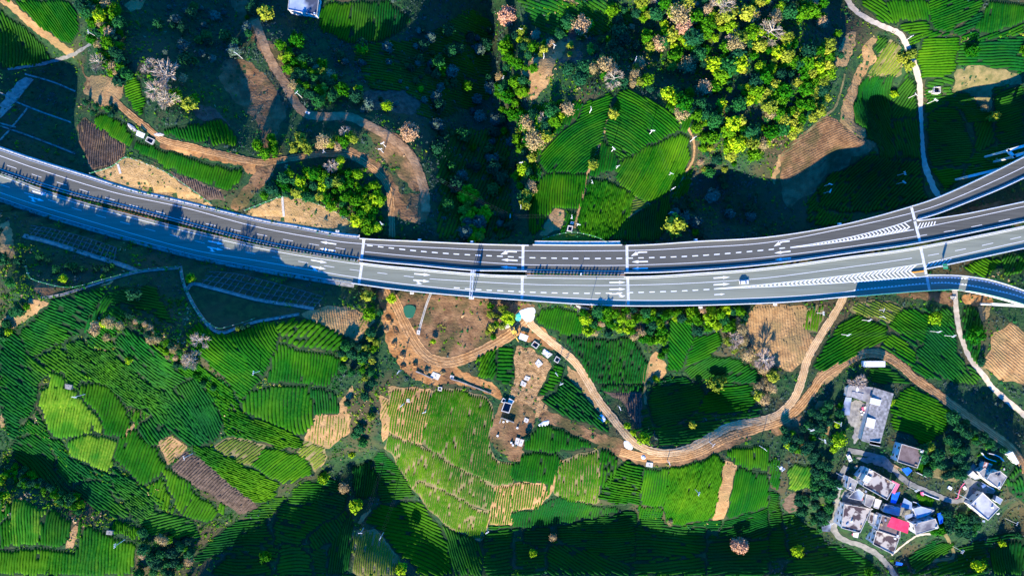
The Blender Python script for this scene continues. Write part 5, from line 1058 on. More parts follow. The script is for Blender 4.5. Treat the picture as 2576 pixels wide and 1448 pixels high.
# ------------------------------------------------------------------ village houses
def up(pts, f, h, zg=None):
    """roof corners in plan -> world xy at ground + h"""
    P = V(pts, f); c = np.mean(P, 0); g = W1(c[0], c[1], h)[2] if zg is None else zg
    k = (CAMH - (g + h)) / CAMH * S; return [((a - CX) * k, (CY - b) * k) for a, b in P], g
def ring(w, wd, z0, z1):
    b = MB(); n = len(w)
    for i in range(n):
        a, c = np.array(w[i]), np.array(w[(i + 1) % n]); d = c - a; L = float(np.hypot(*d)); m = (a + c) / 2
        b.box((m[0], m[1], (z0 + z1) / 2), (max(.1, L - wd * .98 if i % 2 else L + wd), wd, z1 - z0), math.atan2(d[1], d[0]))
    return b
def inset(w, d):
    c = np.mean(w, 0); out = []
    for p in w: v = np.array(p) - c; L = np.hypot(*v); out.append(tuple(c + v * (L - d) / L))
    return out
def house(f, pts, h, roof_m, wall_m, label, par=.45, storeys=2, win=True, slab=.22, name='house', cat='house', door=True):
    w, g = up(pts, f, h); c = np.mean(w, 0); a = sum(w[i][0] * w[(i + 1) % len(w)][1] - w[(i + 1) % len(w)][0] * w[i][1] for i in range(len(w)))
    if a < 0: w = w[::-1]
    L = [(x - c[0], y - c[1]) for x, y in w]; t = thing(name, label, cat, (c[0], c[1], g)); zb = -2.0
    body = inset(L, .35); MB().prism(body, zb, h - slab).build('wall', M[wall_m], t)
    rf = MB().prism(L, h - slab + .002, h).build('roof', M[roof_m], t)
    if par:
        inn = inset(L, .22); ring(inn, .22, h + .002, h + par).build('parapet', M['pale_concrete'], rf)
    if win:
        for i in range(len(body)):
            p, q = np.array(body[i]), np.array(body[(i + 1) % len(body)]); d = q - p; ln = float(np.hypot(*d)); n = int(ln / 3.2)
            if n < 1: continue
            nm = np.array([d[1], -d[0]]) / ln; ang = math.atan2(d[1], d[0])
            for s in range(storeys):
                for k in range(n):
                    z = (s + .55) * h / storeys; m = p + d * (k + .5) / n + nm * .02
                    if s == 0 and k == n // 2 and i == 1 and door:
                        dr = MB().box((m[0], m[1], 1.05), (1.1, .10, 2.1), ang).build('door', M['timber'], t); MB().box((m[0] + nm[0] * .08, m[1] + nm[1] * .08, 1.05), (.08, .06, .2), ang).build('handle', M['rail_steel'], dr); continue
                    fr = MB().box((m[0], m[1], z), (1.5, .08, 1.35), ang).build('window', M['wall_cream'], t); m2 = m + nm * .035; MB().box((m2[0], m2[1], z), (1.28, .05, 1.12), ang).build('pane', M['glass_dark'], fr)
    if storeys > 1 and win:
        q = inset(L, 1.6)
        for k in range(random.randint(1, 3)):
            a_, b_ = random.choice(q), random.choice(q); u = random.random(); x, y = a_[0] * u + b_[0] * (1 - u), a_[1] * u + b_[1] * (1 - u)
            if k == 0: MB().tube((x, y, h + .003), (x, y, h + .9), .45, .45, 12).build('water_drum', M['tarp_white'], rf)
            else: MB().box((x, y, h + .25), (random.uniform(.6, 1.6), random.uniform(.4, .9), .5), random.uniform(0, 3)).build('roof_box', M[random.choice(['weathered_concrete', 'roof_bluegrey', 'timber'])], rf)
    occupy(V(pts, f), 8); return t
def slab(f, pts, h, m, label, name='shed_roof', cat='roof', th=.12, par=None, legs=True):
    """light roof, tarpaulin or slab on posts"""
    w, g = up(pts, f, h); c = np.mean(w, 0); L = [(x - c[0], y - c[1]) for x, y in w]; t = thing(name, label, cat, (c[0], c[1], g))
    MB().prism(L, h - th, h).build('sheet', M[m], t)
    n = 9; p0, p1, p2, p3 = [np.array(p) for p in (L + L)[:4]]
    for k in range(1, n):
        a = p0 + (p1 - p0) * k / n; b = p3 + (p2 - p3) * k / n; d = b - a; q = (a + b) / 2
        MB().box((q[0], q[1], h + .022), (float(np.hypot(*d)), .09, .04), math.atan2(d[1], d[0])).build('rib', M[m], t)
    if legs:
        for p in inset(L, .3): MB().box((p[0], p[1], (h - th) / 2 - .5), (.15, .15, h - th + 1), 0).build('post', M['weathered_concrete'], t)
    occupy(V(pts, f), 8); return t
house('32', "1005,450 1175,500 1125,635 970,585", 6.2, 'roof_brown', 'wall_white', "white house with a brown flat roof beside the lime garden")
house('h', "480,170 835,375 717,585 388,400", 6.8, 'roof_stained', 'wall_white', "large house with a blotched flat roof beside the pink canopy")
house('h', "425,150 478,178 400,325 328,290", 4.2, 'roof_pale', 'wall_white', "white lean-to wing on the large blotched house", par=.2, storeys=1)
house('h', "440,250 520,292 465,372 392,335", 8.0, 'white_sheet', 'wall_cream', "cream stair tower on the large blotched house", par=.1, storeys=2, win=False)
house('h', "212,275 335,340 277,480 182,440", 5.2, 'roof_grey', 'wall_white', "small grey flat roofed house beside the village lane", par=.25)
house('h', "445,508 562,545 500,690 418,655", 3.6, 'roof_grey', 'wall_cream', "narrow low shed across the shaded courtyard", par=.1, storeys=1)
house('h', "150,635 512,702 360,1020 112,955", 6.8, 'roof_stained', 'wall_white', "big house with a blotched roof at the bend of the village lane")
house('h', "140,755 222,758 180,970 112,950", 7.0, 'roof_bluegrey', 'wall_white', "grey strip roof along the edge of the big blotched house", par=.05, storeys=1, win=False, door=False)
house('h', "645,780 900,860 885,1085 585,985", 6.4, 'roof_brown', 'wall_white', "dark flat roofed house under the red metal roof")
slab('h', "780,806 1017,886 990,1030 716,932", 8.4, 'roof_red', "bright red ribbed metal roof in the village", 'metal_roof')
house('h', "572,985 877,1085 800,1305 525,1165", 6.0, 'roof_stained', 'wall_white', "blotched flat roofed house above the lower lane bend")
house('h', "1062,905 1355,830 1400,950 1095,1045", 6.6, 'roof_grey', 'wall_white', "grey roofed house with a white gable wall beside the blue tarpaulin", par=.2)
house('k', "1220,815 1525,1100 1320,1315 1000,1045", 6.2, 'roof_pale', 'wall_cream', "pale flat roofed house at the far corner of the village")
house('k', "1350,490 1540,445 1660,545 1525,775 1290,600", 6.2, 'roof_grey', 'wall_cream', "upper village house with a dark stained grey roof", par=.3)
house('k', "1160,470 1270,388 1350,490 1230,575", 4.4, 'roof_grey', 'wall_cream', "low grey wing of the upper village house", par=.15, storeys=1)
house('k', "1265,288 1405,330 1350,478 1232,392", 3.6, 'rust', 'wall_cream', "rusty roofed shed behind the upper village house", par=0, storeys=1)
house('k', "1470,880 1590,950 1540,1040 1435,970", 3.0, 'roof_bluegrey', 'wall_white', "small grey blue shed beside the pale flat roofed house", par=.1, storeys=1)
house('k', "975,520 1060,445 1190,580 1100,600", 3.0, 'white_sheet', 'wall_white', "small white lean-to beside the low grey wing", par=.1, storeys=1)
house('10', "250,-20 480,-20 462,120 240,76", 6.0, 'roof_bluegrey', 'wall_white', "house with a blue grey flat roof beside the green field")
house('k', "1655,150 1760,110 1875,310 1820,340", 3.0, 'white_sheet', 'wall_white', "white sheet roofed shed beside the winding dirt road", par=0, storeys=1, name='shed', cat='shed')
house('31', "722,1275 885,1275 885,1318 722,1318", 3.0, 'white_sheet', 'wall_white', "long white shed inside the dirt road bend", par=0, storeys=1, name='shed', cat='shed')
house('h', "690,640 900,690 880,800 660,740", 3.0, 'roof_bluegrey', 'wall_cream', "low dark roofed sheds in the shaded middle of the village", par=.15, storeys=1)
house('h', "1060,700 1160,668 1340,722 1250,790 1105,835", 3.2, 'roof_bluegrey', 'wall_white', "blue grey low roof behind the white gabled house", par=.15, storeys=1)
house('h', "565,565 650,590 605,705 540,685", 3.4, 'wall_cream', 'wall_cream', "narrow tan roofed wing beside the shaded courtyard", par=.15, storeys=1)
house('h', "500,745 570,765 520,900 470,880", 3.0, 'roof_stained', 'wall_cream', "small stained shed between the two blotched houses", par=.1, storeys=1)
house('h', "555,770 635,790 590,930 540,910", 4.0, 'roof_pale', 'wall_white', "narrow pale roofed wing beside the dark flat roofed house", par=.15, storeys=1)
house('h', "270,480 345,440 420,500 380,600 200,560", 2.8, 'roof_bluegrey', 'wall_white', "low blue grey roof in the courtyard by the lane", par=.1, storeys=1)
# long house: sheets of fibre cement laid in courses
def long_house():
    h = 4.0; w, g = up("945,235 1330,355 1060,1368 700,1257", 'g', h); c = np.mean(w, 0); L = [np.array((x - c[0], y - c[1])) for x, y in w]; t = thing('long_house', "long house with a grey patched sheet roof", 'house', (c[0], c[1], g))
    MB().prism(inset([tuple(p) for p in L], .5), -2, h - .6).build('wall', M['wall_cream'], t)
    NU, NV = 9, 24; rf = MB().prism(inset([tuple(p) for p in L], .15), h - .55, h - .25).build('roof', M['timber'], t)
    for i in range(NV):
        for j in range(NU):
            u0, u1, v0, v1 = j / NU, (j + .99) / NU, i / NV, (i + 1.06) / NV; q = []
            ridge = lambda u: .75 * (1 - abs(u - .42) / .58)
            for u, v in ((u0, v0), (u1, v0), (u1, v1), (u0, v1)):
                p = (L[0] * (1 - u) + L[1] * u) * (1 - v) + (L[3] * (1 - u) + L[2] * u) * v; q.append((p[0], p[1], h - .22 + ridge(u) + .05 * ((v == v1) + (j % 2) * .3) + random.uniform(0, .03)))
            mobj('roof_sheet', q + [(a, b, z - .05) for a, b, z in q], [(0, 3, 2, 1), (4, 5, 6, 7), (0, 1, 5, 4), (1, 2, 6, 5), (2, 3, 7, 6), (3, 0, 4, 7)], M['roof_sheet'], rf)
    occupy(V("945,235 1330,355 1060,1368 700,1257", 'g'), 8)
    for pts, lab in (("880,430 1090,480 1060,590 860,540", 0), ("815,808 980,850 945,1030 782,985", 0), ("868,1265 1070,1305 1058,1368 860,1330", 0)):
        a, _ = up(pts, 'g', h + .9, g); q = [np.array((x - c[0], y - c[1])) for x, y in a]
        for k in range(9):
            s = (k + .5) / 9; m0 = q[0] * (1 - s) + q[3] * s; m1 = q[1] * (1 - s) + q[2] * s; d = m1 - m0; m = (m0 + m1) / 2; MB().box((m[0], m[1], h + .95), (float(np.hypot(*d)), .42, .06), math.atan2(d[1], d[0])).build('skylight_slat', M['white_sheet'], t)
    w2, g2 = up("490,195 945,235 870,540 720,490 500,412 418,410 440,235", 'g', 3.6); c2 = np.mean(w2, 0); t2 = thing('house_wing', "low wing of the long grey roofed house around the yard", 'house', (c2[0], c2[1], g2)); L2 = [(x - c2[0], y - c2[1]) for x, y in w2]
    MB().prism(inset(L2, .4), -2, 3.3).build('wall', M['wall_cream'], t2); r2 = MB().prism(L2, 3.35, 3.6).build('roof', M['roof_grey'], t2); a, _ = up("520,310 750,355 720,490 500,412", 'g', 3.9, g2); MB().prism([(x - c2[0], y - c2[1]) for x, y in a], 3.62, 3.85).build('raised_roof', M['roof_sheet'], r2); a, _ = up("620,225 670,235 640,325 600,315", 'g', 3.9, g2); MB().prism([(x - c2[0], y - c2[1]) for x, y in a], 3.62, 3.7).build('white_patch', M['white_sheet'], r2)
    occupy(V("490,195 945,235 870,540 720,490 500,412 418,410 440,235", 'g'), 8)
long_house()
slab('g', "400,420 515,430 475,770 300,760", 2.4, 'roof_bluegrey', "dark blue shade roof at the edge of the long house yard", 'shade_roof')
slab('h', "780,325 887,380 818,510 772,482", 3.2, 'tarp_pink', "pink ribbed canopy on the large blotched house", 'canopy', 'canopy')
slab('h', "785,500 892,482 835,632 765,620", 2.4, 'tarp_blue', "blue tarpaulin below the pink canopy", 'tarpaulin', 'tarpaulin')
slab('h', "1375,765 1470,740 1450,890 1410,905", 3.0, 'tarp_blue', "blue tarpaulin beside the white gabled house", 'tarpaulin', 'tarpaulin')
slab('h', "275,1015 347,1020 335,1085 272,1070", 2.6, 'white_sheet', "small white shed roof below the big blotched house", 'shed_roof')
slab('h', "945,560 1045,620 1050,715 900,680", 2.4, 'roof_bluegrey', "blue grey pen roof in the middle of the village", 'shed_roof')
slab('h', "950,790 1060,760 1085,790 960,850", 2.6, 'roof_bluegrey', "blue grey lean-to beside the red metal roof", 'shed_roof')
slab('h', "0,350 70,375 66,408 -10,398", 2.4, 'tarp_blue', "small blue shelter on the outer side of the village lane", 'shelter', 'shelter')
slab('32', "400,1045 480,1050 470,1115 410,1110", 2.6, 'roof_bluegrey', "dark blue shed roof on the outer lane bend", 'shed_roof')
slab('h', "905,180 1000,155 1050,200 985,270", 2.0, 'tarp_blue', "blue cover over stacked poles by the brown roofed house", 'tarpaulin', 'tarpaulin')
slab('h', "840,1395 930,1420 910,1448 830,1440", 1.4, 'tarp_blue', "blue sheeted heap beside the lower lane", 'tarpaulin', 'tarpaulin')
for k in range(7):   # stacked poles
    a, b = W(V("%f,%f %f,%f" % (760 + 12 * k, 95 + 6 * k, 830 + 26 * k, 190 + 4 * k), 'h')); t = MB().tube((0, 0, .35 + .05 * (k % 3)), (b[0] - a[0], b[1] - a[1], b[2] - a[2] + .35), .12, n=6).build('timber_pole', M['timber'], None, tuple(a)); tag(t, "long timber pole lying beside the brown roofed house", 'pole', "timber poles by the brown roofed house")
# ------------------------------------------------------------------ tanks, pads, walls, spills
def tank(f, pts, h, label, water='water_dark', wall='pale_concrete', wd=.35, cover=None):
    w, g = up(pts, f, h); c = np.mean(w, 0); L = [(x - c[0], y - c[1]) for x, y in w]; t = thing('water_tank', label, 'tank', (c[0], c[1], g)); b = ring(inset(L, wd / 2), wd, -1.2, h); b.build('wall', M[wall], t)
    MB().prism(inset(L, wd), -1.0, h * .15).build('water', M[water], t); occupy(V(pts, f), 8)
tank('00', "1110,1030 1165,1055 1145,1090 1095,1062", 1.3, "open water tank with blue water beside the orange track")
tank('f', "1318,440 1362,470 1335,505 1292,475", 1.3, "narrow dark water tank beside the sheeted hut"); tank('f', "1502,565 1535,588 1512,625 1480,605", 1.2, "small square water tank beside the straw lot")
tank('f', "1072,945 1135,962 1108,1038 1045,1020", 2.2, "large dark water tank at the corner of the work yard"); tank('f', "1060,912 1085,925 1070,955 1042,945", 1.4, "small dark tank beside the large water tank")
tank('f', "525,820 555,825 548,855 520,848", .8, "little green water pit on the crop slope", 'water_green'); tank('30', "1255,655 1303,655 1303,702 1252,702", 2.2, "white square tank beside the concrete path")
tank('21', "424,252 460,256 452,298 415,292", 1.8, "open concrete tank at the foot of the dome"); tank('32', "690,195 740,150 755,240 700,245", .4, "small planted pool in the long house yard", 'water_green', 'weathered_concrete', .2)
tank('11', "1030,1010 1060,1020 1075,1060 1045,1065", .3, "dark pit beside the construction track", 'water_dark', 'soil_brown', .3)
def pads():
    for f, pts, h, lab in (('f', "1352,588 1390,630 1352,662 1322,625", .5, "pale concrete lid on the straw lot"), ('f', "1245,728 1288,742 1268,772 1232,760", .5, "pale concrete lid in the lower straw lot"), ('f', "1215,765 1255,790 1240,822 1200,805", .6, "white concrete lid beside the lower straw lot lid"),
            ('f', "1110,912 1155,938 1135,965 1098,945", 1.2, "tan slab beside the large water tank"), ('f', "1240,1072 1275,1088 1260,1120 1230,1105", .6, "tan slab by the burnt patch in the work yard"), ('f', "1168,1238 1200,1248 1182,1305 1155,1290", .9, "left pale slab at the end of the work yard"), ('f', "1204,1250 1235,1258 1215,1315 1186,1306", .9, "right pale slab at the end of the work yard"),
            ('f', "480,695 545,720 520,765 455,735", .5, "pale broken slab beside the bare orange ground"), ('f', "625,722 655,730 650,755 618,745", .6, "grey slab at the head of the long wall"), ('f', "262,918 292,922 288,950 258,945", .5, "small grey slab on the crop slope"), ('f', "1400,505 1470,550 1430,585 1375,540", .4, "white sheeted slab beside the dirt road"),
            ('10', "375,838 412,850 400,866 370,852", .8, "white slab beside the brown upper track"), ('22', "1015,590 1065,595 1060,630 1010,622", 1.2, "tan slab below the dirt road bend"), ('21', "445,220 470,225 462,246 438,240", 1.0, "small white slab beside the tank at the dome"), ('30', "1212,672 1245,675 1240,700 1210,698", .5, "grey slab beside the white square tank"), ('11', "600,285 630,290 626,305 600,302", 1.2, "small white box on the second cut slope"),
            ('02', "490,0 545,10 535,45 490,35", 1.8, "small grey hut on the left hill crest"), ('02', "805,1105 850,1110 845,1140 800,1135", 1.8, "little grey hut beside the bushy plot"), ('32', "1365,1085 1405,1090 1400,1115 1362,1112", 1.5, "little brick hut below the white gabled house"), ('11', "1215,1040 1240,1042 1236,1075 1212,1072", .8, "pale sump at the end of the flume")):
        w, g = up(pts, f, h); c = np.mean(w, 0); L = [(x - c[0], y - c[1]) for x, y in w]; t = thing('concrete_slab' if h < 1.5 else 'hut', lab, 'slab' if h < 1.5 else 'hut', (c[0], c[1], g))
        MB().prism(inset(L, .12), -.8, h - .16).build('base', M['weathered_concrete'], t); MB().prism(L, h - .158, h).build('lid' if h < 1.5 else 'roof', M['pale_concrete' if h < 1.5 else 'weathered_concrete'], t)
        MB().box((0, 0, h + .04), (.5, .5, .08)).build('hatch', M['weathered_concrete'], t)
pads()
slab('f', "1205,375 1270,400 1250,445 1185,420", 2.6, 'tarp_white', "white sheeted hut beside the yellow digger", 'hut_roof', 'hut')
slab('00', "1035,985 1095,1010 1080,1045 1025,1020", 2.0, 'tarp_white', "white sheeted shelter beside the open water tank", 'shelter', 'shelter')
def wall_line(f, pts, h, wd, m, label, name='retaining_wall'):
    xy = W(spline(V(pts, f), 5))[:, :2]; c = xy[0]; z = float(hz(*c)); hh = hz(xy[:, 0], xy[:, 1]); v, q = wall_along(xy, wd, hh - 1, hh + h); t = thing(name, label, 'wall', (c[0], c[1], z)); mobj('wall', v - np.array([c[0], c[1], z]), q, M[m], t)
    v, q = wall_along(xy, wd + .12, hh + h + .002, hh + h + .12); mobj('coping', v - np.array([c[0], c[1], z]), q, M[m], t)
wall_line('f', "340,690 400,715 480,752", .9, .5, 'weathered_concrete', "short grey wall on the bare orange ground"); wall_line('f', "625,752 720,780 850,830 960,872", .7, .4, 'weathered_concrete', "long grey wall beside the crop slope")
wall_line('f', "1045,1070 1150,1108", 2.2, .3, 'weathered_concrete', "tall grey wall in the work yard"); wall_line('f', "1045,1070 1032,1115", 1.6, .3, 'weathered_concrete', "short end wall in the work yard")
wall_line('h', "1290,115 1260,190 1215,275", 1.8, .25, 'wall_white', "white wall beside the lime garden"); wall_line('h', "1090,215 1150,245 1215,275", 1.5, .2, 'wall_white', "low white wall below the lime garden")
wall_line('h', "105,605 250,640 500,690", 2.2, .25, 'wall_white', "white courtyard wall above the big blotched house"); wall_line('h', "1040,600 1100,620 1145,665", 1.2, .2, 'wall_white', "curved pale wall by the walled garden")
wall_line('k', "1190,120 1260,205 1340,240 1440,272", 1.2, .25, 'wall_white', "pale wall around the green bank"); wall_line('k', "1310,130 1430,160 1520,205 1575,270", 1.2, .25, 'wall_white', "outer pale wall around the green bank"); wall_line('k', "1195,645 1290,700 1400,762", 1.2, .2, 'wall_white', "low wall below the upper village house")
wall_line('k', "160,830 300,890 450,945", .9, .2, 'tarp_white', "white fence along the village lane", 'lane_fence'); wall_line('k', "900,655 840,720 800,830 780,920 740,930", .6, .22, 'tarp_pink', "long pink cloth line fence by the lane", 'cloth_fence')
def heap(f, pts, m, label, name, h=.5, cat='heap'):
    pv = soften(V(pts, f), 4); P = np.array(pv); c = W1(*P.mean(0)); pw = [tuple(p[:2]) for p in W(pv)]; occupy(pv, 8)
    R = np.array(pw); rings = [(1.0, 0.05), (.8, .55), (.5, .9), (.2, 1.0)]; vs = []; fs = []; n = len(R); ctr = R.mean(0)
    for s, e in rings:
        q = ctr + (R - ctr) * (s + RNG.uniform(-.08, .08, (n, 1)) * (s < 1)); vs += [(x - c[0], y - c[1], float(hz(x, y)) + .18 + h * e * random.uniform(.6, 1.3) - c[2]) for x, y in q]
    for r in range(3):
        for i in range(n): fs.append((r * n + i, r * n + (i + 1) % n, (r + 1) * n + (i + 1) % n, (r + 1) * n + i))
    fs.append(tuple(3 * n + i for i in range(n))); o = mobj(name, vs, fs, M[m], None, tuple(c)); tag(o, label, cat); return o
for k, (x, y, r_) in enumerate(((70, 180, 26), (110, 260, 30), (95, 350, 24), (160, 470, 30), (230, 560, 28), (330, 640, 26), (420, 690, 24), (230, 650, 30), (560, 700, 22))):
    heap('f', ' '.join('%f,%f' % (x + r_ * random.uniform(.7, 1.3) * math.cos(a), y + r_ * random.uniform(.7, 1.3) * math.sin(a)) for a in np.linspace(0, 6.28, 9)[:-1]), 'soil_orange' if k % 2 else 'soil_tan', ("orange" if k % 2 else "tan") + " spoil heap along the outer side of the construction track", 'spoil_heap', random.uniform(.6, 1.3))['group'] = 'spoil heaps along the construction track'
heap('f', "1190,190 1250,170 1310,160 1330,190 1310,280 1260,290 1230,270 1200,240", 'slurry_pale', "pale concrete spill beside the teal sheet", 'concrete_spill', .3, 'spill'); heap('f', "1155,225 1195,200 1215,230 1205,275 1165,275", 'tarp_teal', "crumpled teal sheet beside the pale concrete spill", 'crumpled_sheet', .7, 'sheet')
heap('f', "1020,300 1100,250 1150,280 1120,330 1030,355", 'rubble', "grey rubble heap beside the yellow digger", 'rubble_heap', .6); heap('f', "1400,1100 1445,1095 1430,1140 1370,1150 1345,1135", 'slurry_pale', "pale slurry patch below the burnt strip", 'slurry_patch', .3, 'spill')
heap('22', "840,430 880,425 915,480 900,500 850,480", 'slurry_pale', "blue grey slurry patch at the dirt road bend", 'slurry_patch', .25, 'spill'); heap('22', "645,240 680,225 715,270 680,295 650,275", 'slurry_pale', "blue grey slurry patch along the dirt road", 'slurry_patch', .25, 'spill')
heap('22', "968,540 1000,535 1012,560 985,572", 'tarp_white', "small heap of white sheeting at the dirt road bend", 'sheet_heap', .7); heap('f', "1650,140 1740,160 1790,180 1700,185", 'rubble', "pale rubble under the outer bridge edge", 'rubble_heap', .5); heap('f', "1910,180 1975,185 1960,205 1920,200", 'rubble', "white rubble heap beside the scrubby bank", 'rubble_heap', .5)
heap('f', "1410,510 1455,540 1430,565 1395,540", 'tarp_white', "white sheeting over the slab beside the dirt road", 'sheet_heap', .5); heap('31', "1370,780 1420,770 1425,800 1380,810", 'rubble', "pale stone heap by the pale curved road", 'rubble_heap', .6); heap('00', "960,925 1010,950 1040,985 1015,1000 970,960", 'rubble', "grey rubble along the orange track", 'rubble_heap', .5); heap('00', "1150,1010 1210,1000 1250,1020 1190,1035", 'rubble', "scattered pale boards on the orange track", 'board_heap', .3)
heap('11', "1110,870 1140,850 1185,860 1200,920 1160,960 1125,930", 'rubble', "muddy pale rim around the little green pond", 'pond_rim', .25)
c = W1(*V("1160,900", '11')[0]); pts = [(3.0 * math.cos(a) * (1 + .15 * math.sin(3 * a)), 3.8 * math.sin(a) * (1 + .12 * math.cos(2 * a))) for a in np.linspace(0, 2 * math.pi, 24, endpoint=False)]; o = mobj('pond', [(x, y, .75) for x, y in pts], [tuple(range(24))], M['water_green'], None, tuple(c)); struct(o)
for k, (x, y) in enumerate(((1063, 1108), (1095, 1103), (1178, 1158), (1014, 1223), (1128, 1280), (1141, 1300))):
    p = W1(*V('%d,%d' % (x, y), 'f')[0], .6); t = thing('barrel', "white plastic barrel standing in the work yard", 'barrel', (p[0], p[1], p[2] + .1), group="barrels in the work yard"); MB().tube((0, 0, 0), (0, 0, .95), .52, .52, 14).build('drum', M['post_white'], t); MB().tube((0, 0, .951), (0, 0, 1.02), .42, .42, 14).build('lid', M['tarp_white'], t)
# ------------------------------------------------------------------ power poles
def pole_meshes():
    b = MB().tube((0, 0, -.8), (0, 0, 9.0), .19, .12, 8); s = bpy.data.meshes.new('shaft'); s.from_pydata([tuple(v) for v in b.v], [], b.f); s.materials.append(M['pole_concrete'])
    a = MB().box((0, 0, 0), (2.0, .14, .14)); c = bpy.data.meshes.new('crossarm'); c.from_pydata(a.v, [], a.f); c.materials.append(M['insulator'])
    i = MB().tube((0, 0, 0), (0, 0, .38), .11, .15, 7); d = bpy.data.meshes.new('insulator'); d.from_pydata([tuple(v) for v in i.v], [], i.f); d.materials.append(M['insulator'])
    k = MB().box((0, 0, 0), (1.7, .9, .9)); tr = bpy.data.meshes.new('transformer'); tr.from_pydata(k.v, [], k.f); tr.materials.append(M['insulator']); return s, c, d, tr
PM = pole_meshes(); POLES = {}
def pole(vx, vy, where, arms=2, h=1.0, rot=None, trans=False):
    p = W1(vx, vy, 9.0 * h); t = thing('power_pole', "concrete power pole " + where, 'power pole', tuple(p), random.uniform(0, 3.1) if rot is None else rot, "power poles across the hillside"); t.scale = (1, 1, h)
    link('shaft', PM[0], t)
    for k in range(arms):
        a = link('crossarm', PM[1], t, (0, .16, 8.75 - .95 * k))
        for x in (-.85, 0, .85): link('insulator', PM[2], a, (x, 0, .07))
    if trans: link('transformer', PM[3], t, (0, .6, 6.2))
    POLES[(vx, vy)] = (p[0], p[1], p[2] + 8.9 * h)
for q in ((222, 80, "by the crossing path wood", 1), (593, 133, "on the big shaded bank", 1), (746, 233, "beside the brown upper track", 1), (962, 360, "with two arms above the upper tracks", 2), (956, 375, "between the two upper tracks", 2), (814, 380, "low beside the upper dirt track", 1, .5),
          (1266, 195, "on the rim of the shaded valley", 1), (1310, 72, "above the tan clearing", 1), (1395, 112, "beside the tan clearing", 1, .8), (1369, 138, "at the lower end of the tan clearing", 1, .7), (1601, 147, "in the ravine", 1), (1488, 273, "at the upper left of the domed tea", 1), (1643, 327, "high on the domed tea hill", 2), (1545, 372, "in the middle of the domed tea hill", 2), (1555, 418, "short, in the lower middle of the dome", 1, .7),
          (1690, 435, "short, on the bright flank of the dome", 1, .7), (1696, 473, "at the lower corner of the bright flank", 2), (1748, 346, "beside the footpath right of the dome", 1), (1311, 409, "left of the dome in the tan trees", 2), (1491, 457, "short, beside the earth path on the dome", 1, .6), (2357, 250, "beside the white square tank", 2), (2279, 435, "in the shaded terraces by the path", 2), (2277, 457, "lower in the shaded terraces by the path", 2), (2091, 462, "in the dark terraces below the brown field", 2), (2091, 480, "beside its twin in the dark terraces", 2), (2294, 92, "at the concrete path corner", 1, .6), (2306, 237, "leaning along the concrete path", 1, .9),
          (959, 561, "beside the second cut slope", 2), (1284, 543, "in the shaded valley by the bridge", 2), (1002, 936, "on the crop slope margin", 2), (1311, 520, "beside the dome foot", 2), (1440, 545, "behind the open tank at the dome", 2), (1456, 563, "beside the open tank at the dome", 2), (1691, 533, "behind the pale olive tree", 1), (1401, 941, "in the narrow tea plot", 2), (1413, 967, "at the lower end of the narrow tea plot", 2),
          (2074, 788, "beside the gravel road under the bridge", 2), (2190, 806, "in the lumpy tea below the slip road", 2), (2137, 843, "in the lumpy tea field", 2), (2365, 835, "in the dark tea slope", 2), (2402, 846, "beside the pale curved road", 2), (2225, 780, "short, in the dry olive terraces", 1, .6), (2225, 797, "short, below the dry olive terraces", 1, .6), (185, 998, "beside the hut on the left hill", 2), (463, 1151, "on the grey brown tilled strip", 1), (288, 1373, "in the wide green field", 2), (637, 938, "in the striped tea slope", 2),
          (1010, 1021, "low on the sparse crop", 2), (1067, 1038, "beside the small pits on the sparse crop", 2), (1226, 1340, "at the end of the earth footpath", 2), (906, 1341, "beside the pale dotted crop", 1), (957, 1353, "beside the curving hedges", 1), (1561, 1027, "beside the dirt road and the tilled plot", 2), (1796, 1120, "on the bare strip at the dirt road bend", 1), (1760, 1242, "in the smooth bright field", 2), (1926, 1130, "beside the bright upper field", 1), (1685, 1165, "below the dirt road bend", 1, .7),
          (2045, 1083, "on the bare ground west of the long house", 2), (1972, 1182, "with a transformer at the vegetable garden", 2, 1, None, True), (2117, 1067, "in the long house yard", 1), (2115, 1230, "beside the lane by the small grey house", 2), (2124, 1200, "at the upper end of the village lane", 1), (2095, 1318, "at the lane bend", 2), (2432, 1252, "at the lane junction", 1), (2309, 1235, "beside the walled garden", 2), (2424, 1388, "on the shaded slope below the village", 2), (2560, 1317, "below the pale flat roofed house", 1), (2078, 1110, "near the bare patch by the long house", 2)): pole(*q)
def wires(a, b, label, n=3):
    A, B = Vector(POLES[a]), Vector(POLES[b]); t = thing('power_line', label, 'wire', tuple(A)); d = (B - A); s = Vector((-d.y, d.x, 0)).normalized()
    for k in range(n):
        mb = MB(); o = s * (.8 * (k - (n - 1) / 2)); pts = [Vector((0, 0, 0)) + d * u + o - Vector((0, 0, 4 * (d.length / 40) * u * (1 - u))) for u in np.linspace(0, 1, 13)]
        for p, q in zip(pts[:-1], pts[1:]): mb.tube(p, q, .014, n=3)
        mb.build('wire', M['wire'], t)
for a, b, lab in (((956, 375), (1284, 543), "power line from the upper tracks to the bridge"), ((1284, 543), (1440, 545), "power line over the dome foot"), ((593, 133), (746, 233), "power line along the brown upper track"), ((746, 233), (956, 375), "power line down to the two upper tracks"), ((1010, 1021), (906, 1341), "power line over the shaded hollow"), ((1067, 1038), (957, 1353), "second power line over the shaded hollow"), ((1643, 327), (1696, 473), "power line across the dome flank"), ((1601, 147), (1643, 327), "power line from the ravine to the dome"), ((1545, 372), (1555, 418), "short power line inside the dome"), ((2045, 1083), (1972, 1182), "power line to the vegetable garden"), ((1972, 1182), (2095, 1318), "power line to the lane bend"), ((2115, 1230), (2309, 1235), "power line across the village"), ((2137, 843), (2365, 835), "power line across the lumpy tea"), ((288, 1373), (463, 1151), "power line over the wide green field")): wires(a, b, lab)
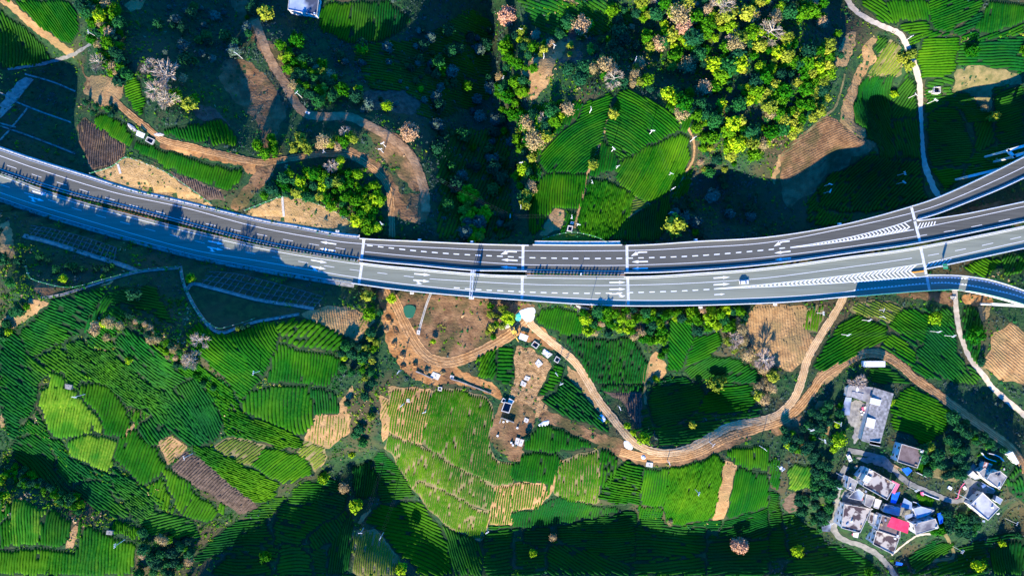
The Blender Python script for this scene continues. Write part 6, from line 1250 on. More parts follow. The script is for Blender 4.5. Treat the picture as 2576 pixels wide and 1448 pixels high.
# ------------------------------------------------------------------ vehicles
def car(p, rz, label, L=4.7, Wd=1.85, H=1.65, z=0.0):
    t = thing('car', label, 'car', (p[0], p[1], z), rz); prof = [(-.5, .22), (-.5, .52), (-.46, .58), (-.18, .60), (.30, .61), (.47, .54), (.5, .42), (.5, .22)]
    def loft(pr, wb, wt, name, m, zt):
        v = []; n = len(pr); zs = [q[1] for q in pr]; z0, z1 = min(zs), max(zs)
        for s in (-1, 1):
            for x, zz in pr: k = (zz - z0) / (z1 - z0 + 1e-6); v.append((x * L, s * .5 * (wb + (wt - wb) * k) * Wd, zz * H))
        f = [tuple(range(n)), tuple(range(2 * n - 1, n - 1, -1))] + [(i, n + i, n + (i + 1) % n, (i + 1) % n) for i in range(n)]; o = mobj(name, v, f, m, t)
        bv = o.modifiers.new('bevel', 'BEVEL'); bv.width = .05; bv.segments = 2; return o
    loft(prof, 1.0, .96, 'body', M['car_white'], 0); loft([(-.47, .60), (-.40, .90), (.10, .92), (.27, .61)], .90, .74, 'window_band', M['glass_dark'], 0); loft([(-.40, .905), (-.36, 1.0), (.04, 1.0), (.10, .925)], .76, .70, 'roof', M['car_white'], 0)
    for x in (-.31, .31):
        for s in (-1, 1):
            w_ = MB().tube((x * L, s * Wd * .40, .34), (x * L, s * Wd * .51, .34), .34, n=16).build('wheel', M['tyre'], t); MB().tube((x * L, s * Wd * .511, .34), (x * L, s * Wd * .516, .34), .20, n=12).build('rim', M['rail_steel'], w_)
    for s in (-1, 1):
        MB().box((.495 * L, s * Wd * .36, .78), (.06, .35, .16)).build('headlight', M['insulator'], t); MB().box((-.497 * L, s * Wd * .38, .85), (.05, .25, .22)).build('tail_light', M['lamp_red'], t); MB().box((.13 * L, s * Wd * .53, 1.05), (.18, .16, .14)).build('mirror', M['car_white'], t)
    return t
car(R2([(1870.5, 709.5)])[0], math.radians(4), "white car driving on the lower carriageway", z=.01)
p = W1(*V("607,552", '32')[0]); car(p, math.radians(-65), "white car parked beside the village lane", L=4.2, Wd=1.7, H=1.5, z=float(hz(p[0], p[1])) + .15)
def digger():
    p = W1(1293, 833); t = thing('digger', "yellow crawler digger beside the teal sheet", 'digger', (p[0], p[1], float(hz(p[0], p[1])) + .25), math.radians(-62))
    for s in (-1, 1):
        tr = MB().prism([(-1.9, s * 1.15 - .28), (1.9, s * 1.15 - .28), (1.9, s * 1.15 + .28), (-1.9, s * 1.15 + .28)], 0, .85).build('track', M['steel_dark'], t); bv = tr.modifiers.new('bevel', 'BEVEL'); bv.width = .3; bv.segments = 3
    h = MB().prism([(-2.2, -1.25), (1.1, -1.25), (1.1, 1.25), (-2.2, 1.25)], .95, 2.0).build('engine_house', M['digger_yellow'], t); bv = h.modifiers.new('bevel', 'BEVEL'); bv.width = .18; bv.segments = 2
    cb = MB().prism([(-.2, .15), (1.4, .15), (1.3, 1.2), (-.2, 1.2)], 1.2, 2.9).build('cab', M['digger_yellow'], t); MB().prism([(-.05, .25), (1.45, .25), (1.36, 1.23), (-.05, 1.23)], 2.0, 2.7).build('cab_window', M['glass_dark'], cb); MB().box((-1.5, -.3, 2.1), (1.0, 1.4, .16)).build('vent_cover', M['steel_dark'], t)
    bm = MB(); bm.tube((1.0, -.35, 1.6), (3.0, -.35, 3.9), .30, .26, 6); bm.tube((3.0, -.35, 3.9), (4.9, -.35, 3.2), .26, .20, 6); bm.build('boom', M['digger_yellow'], t); MB().tube((4.9, -.35, 3.2), (5.6, -.35, 1.0), .2, .14, 6).build('stick', M['digger_yellow'], t)
    bk = MB(); bk.prism([(5.2, -.85), (6.1, -.85), (6.1, .15), (5.2, .15)], .15, .95).build('bucket', M['steel_dark'], t)
digger()

# yard clutter in the village
for k, (f, x, y, m) in enumerate((('h', 430, 470, 'tarp_white'), ('h', 410, 520, 'tarp_white'), ('h', 440, 545, 'white_sheet'), ('h', 380, 570, 'tarp_pink'), ('h', 340, 560, 'steel_dark'), ('h', 690, 650, 'tarp_blue'), ('h', 560, 800, 'white_sheet'), ('h', 575, 870, 'roof_bluegrey'), ('h', 540, 930, 'tarp_white'), ('h', 620, 600, 'wall_cream'), ('h', 300, 150, 'timber'), ('h', 380, 165, 'timber'), ('h', 900, 640, 'tarp_pink'), ('h', 270, 1030, 'tarp_pink'), ('h', 460, 1085, 'tarp_pink'), ('h', 1170, 500, 'tarp_pink'),
        ('g', 690, 690, 'white_sheet'), ('g', 760, 710, 'white_sheet'), ('g', 720, 640, 'tarp_pink'), ('g', 770, 635, 'wall_cream'), ('g', 700, 750, 'tarp_white'), ('k', 900, 740, 'white_sheet'), ('k', 640, 740, 'tarp_white'), ('k', 1080, 830, 'rust'), ('k', 1230, 705, 'tarp_white'), ('k', 1490, 1190, 'white_sheet'), ('k', 1230, 1320, 'roof_bluegrey'), ('k', 1590, 410, 'rust'))):
    p = W1(*V('%d,%d' % (x, y), f)[0]); where = {'h': 'between the village houses', 'g': 'in the long house yard', 'k': 'beside the upper village houses'}[f]
    colr = {'tarp_white': 'white', 'white_sheet': 'off white', 'tarp_pink': 'pink', 'steel_dark': 'black', 'tarp_blue': 'blue', 'roof_bluegrey': 'blue grey', 'wall_cream': 'cream', 'timber': 'wooden', 'rust': 'rusty'}[m]
    t = thing('crate', colr + " covered crate standing " + where, 'crate', (p[0], p[1], p[2] + .12), random.uniform(0, 3), colr + " crates " + where); s = random.uniform(.7, 1.5)
    MB().box((0, 0, .35), (1.3 * s, .9 * s, .7)).build('box', M[m], t); MB().box((0, 0, .74), (1.45 * s, 1.05 * s, .08)).build('lid', M[m], t)

# tea that fills the remaining ground between the plots
for r in (
 ('v', "70,840 200,770 330,760 300,850 400,900 470,960 520,1060 420,1060 300,1010 220,980 120,1000 30,960", -35, 1.8, 'teal', "loose tea rows filling the upper left hill between the plots"),
 ('v', "30,980 120,990 110,1060 200,1130 330,1200 420,1260 380,1310 230,1270 90,1180 10,1130", -40, 1.8, 'teal', "loose tea rows filling the middle of the left hill"),
 ('v', "300,1010 420,1050 560,1120 640,1190 560,1290 430,1300 330,1200 260,1080", 72, 1.7, 'bright', "loose sunny tea between the yellow green tongue and the tilled strip"),
 ('v', "470,850 560,850 640,830 720,860 830,900 830,1010 760,1060 640,1010 560,960 500,920", 70, 1.7, 'mid', "loose tea around the striped slope and the square field"),
 ('v', "380,860 480,900 560,960 640,1010 720,1070 800,1150 720,1210 640,1240 540,1130 470,1020 400,930", -45, 1.5, 'bush', "bushy tea along the bright slopes of the left hill"),
 ('v', "0,1250 150,1300 330,1310 340,1448 0,1448", 81, 1.7, 'mid', "green tea at the lowest corner of the left hill"),
 ('v', "500,1448 560,1330 660,1270 800,1200 900,1300 920,1448", -8, 1.7, 'dark', "dark rows filling the shaded hollow"),
 ('v', "880,115 1060,100 1180,20 1240,60 1230,250 1100,300 950,270", -8, 1.9, 'dark', "overgrown dark terraces on the big shaded slope"),
 ('v', "1300,0 1560,0 1600,60 1500,90 1420,120 1340,60", -32, 1.9, 'dark', "overgrown dark terraces at the head of the ravine"),
 ('v', "1100,320 1280,330 1290,600 1100,600", 70, 2.2, 'dark', "faint dark terraces in the deep shaded valley"),
 ('v', "1220,1300 1960,1270 1960,1448 1100,1448", 2, 1.7, 'dark', "dark rows filling the shaded lower terraces"),
 ('v', "1280,1180 1960,1150 1960,1300 1290,1310", 84, 1.5, 'mid', "tea between the bright fields below the dirt road"),
 ('v', "2150,0 2576,0 2576,200 2440,180 2300,190 2200,60", 20, 1.6, 'mid', "tea between the upper slopes beyond the concrete path"),
 ('v', "2180,180 2576,190 2576,440 2440,440 2330,470 2190,410", 5, 1.6, 'dark', "dark rows between the shaded blocks beside the concrete path"),
 ('v', "2040,430 2330,400 2350,480 2100,570 2030,560", 45, 1.7, 'darkchunky', "dark rows along the slip road edge"),
 ('v', "1560,960 1900,930 1920,1060 1700,1120 1600,1090", 10, 1.6, 'dark', "dark rows filling the round hollow"),
 ('v', "1330,260 1740,240 1740,480 1560,600 1340,580", 70, 1.5, 'mid', "tea rows along the seams of the domed hill"),
 ('v', "2060,800 2400,760 2480,960 2300,950 2150,860 2060,920", -30, 1.7, 'dark', "tea between the plots below the exit road"),
 ('v', "1960,1250 2100,1370 2240,1420 2576,1320 2576,1448 1960,1448", 10, 1.7, 'dark', "dark rows on the shaded slope around the village foot"),
 ): field(*r, clip=True)
for o in [o for o in SC.objects if o.type == 'EMPTY' and o.get('category') == 'field' and not o.children]: bpy.data.objects.remove(o)
# ------------------------------------------------------------------ trees and wild growth
def leaf_quads(C, N_, size, aspect=1.0):
    """leaf faces at centres C with normals N_"""
    n = len(C); N_ = N_ / np.maximum(np.linalg.norm(N_, axis=1, keepdims=True), 1e-6)
    A = RNG.standard_normal((n, 3)); U = np.cross(N_, A); U /= np.maximum(np.linalg.norm(U, axis=1, keepdims=True), 1e-6); Wv = np.cross(N_, U)
    s = np.asarray(size).reshape(-1, 1) * np.ones((n, 1)); U = U * s; Wv = Wv * s * aspect
    v = np.stack([C + U, C + Wv * .8, C - U, C - Wv * .8], 1).reshape(-1, 3); return v, np.arange(4 * n).reshape(n, 4)
def crown_mesh(name, m, clumps=52, per=24, flat=.85, size=.15, low=-.35, spread=.17, ragged=.3):
    th = RNG.uniform(0, 2 * np.pi, clumps); cz = RNG.uniform(low, 1, clumps); r = np.sqrt(np.maximum(0, 1 - cz ** 2)); rad = RNG.uniform(1 - ragged * 1.6, 1, clumps) * (1 + ragged * .35 * np.sin(2 * th + RNG.uniform(0, 6)) * np.cos(3 * th))
    K = np.stack([r * np.cos(th), r * np.sin(th), cz * flat], 1) * rad[:, None]
    C = np.repeat(K, per, 0) + RNG.normal(0, spread, (clumps * per, 3)) * np.array([1, 1, .75])
    Nn = C * .8 + RNG.normal(0, .55, C.shape) + np.array([0, 0, .35]); v, q = leaf_quads(C, Nn, RNG.uniform(.6, 1.3, len(C)) * size)
    v[:, 2] += 1.15; me = fast_mesh(name, v, q); me.materials.append(M[m]); return me
def trunk_mesh(m, h=1.2, r=.09, limbs=7):
    b = MB(); b.tube((0, 0, -.3), (0.03, .02, h * .55), r, r * .7, 7); b.tube((.03, .02, h * .55), (0, .04, h * 1.25), r * .7, r * .3, 6)
    for k in range(limbs):
        a = k * 2.4; z = h * (.5 + .07 * k); e = random.uniform(.45, .75); b.tube((.02, .02, z), (e * math.cos(a), e * math.sin(a), z + random.uniform(.25, .5)), r * .45, r * .12, 5)
    me = bpy.data.meshes.new('trunk'); me.from_pydata(b.v, [], b.f); me.materials.append(M[m]); return me
def twig_mesh(m, n=420, flat=.9, wid=.016):
    """bare crown: forked twigs fanning out and up"""
    V_ = []; F_ = []
    def strip(a, b, w):
        d = b - a; L = np.linalg.norm(d); u = np.cross(d / L, RNG.standard_normal(3)); u = u / np.linalg.norm(u) * w; k = len(V_)
        V_.extend([a - u, a + u, b + u * .35, b - u * .35]); F_.append((k, k + 1, k + 2, k + 3))
    base = np.array([0, 0, .55])
    for i in range(11):
        a = i * 2.4 + random.uniform(-.3, .3); el = random.uniform(.2, 1.25); d = np.array([math.cos(a) * math.cos(el), math.sin(a) * math.cos(el), math.sin(el)])
        p = base + d * random.uniform(.40, .6); strip(base, p, wid * 3.0)
        for j in range(5):
            d2 = d + RNG.normal(0, .42, 3); d2 /= np.linalg.norm(d2); p2 = p + d2 * random.uniform(.25, .42); strip(p, p2, wid * 1.6)
            for k in range(8):
                d3 = d2 + RNG.normal(0, .55, 3); d3 /= np.linalg.norm(d3); strip(p2 - d2 * random.uniform(0, .2), p2 + d3 * random.uniform(.12, .34) * np.array([1, 1, flat]), wid)
    me = fast_mesh('twigs', np.array(V_), np.array(F_)); me.materials.append(M[m]); return me
TRB = [trunk_mesh('bark') for _ in range(2)]; TRP = [trunk_mesh('pale_bark', r=.07, limbs=9) for _ in range(2)]
KIND = {
 'lime': ('broadleaf_tree', 'lime green', [crown_mesh('crown', 'leaf_lime', 46, 22, ragged=.45) for _ in range(3)], TRB, 'crown'),
 'bright': ('broadleaf_tree', 'bright green', [crown_mesh('crown', 'leaf_bright', 56, 24, ragged=.45) for _ in range(4)], TRB, 'crown'),
 'dark': ('evergreen_tree', 'dark green', [crown_mesh('crown', 'leaf_dark', 60, 24, ragged=.4) for _ in range(4)], TRB, 'crown'),
 'grey': ('grey_leaved_tree', 'grey green', [crown_mesh('crown', 'leaf_grey', 56, 22, ragged=.45) for _ in range(3)], TRP, 'crown'),
 'olive': ('yellowing_tree', 'olive yellow', [crown_mesh('crown', 'leaf_olive', 44, 22, ragged=.42, spread=.14) for _ in range(4)], TRB, 'crown'),
 'tan': ('withered_tree', 'pale tan', [crown_mesh('crown', 'leaf_tan', 50, 20, size=.085, ragged=.4, spread=.2) for _ in range(3)], TRP, 'crown'),
 'pink': ('withered_tree', 'pink brown', [crown_mesh('crown', 'leaf_pink', 80, 26, size=.10, ragged=.2) for _ in range(2)], TRP, 'crown'),
 'bare': ('bare_tree', 'leafless grey', [twig_mesh('twig') for _ in range(3)], TRP, 'twigs')}
COUNT = {}
def tree(vx, vy, kind, r, label, group=None, hgt=None, cat='tree'):
    nm, col, crowns, trunks, cn = KIND[kind]
    if r < 9: nm = nm.replace('_tree', '_shrub'); cat = 'shrub'
    if COUNT.get(nm, 0) >= 298: return None
    COUNT[nm] = COUNT.get(nm, 0) + 1
    rw = r * S; hh = (hgt or random.uniform(.85, 1.25)) * rw; p = W1(vx, vy, hh * 1.1)
    t = thing(nm, label, cat, (p[0], p[1], p[2] + .05), random.uniform(0, 6.28), group); t.scale = (rw, rw * random.uniform(.85, 1.1), hh)
    link('trunk', random.choice(trunks), t); link(cn, random.choice(crowns), t); return t
ZONES = [  # outline, count, mix, radius range, where
 ("1245,130 1300,70 1390,100 1330,190 1310,290 1390,260 1450,260 1400,320 1350,380 1340,480 1320,520 1295,430 1300,330 1250,260", 66, "bright6 lime3 olive3 tan1 dark3", (6, 18), "in the wood left of the dome"),
 ("1740,300 1690,235 1720,220 1760,240 1830,130 1900,60 2000,100 2090,150 2085,220 2040,290 2000,325 1960,360 1880,400 1830,430 1760,440 1735,400", 140, "bright8 lime3 olive4 tan1 dark4", (6, 21), "in the sunny wood beside the dome"),
 ("1600,0 2080,0 2080,60 1960,60 1880,120 1800,170 1700,150 1620,110", 85, "bright6 olive4 tan1 bare1 lime2 dark4", (6, 20), "in the wood above the ravine"),
 ("1400,40 1600,20 1620,180 1700,260 1640,230 1530,220 1500,240 1420,180", 45, "dark6 olive2 tan2 bright1", (6, 18), "in the ravine behind the domed hill"),
 ("2010,160 2090,110 2095,190 2060,290 1990,340 1960,310 2030,240", 42, "olive9 bright1", (12, 18), "on the ridge beside the tan winding strip"),
 ("200,0 290,0 310,80 300,130 340,200 300,215 270,170 230,100", 42, "bright4 tan2 dark2 lime1", (9, 16), "in the wood beside the crossing path"),
 ("310,170 380,150 470,200 500,250 440,260 380,240", 10, "bare3 tan2 bright1", (9, 15), "on the dark bank above the small tea terrace"),
 ("690,90 740,130 800,150 870,230 800,260 750,240 730,200", 42, "dark4 bright3 olive2 tan1", (9, 15), "beside the brown upper track"),
 ("640,345 700,330 900,345 860,385 740,380 660,395", 20, "bright4 olive3 tan1", (8, 14), "between the two upper tracks"),
 ("650,500 720,440 860,400 920,430 955,480 965,560 930,590 880,550 800,505 700,488", 72, "bright5 lime2 dark4 olive1", (6, 15), "above the second tan cut slope"),
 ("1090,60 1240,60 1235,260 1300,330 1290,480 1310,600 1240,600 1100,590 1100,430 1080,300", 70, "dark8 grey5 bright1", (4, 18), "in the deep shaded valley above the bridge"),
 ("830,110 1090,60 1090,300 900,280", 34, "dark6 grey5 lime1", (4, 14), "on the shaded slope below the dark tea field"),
 ("370,20 640,10 640,100 560,150 480,170 400,130", 30, "dark6 grey6 bright1", (4, 15), "on the big shaded bank at the top"),
 ("1160,470 1200,480 1230,540 1200,605 1165,590", 24, "lime5 olive4", (9, 14), "in the bright thicket beside the bridge"),
 ("1420,790 1560,775 1700,780 1900,775 1890,830 1800,830 1700,830 1640,870 1560,830 1480,850", 75, "bright5 lime2 dark2 tan1", (8, 14), "on the scrubby bank under the bridge"),
 ("1640,860 1690,850 1680,930 1650,960", 13, "bright2 lime1", (8, 13), "beside the bare tan slip in the hollow"),
 ("1820,830 1880,850 1930,890 1950,960 1920,1010 1880,980 1850,900", 14, "tan2 olive1 bright1", (9, 15), "beside the tan ploughed field"),
 ("1930,1060 2000,1060 2080,1000 2130,980 2130,1090 2110,1130 2060,1160 1990,1130", 46, "bright5 dark4 lime1", (8, 14), "between the dirt road and the long grey roof"),
 ("2060,1150 2110,1180 2095,1300 2060,1340 2010,1280 2000,1200", 36, "dark7 bright3", (8, 14), "on the outer side of the village lane"),
 ("2300,1100 2400,1040 2440,1100 2430,1200 2330,1200", 42, "dark6 bright3 lime1", (9, 15), "below the winding road by the village"),
 ("2380,1290 2480,1310 2440,1350 2360,1330", 12, "dark1", (9, 14), "below the white gabled house"),
 ("860,800 900,830 920,900 890,1010 920,1130 880,1150 870,1000 850,900", 44, "bright4 dark3 lime3", (8, 13), "in the wooded gully"),
 ("930,740 960,770 960,900 935,1080 910,1000 920,850", 24, "bright4 dark3 olive2", (8, 12), "between the gully and the orange ground"),
 ("0,640 60,650 75,760 60,850 0,850", 28, "lime3 bright4 dark3", (8, 13), "at the lower end of the lattice slope"),
 ("215,830 260,800 310,805 290,860 220,870", 18, "lime5 tan3 bright2", (8, 13), "in the lone thicket on the left hill"),
 ("320,770 400,840 500,920 560,1000 500,960 420,900 330,820", 26, "dark5 tan3 bright2", (6, 10), "on the scrubby ridge of the left hill"),
 ("340,1330 480,1320 480,1448 340,1448", 32, "dark5 tan2 bright3", (8, 14), "in the scrub beside the wide green field"),
 ("20,1170 120,1190 220,1250 200,1290 100,1230 20,1210", 44, "dark2 bright2", (6, 9), "in the row above the yellow green tea block"),
 ("0,1150 40,1200 30,1320 0,1350", 12, "lime1 bright1", (8, 13), "at the outer edge by the yellow green block"),
 ("1700,500 1860,420 1900,560 1860,595 1660,595", 60, "dark5 grey1 bright2", (7, 17), "on the shaded slope behind the pale olive tree"),
 ("2330,1000 2440,1040 2500,1100 2530,1130 2480,1140 2400,1060", 34, "dark5 bright1", (7, 12), "below the winding dirt road"),
 ("2450,1340 2576,1330 2576,1448 2460,1448", 16, "dark4 lime1", (8, 14), "on the shaded slope below the village"),
 ("80,640 300,670 200,690 100,690", 14, "dark4 lime1", (6, 10), "in the shaded pocket below the lattice drain"),
 ("480,730 560,755 700,800 630,825 550,830", 10, "dark5 olive1", (5, 8), "in the shaded scrub basin"),
 ("215,240 300,290 260,300 190,290", 8, "dark1", (7, 10), "beside the brown ploughed oval patch"),
 ("2110,60 2140,90 2110,190 2080,200", 10, "dark1 bright1", (8, 12), "beside the tan winding strip"),
 ("2420,860 2470,850 2500,900 2440,940", 10, "bright1 dark1", (8, 12), "beside the narrow tea strip by the pale curved road"),
 ("1225,760 1275,775 1260,850 1220,870", 14, "bright2 dark1 olive1", (7, 11), "on the construction ground"),
]
SALIENT = [  # x, y, kind, radius, label
 (1276, 42, 'pink', 23, "pink brown withered tree standing alone above the shaded valley"), (1030, 333, 'pink', 20, "pink brown withered tree beside the brown upper track"),
 (1860, 1370, 'pink', 19, "lone pink brown withered tree on the dark lower terraces"), (1348, 88, 'pink', 11, "small reddish tree beside the tan clearing"),
 (1720, 66, 'pink', 21, "pink brown withered tree among the olive trees at the top"), (1712, 38, 'tan', 26, "tan withered tree behind the pink brown tree at the top"),
 (415, 185, 'bare', 42, "large leafless grey tree on the dark bank"), (385, 225, 'bare', 26, "leafless tree on the dark bank above the tea terrace"), (420, 250, 'bare', 30, "leafless tree with wide crown on the dark bank"),
 (245, 155, 'bare', 26, "leafless tree beside the crossing path wood"), (275, 85, 'tan', 16, "tan withered tree beside the crossing path wood"), (475, 262, 'olive', 18, "olive tree at the end of the leafless trees"),
 (833, 418, 'bare', 22, "leafless tree above the second cut slope"), (868, 332, 'bare', 18, "small leafless tree between the two upper tracks"), (816, 355, 'tan', 16, "golden tan tree between the two upper tracks"),
 (912, 120, 'lime', 15, "single lime tree in the shaded slope by the dark tea field"), (748, 103, 'bright', 20, "bright green tree beside the brown upper lot"), (666, 30, 'olive', 20, "olive tree beside the house with the blue grey roof"),
 (1465, 62, 'tan', 24, "tall tan tree at the edge of the ravine"), (1480, 62, 'lime', 14, "lime tree beside the tall tan tree at the ravine"), (1526, 165, 'tan', 20, "tan tree at the head of the domed hill"), (1545, 198, 'bare', 26, "whitish leafless tree at the head of the domed hill"),
 (1540, 287, 'olive', 13, "small olive tree inside the domed tea hill"), (1494, 415, 'olive', 13, "small olive tree beside the earth path on the dome"),
 (1695, 566, 'olive', 27, "pale olive tree standing by the carriageway past the dome"), (1850, 855, 'bare', 26, "leafless tree beside the tan ploughed field"), (1925, 905, 'bare', 30, "wide leafless tree below the tan ploughed field"),
 (1805, 962, 'olive', 24, "olive tree standing in the round hollow"), (1940, 975, 'tan', 14, "small palm like pale tree below the leafless trees"), (1922, 997, 'tan', 14, "pale tree at the edge of the hollow above the dirt road"),
 (1940, 78, 'bare', 34, "big leafless tree on the edge of the top wood"), (1822, 12, 'bare', 34, "whitish leafless tree at the head of the top wood"), (1880, 30, 'olive', 20, "olive tree beside the big leafless tree"),
 (1330, 310, 'tan', 22, "tan tree on the left shoulder of the dome"), (1345, 355, 'tan', 26, "broad tan tree beside the dome tea rows"), (1370, 300, 'bare', 22, "leafless tree on the left shoulder of the dome"),
 (1728, 165, 'tan', 20, "pale tan tree in the ravine clearing"), (1685, 165, 'olive', 16, "olive tree in the ravine clearing"), (1660, 110, 'tan', 18, "tan tree beside the ravine pole"), (1690, 90, 'olive', 18, "olive tree below the pink brown tree at the top"),
 (1715, 285, 'tan', 18, "tan tree on the rim of the dome"), (1700, 250, 'lime', 18, "lime tree on the rim of the dome"), (1680, 235, 'lime', 16, "lime tree near the rim of the dome"),
 (2270, 150, 'olive', 15, "olive tree leaning over the concrete path"), (2290, 135, 'olive', 13, "olive tree over the bend of the concrete path"), (2285, 165, 'olive', 13, "olive bush overhanging the concrete path"),
 (2475, 272, 'tan', 9, "small rust brown tree beside the olive bare patch"), (2500, 293, 'olive', 15, "rusty olive tree below the olive bare patch"), (2582, 130, 'bright', 15, "green tree above the dark tea terraces"), (2250, 237, 'lime', 9, "small lime bush beside the smooth dark field"),
 (2445, 130, 'bright', 16, "round green tree beside the dark tea terraces"), (2350, 800, 'lime', 16, "lime tree beside the pale curved road"), (2455, 840, 'bright', 20, "green tree clump on the bare ground by the pale curved road"),
 (1325, 840 + 260, 'dark', 8, "small dark tree shadowing the work yard"), (1280, 800, 'lime', 16, "lime tree on the construction ground edge"), (1090, 858, 'lime', 7, "small round lime bush on the construction ground"),
 (985, 750, 'lime', 12, "lime bush beside the construction track"), (925, 745, 'olive', 14, "olive bush at the end of the bridge"), (930, 790, 'bright', 16, "bright bush below the end of the bridge"),
 (1620, 1102, 'lime', 16, "lime shrub at the bend of the dirt road"), (1578, 1070, 'lime', 9, "small lime shrub beside the dirt road"), (1593, 1088, 'lime', 8, "second small lime shrub beside the dirt road bend"), (1740, 1068, 'olive', 10, "olive shrub above the dirt road bend"),
 (895, 1270, 'lime', 18, "lime tree at the head of the shaded hollow"), (815, 1200, 'lime', 14, "lime shrub on the rim of the shaded hollow"), (865, 1225, 'tan', 14, "tan leafless shrub in the shaded hollow"), (668, 1398, 'bright', 14, "green tree in the lower hollow"),
 (1010, 1430, 'lime', 14, "lime tree beside the pale dotted crop plot"), (1685, 1312, 'tan', 9, "small straw coloured tree below the smooth bright field"), (1390, 1350, 'tan', 10, "faded tree on the shaded lower terraces"), (1340, 1390, 'lime', 10, "lime bush on the shaded lower terraces"),
 (2005, 1385, 'lime', 14, "lime tree at the shaded village edge"), (2110, 1105, 'lime', 16, "lime tree beside the long grey roof yard"), (2160, 960, 'bare', 26, "leafless tree behind the long grey roofed house"), (2240, 1010, 'lime', 9, "lime shrub at the end of the long grey roof"),
 (2360, 1330, 'bright', 18, "green tree beside the blue tarpaulin"), (2460, 1420, 'lime', 16, "lime tree on the shaded slope below the village"), (2340, 1125, 'olive', 12, "olive tree between the brown flat roof and the dirt road"), (2520, 1365, 'lime', 9, "lime bush on the slope below the pale flat roof"),
 (2185, 1190 + 250, 'bright', 12, "green bush beside the lower village lane"), (500, 855, 'bare', 24, "leafless tree among the shaded ridge scrub"), (480, 905, 'bare', 26, "wide leafless tree beside the striped tea slope"), (160, 700, 'lime', 9, "lime bush at the lattice drain"), (325, 905, 'lime', 8, "lime bush in the left hill terraces"),
 (340, 740, 'dark', 16, "dark tree in the terrace under the lattice corner"), (480, 700, 'lime', 12, "lime bush at the lattice corner"),
]
for x, y, k, r, lab in SALIENT: tree(x, y, k, r, lab)
PL = []
for poly, n, mix, rr, where in ZONES:
    P = V(poly); A = np.array(P); ks = []; ws = []
    for t in mix.split(): k = t.rstrip('0123456789'); ks.append(k); ws.append(int(t[len(k):]))
    got = 0; tries = 0
    while got < n and tries < n * 40:
        tries += 1; x = random.uniform(A[:, 0].min(), A[:, 0].max()); y = random.uniform(A[:, 1].min(), A[:, 1].max())
        if not inpoly(np.array([x]), np.array([y]), P)[0] or occ_at(x, y) in (2, 3, 9): continue
        r = random.uniform(*rr) * (1.15 if random.random() < .2 else 1)
        if any((x - a) ** 2 + (y - b) ** 2 < (.55 * (r + c)) ** 2 for a, b, c in PL): continue
        PL.append((x, y, r)); k = random.choices(ks, ws)[0]
        sz = 'small ' if r < rr[0] + .33 * (rr[1] - rr[0]) else 'broad ' if r > rr[0] + .72 * (rr[1] - rr[0]) else ''
        tree(x, y, k, r, sz + KIND[k][1] + {'bare': ' tree', 'tan': ' withered tree', 'pink': ' tree', 'dark': ' evergreen tree', 'olive': ' tree'}.get(k, ' broadleaf tree') + ' ' + where, sz + KIND[k][1] + ' trees ' + where); got += 1
print('TREES', COUNT, 'ROWS', NROWS)
# undergrowth: bushes and tall weeds nobody could count
LUSH = [(V(p), m, d) for p, m, d in (   # outline, palette shift, density
 ("0,740 120,700 330,720 480,760 560,850 700,800 870,790 860,1000 870,1150 700,1230 560,1330 480,1448 0,1448", 'tea', .75),
 ("1400,0 2100,0 2100,330 1960,380 1850,450 1740,450 1740,300 1640,230 1420,240 1380,100", 'wood', .75),
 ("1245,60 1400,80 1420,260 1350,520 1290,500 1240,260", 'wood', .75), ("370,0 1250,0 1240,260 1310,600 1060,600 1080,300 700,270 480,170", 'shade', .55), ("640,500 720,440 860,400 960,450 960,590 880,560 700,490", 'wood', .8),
 ("850,740 960,740 960,900 930,1150 860,1150", 'wood', .7), ("1400,770 1920,770 1900,850 1640,880 1560,830 1420,800", 'wood', .7), ("1640,800 1960,800 1960,1060 1640,1100", 'shade', .6), ("1920,960 2576,960 2576,1448 1920,1448", 'shade', .5), ("200,0 360,0 350,210 260,180", 'wood', .7), ("1520,480 1900,400 1900,600 1520,605", 'shade', .7))]
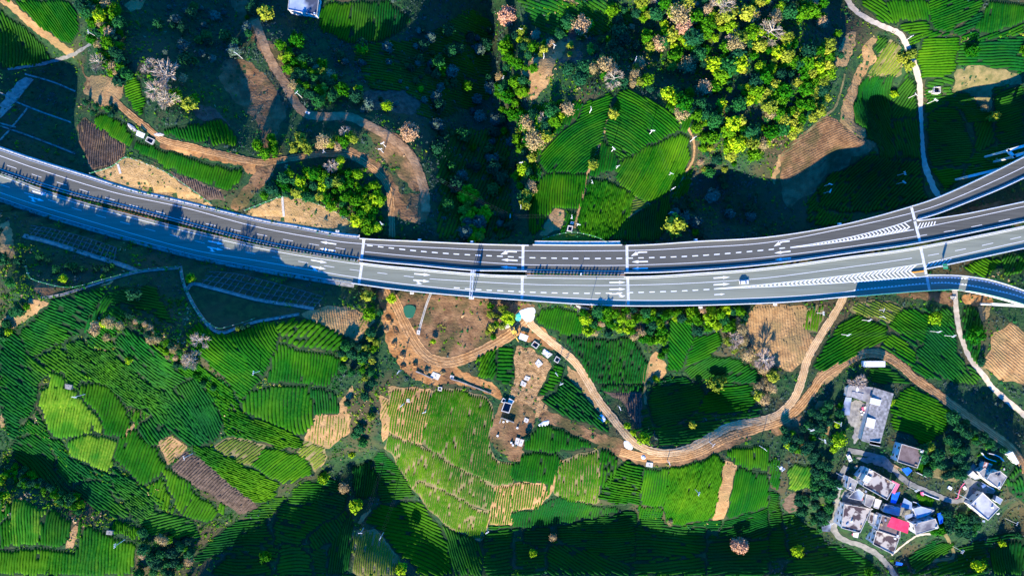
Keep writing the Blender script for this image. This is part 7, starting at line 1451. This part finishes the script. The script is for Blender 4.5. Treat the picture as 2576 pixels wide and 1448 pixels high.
def undergrowth():
    jj, ii = np.nonzero(OCC <= 1); n = len(ii); x = ii * 4.0 + 2; y = jj * 4.0 + 2
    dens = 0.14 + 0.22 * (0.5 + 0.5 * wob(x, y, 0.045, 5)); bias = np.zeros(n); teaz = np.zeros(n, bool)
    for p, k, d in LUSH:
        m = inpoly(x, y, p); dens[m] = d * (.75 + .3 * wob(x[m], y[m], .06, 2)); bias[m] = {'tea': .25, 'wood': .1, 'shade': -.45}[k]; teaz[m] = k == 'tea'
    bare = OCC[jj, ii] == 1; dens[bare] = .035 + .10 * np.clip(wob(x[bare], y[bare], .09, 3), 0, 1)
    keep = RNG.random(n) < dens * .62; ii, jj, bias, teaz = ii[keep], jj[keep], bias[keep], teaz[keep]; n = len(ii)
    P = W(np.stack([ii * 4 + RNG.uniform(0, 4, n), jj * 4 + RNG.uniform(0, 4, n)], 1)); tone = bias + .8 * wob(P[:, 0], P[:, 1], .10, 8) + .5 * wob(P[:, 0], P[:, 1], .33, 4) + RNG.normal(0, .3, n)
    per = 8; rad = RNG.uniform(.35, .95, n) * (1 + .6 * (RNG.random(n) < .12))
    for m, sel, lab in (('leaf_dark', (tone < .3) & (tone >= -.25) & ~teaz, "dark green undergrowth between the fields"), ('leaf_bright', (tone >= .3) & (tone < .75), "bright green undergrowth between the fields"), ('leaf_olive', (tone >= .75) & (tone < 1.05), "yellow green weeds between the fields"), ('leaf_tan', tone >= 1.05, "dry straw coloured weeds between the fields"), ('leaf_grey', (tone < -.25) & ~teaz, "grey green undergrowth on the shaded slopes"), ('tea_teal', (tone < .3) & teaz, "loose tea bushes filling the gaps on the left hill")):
        Q = P[sel]; r = rad[sel]; k = len(Q)
        if not k: continue
        O = RNG.normal(0, .42, (k, per, 3)); O[..., 2] = np.abs(O[..., 2]) * .9; C = (Q[:, None, :] + O * r[:, None, None]).reshape(-1, 3); C[:, 2] += .15
        v, q = leaf_quads(C, O.reshape(-1, 3) + RNG.normal(0, .3, (k * per, 3)) + np.array([0, 0, .45]), (np.repeat(r, per) * RNG.uniform(.28, .5, k * per)))
        me = fast_mesh('undergrowth', v, q); me.materials.append(M[m]); tag(stuff(link('undergrowth', me)), lab, 'undergrowth')
undergrowth()
def outer_growth():
    """the same wild growth goes on beyond the surveyed ground"""
    n = 9000; x = RNG.uniform(-330, 2900, n); y = RNG.uniform(-300, 1760, n); out = (x < 0) | (x > 2576) | (y < 0) | (y > 1448); out &= ~((y > polyx(UT, x) - 25) & (y < polyx(LB, x) + 25)); x, y = x[out], y[out]
    P = W(np.stack([x, y], 1)); tone = wob(P[:, 0], P[:, 1], .06, 8) + RNG.normal(0, .4, len(P)); per = 16
    for m, sel, lab in (('leaf_dark', tone < .25, "dark wild bushes around the edge of the fields"), ('leaf_bright', tone >= .25, "bright wild bushes around the edge of the fields")):
        Q = P[sel]; k = len(Q); r = RNG.uniform(.7, 2.2, k); O = RNG.normal(0, .42, (k, per, 3)); O[..., 2] = np.abs(O[..., 2]) * 1.1; C = (Q[:, None, :] + O * r[:, None, None]).reshape(-1, 3); C[:, 2] += .2
        v, q = leaf_quads(C, O.reshape(-1, 3) + RNG.normal(0, .3, (k * per, 3)) + np.array([0, 0, .45]), np.repeat(r, per) * RNG.uniform(.25, .45, k * per)); me = fast_mesh('undergrowth', v, q); me.materials.append(M[m]); tag(stuff(link('undergrowth', me)), lab, 'undergrowth')
outer_growth()
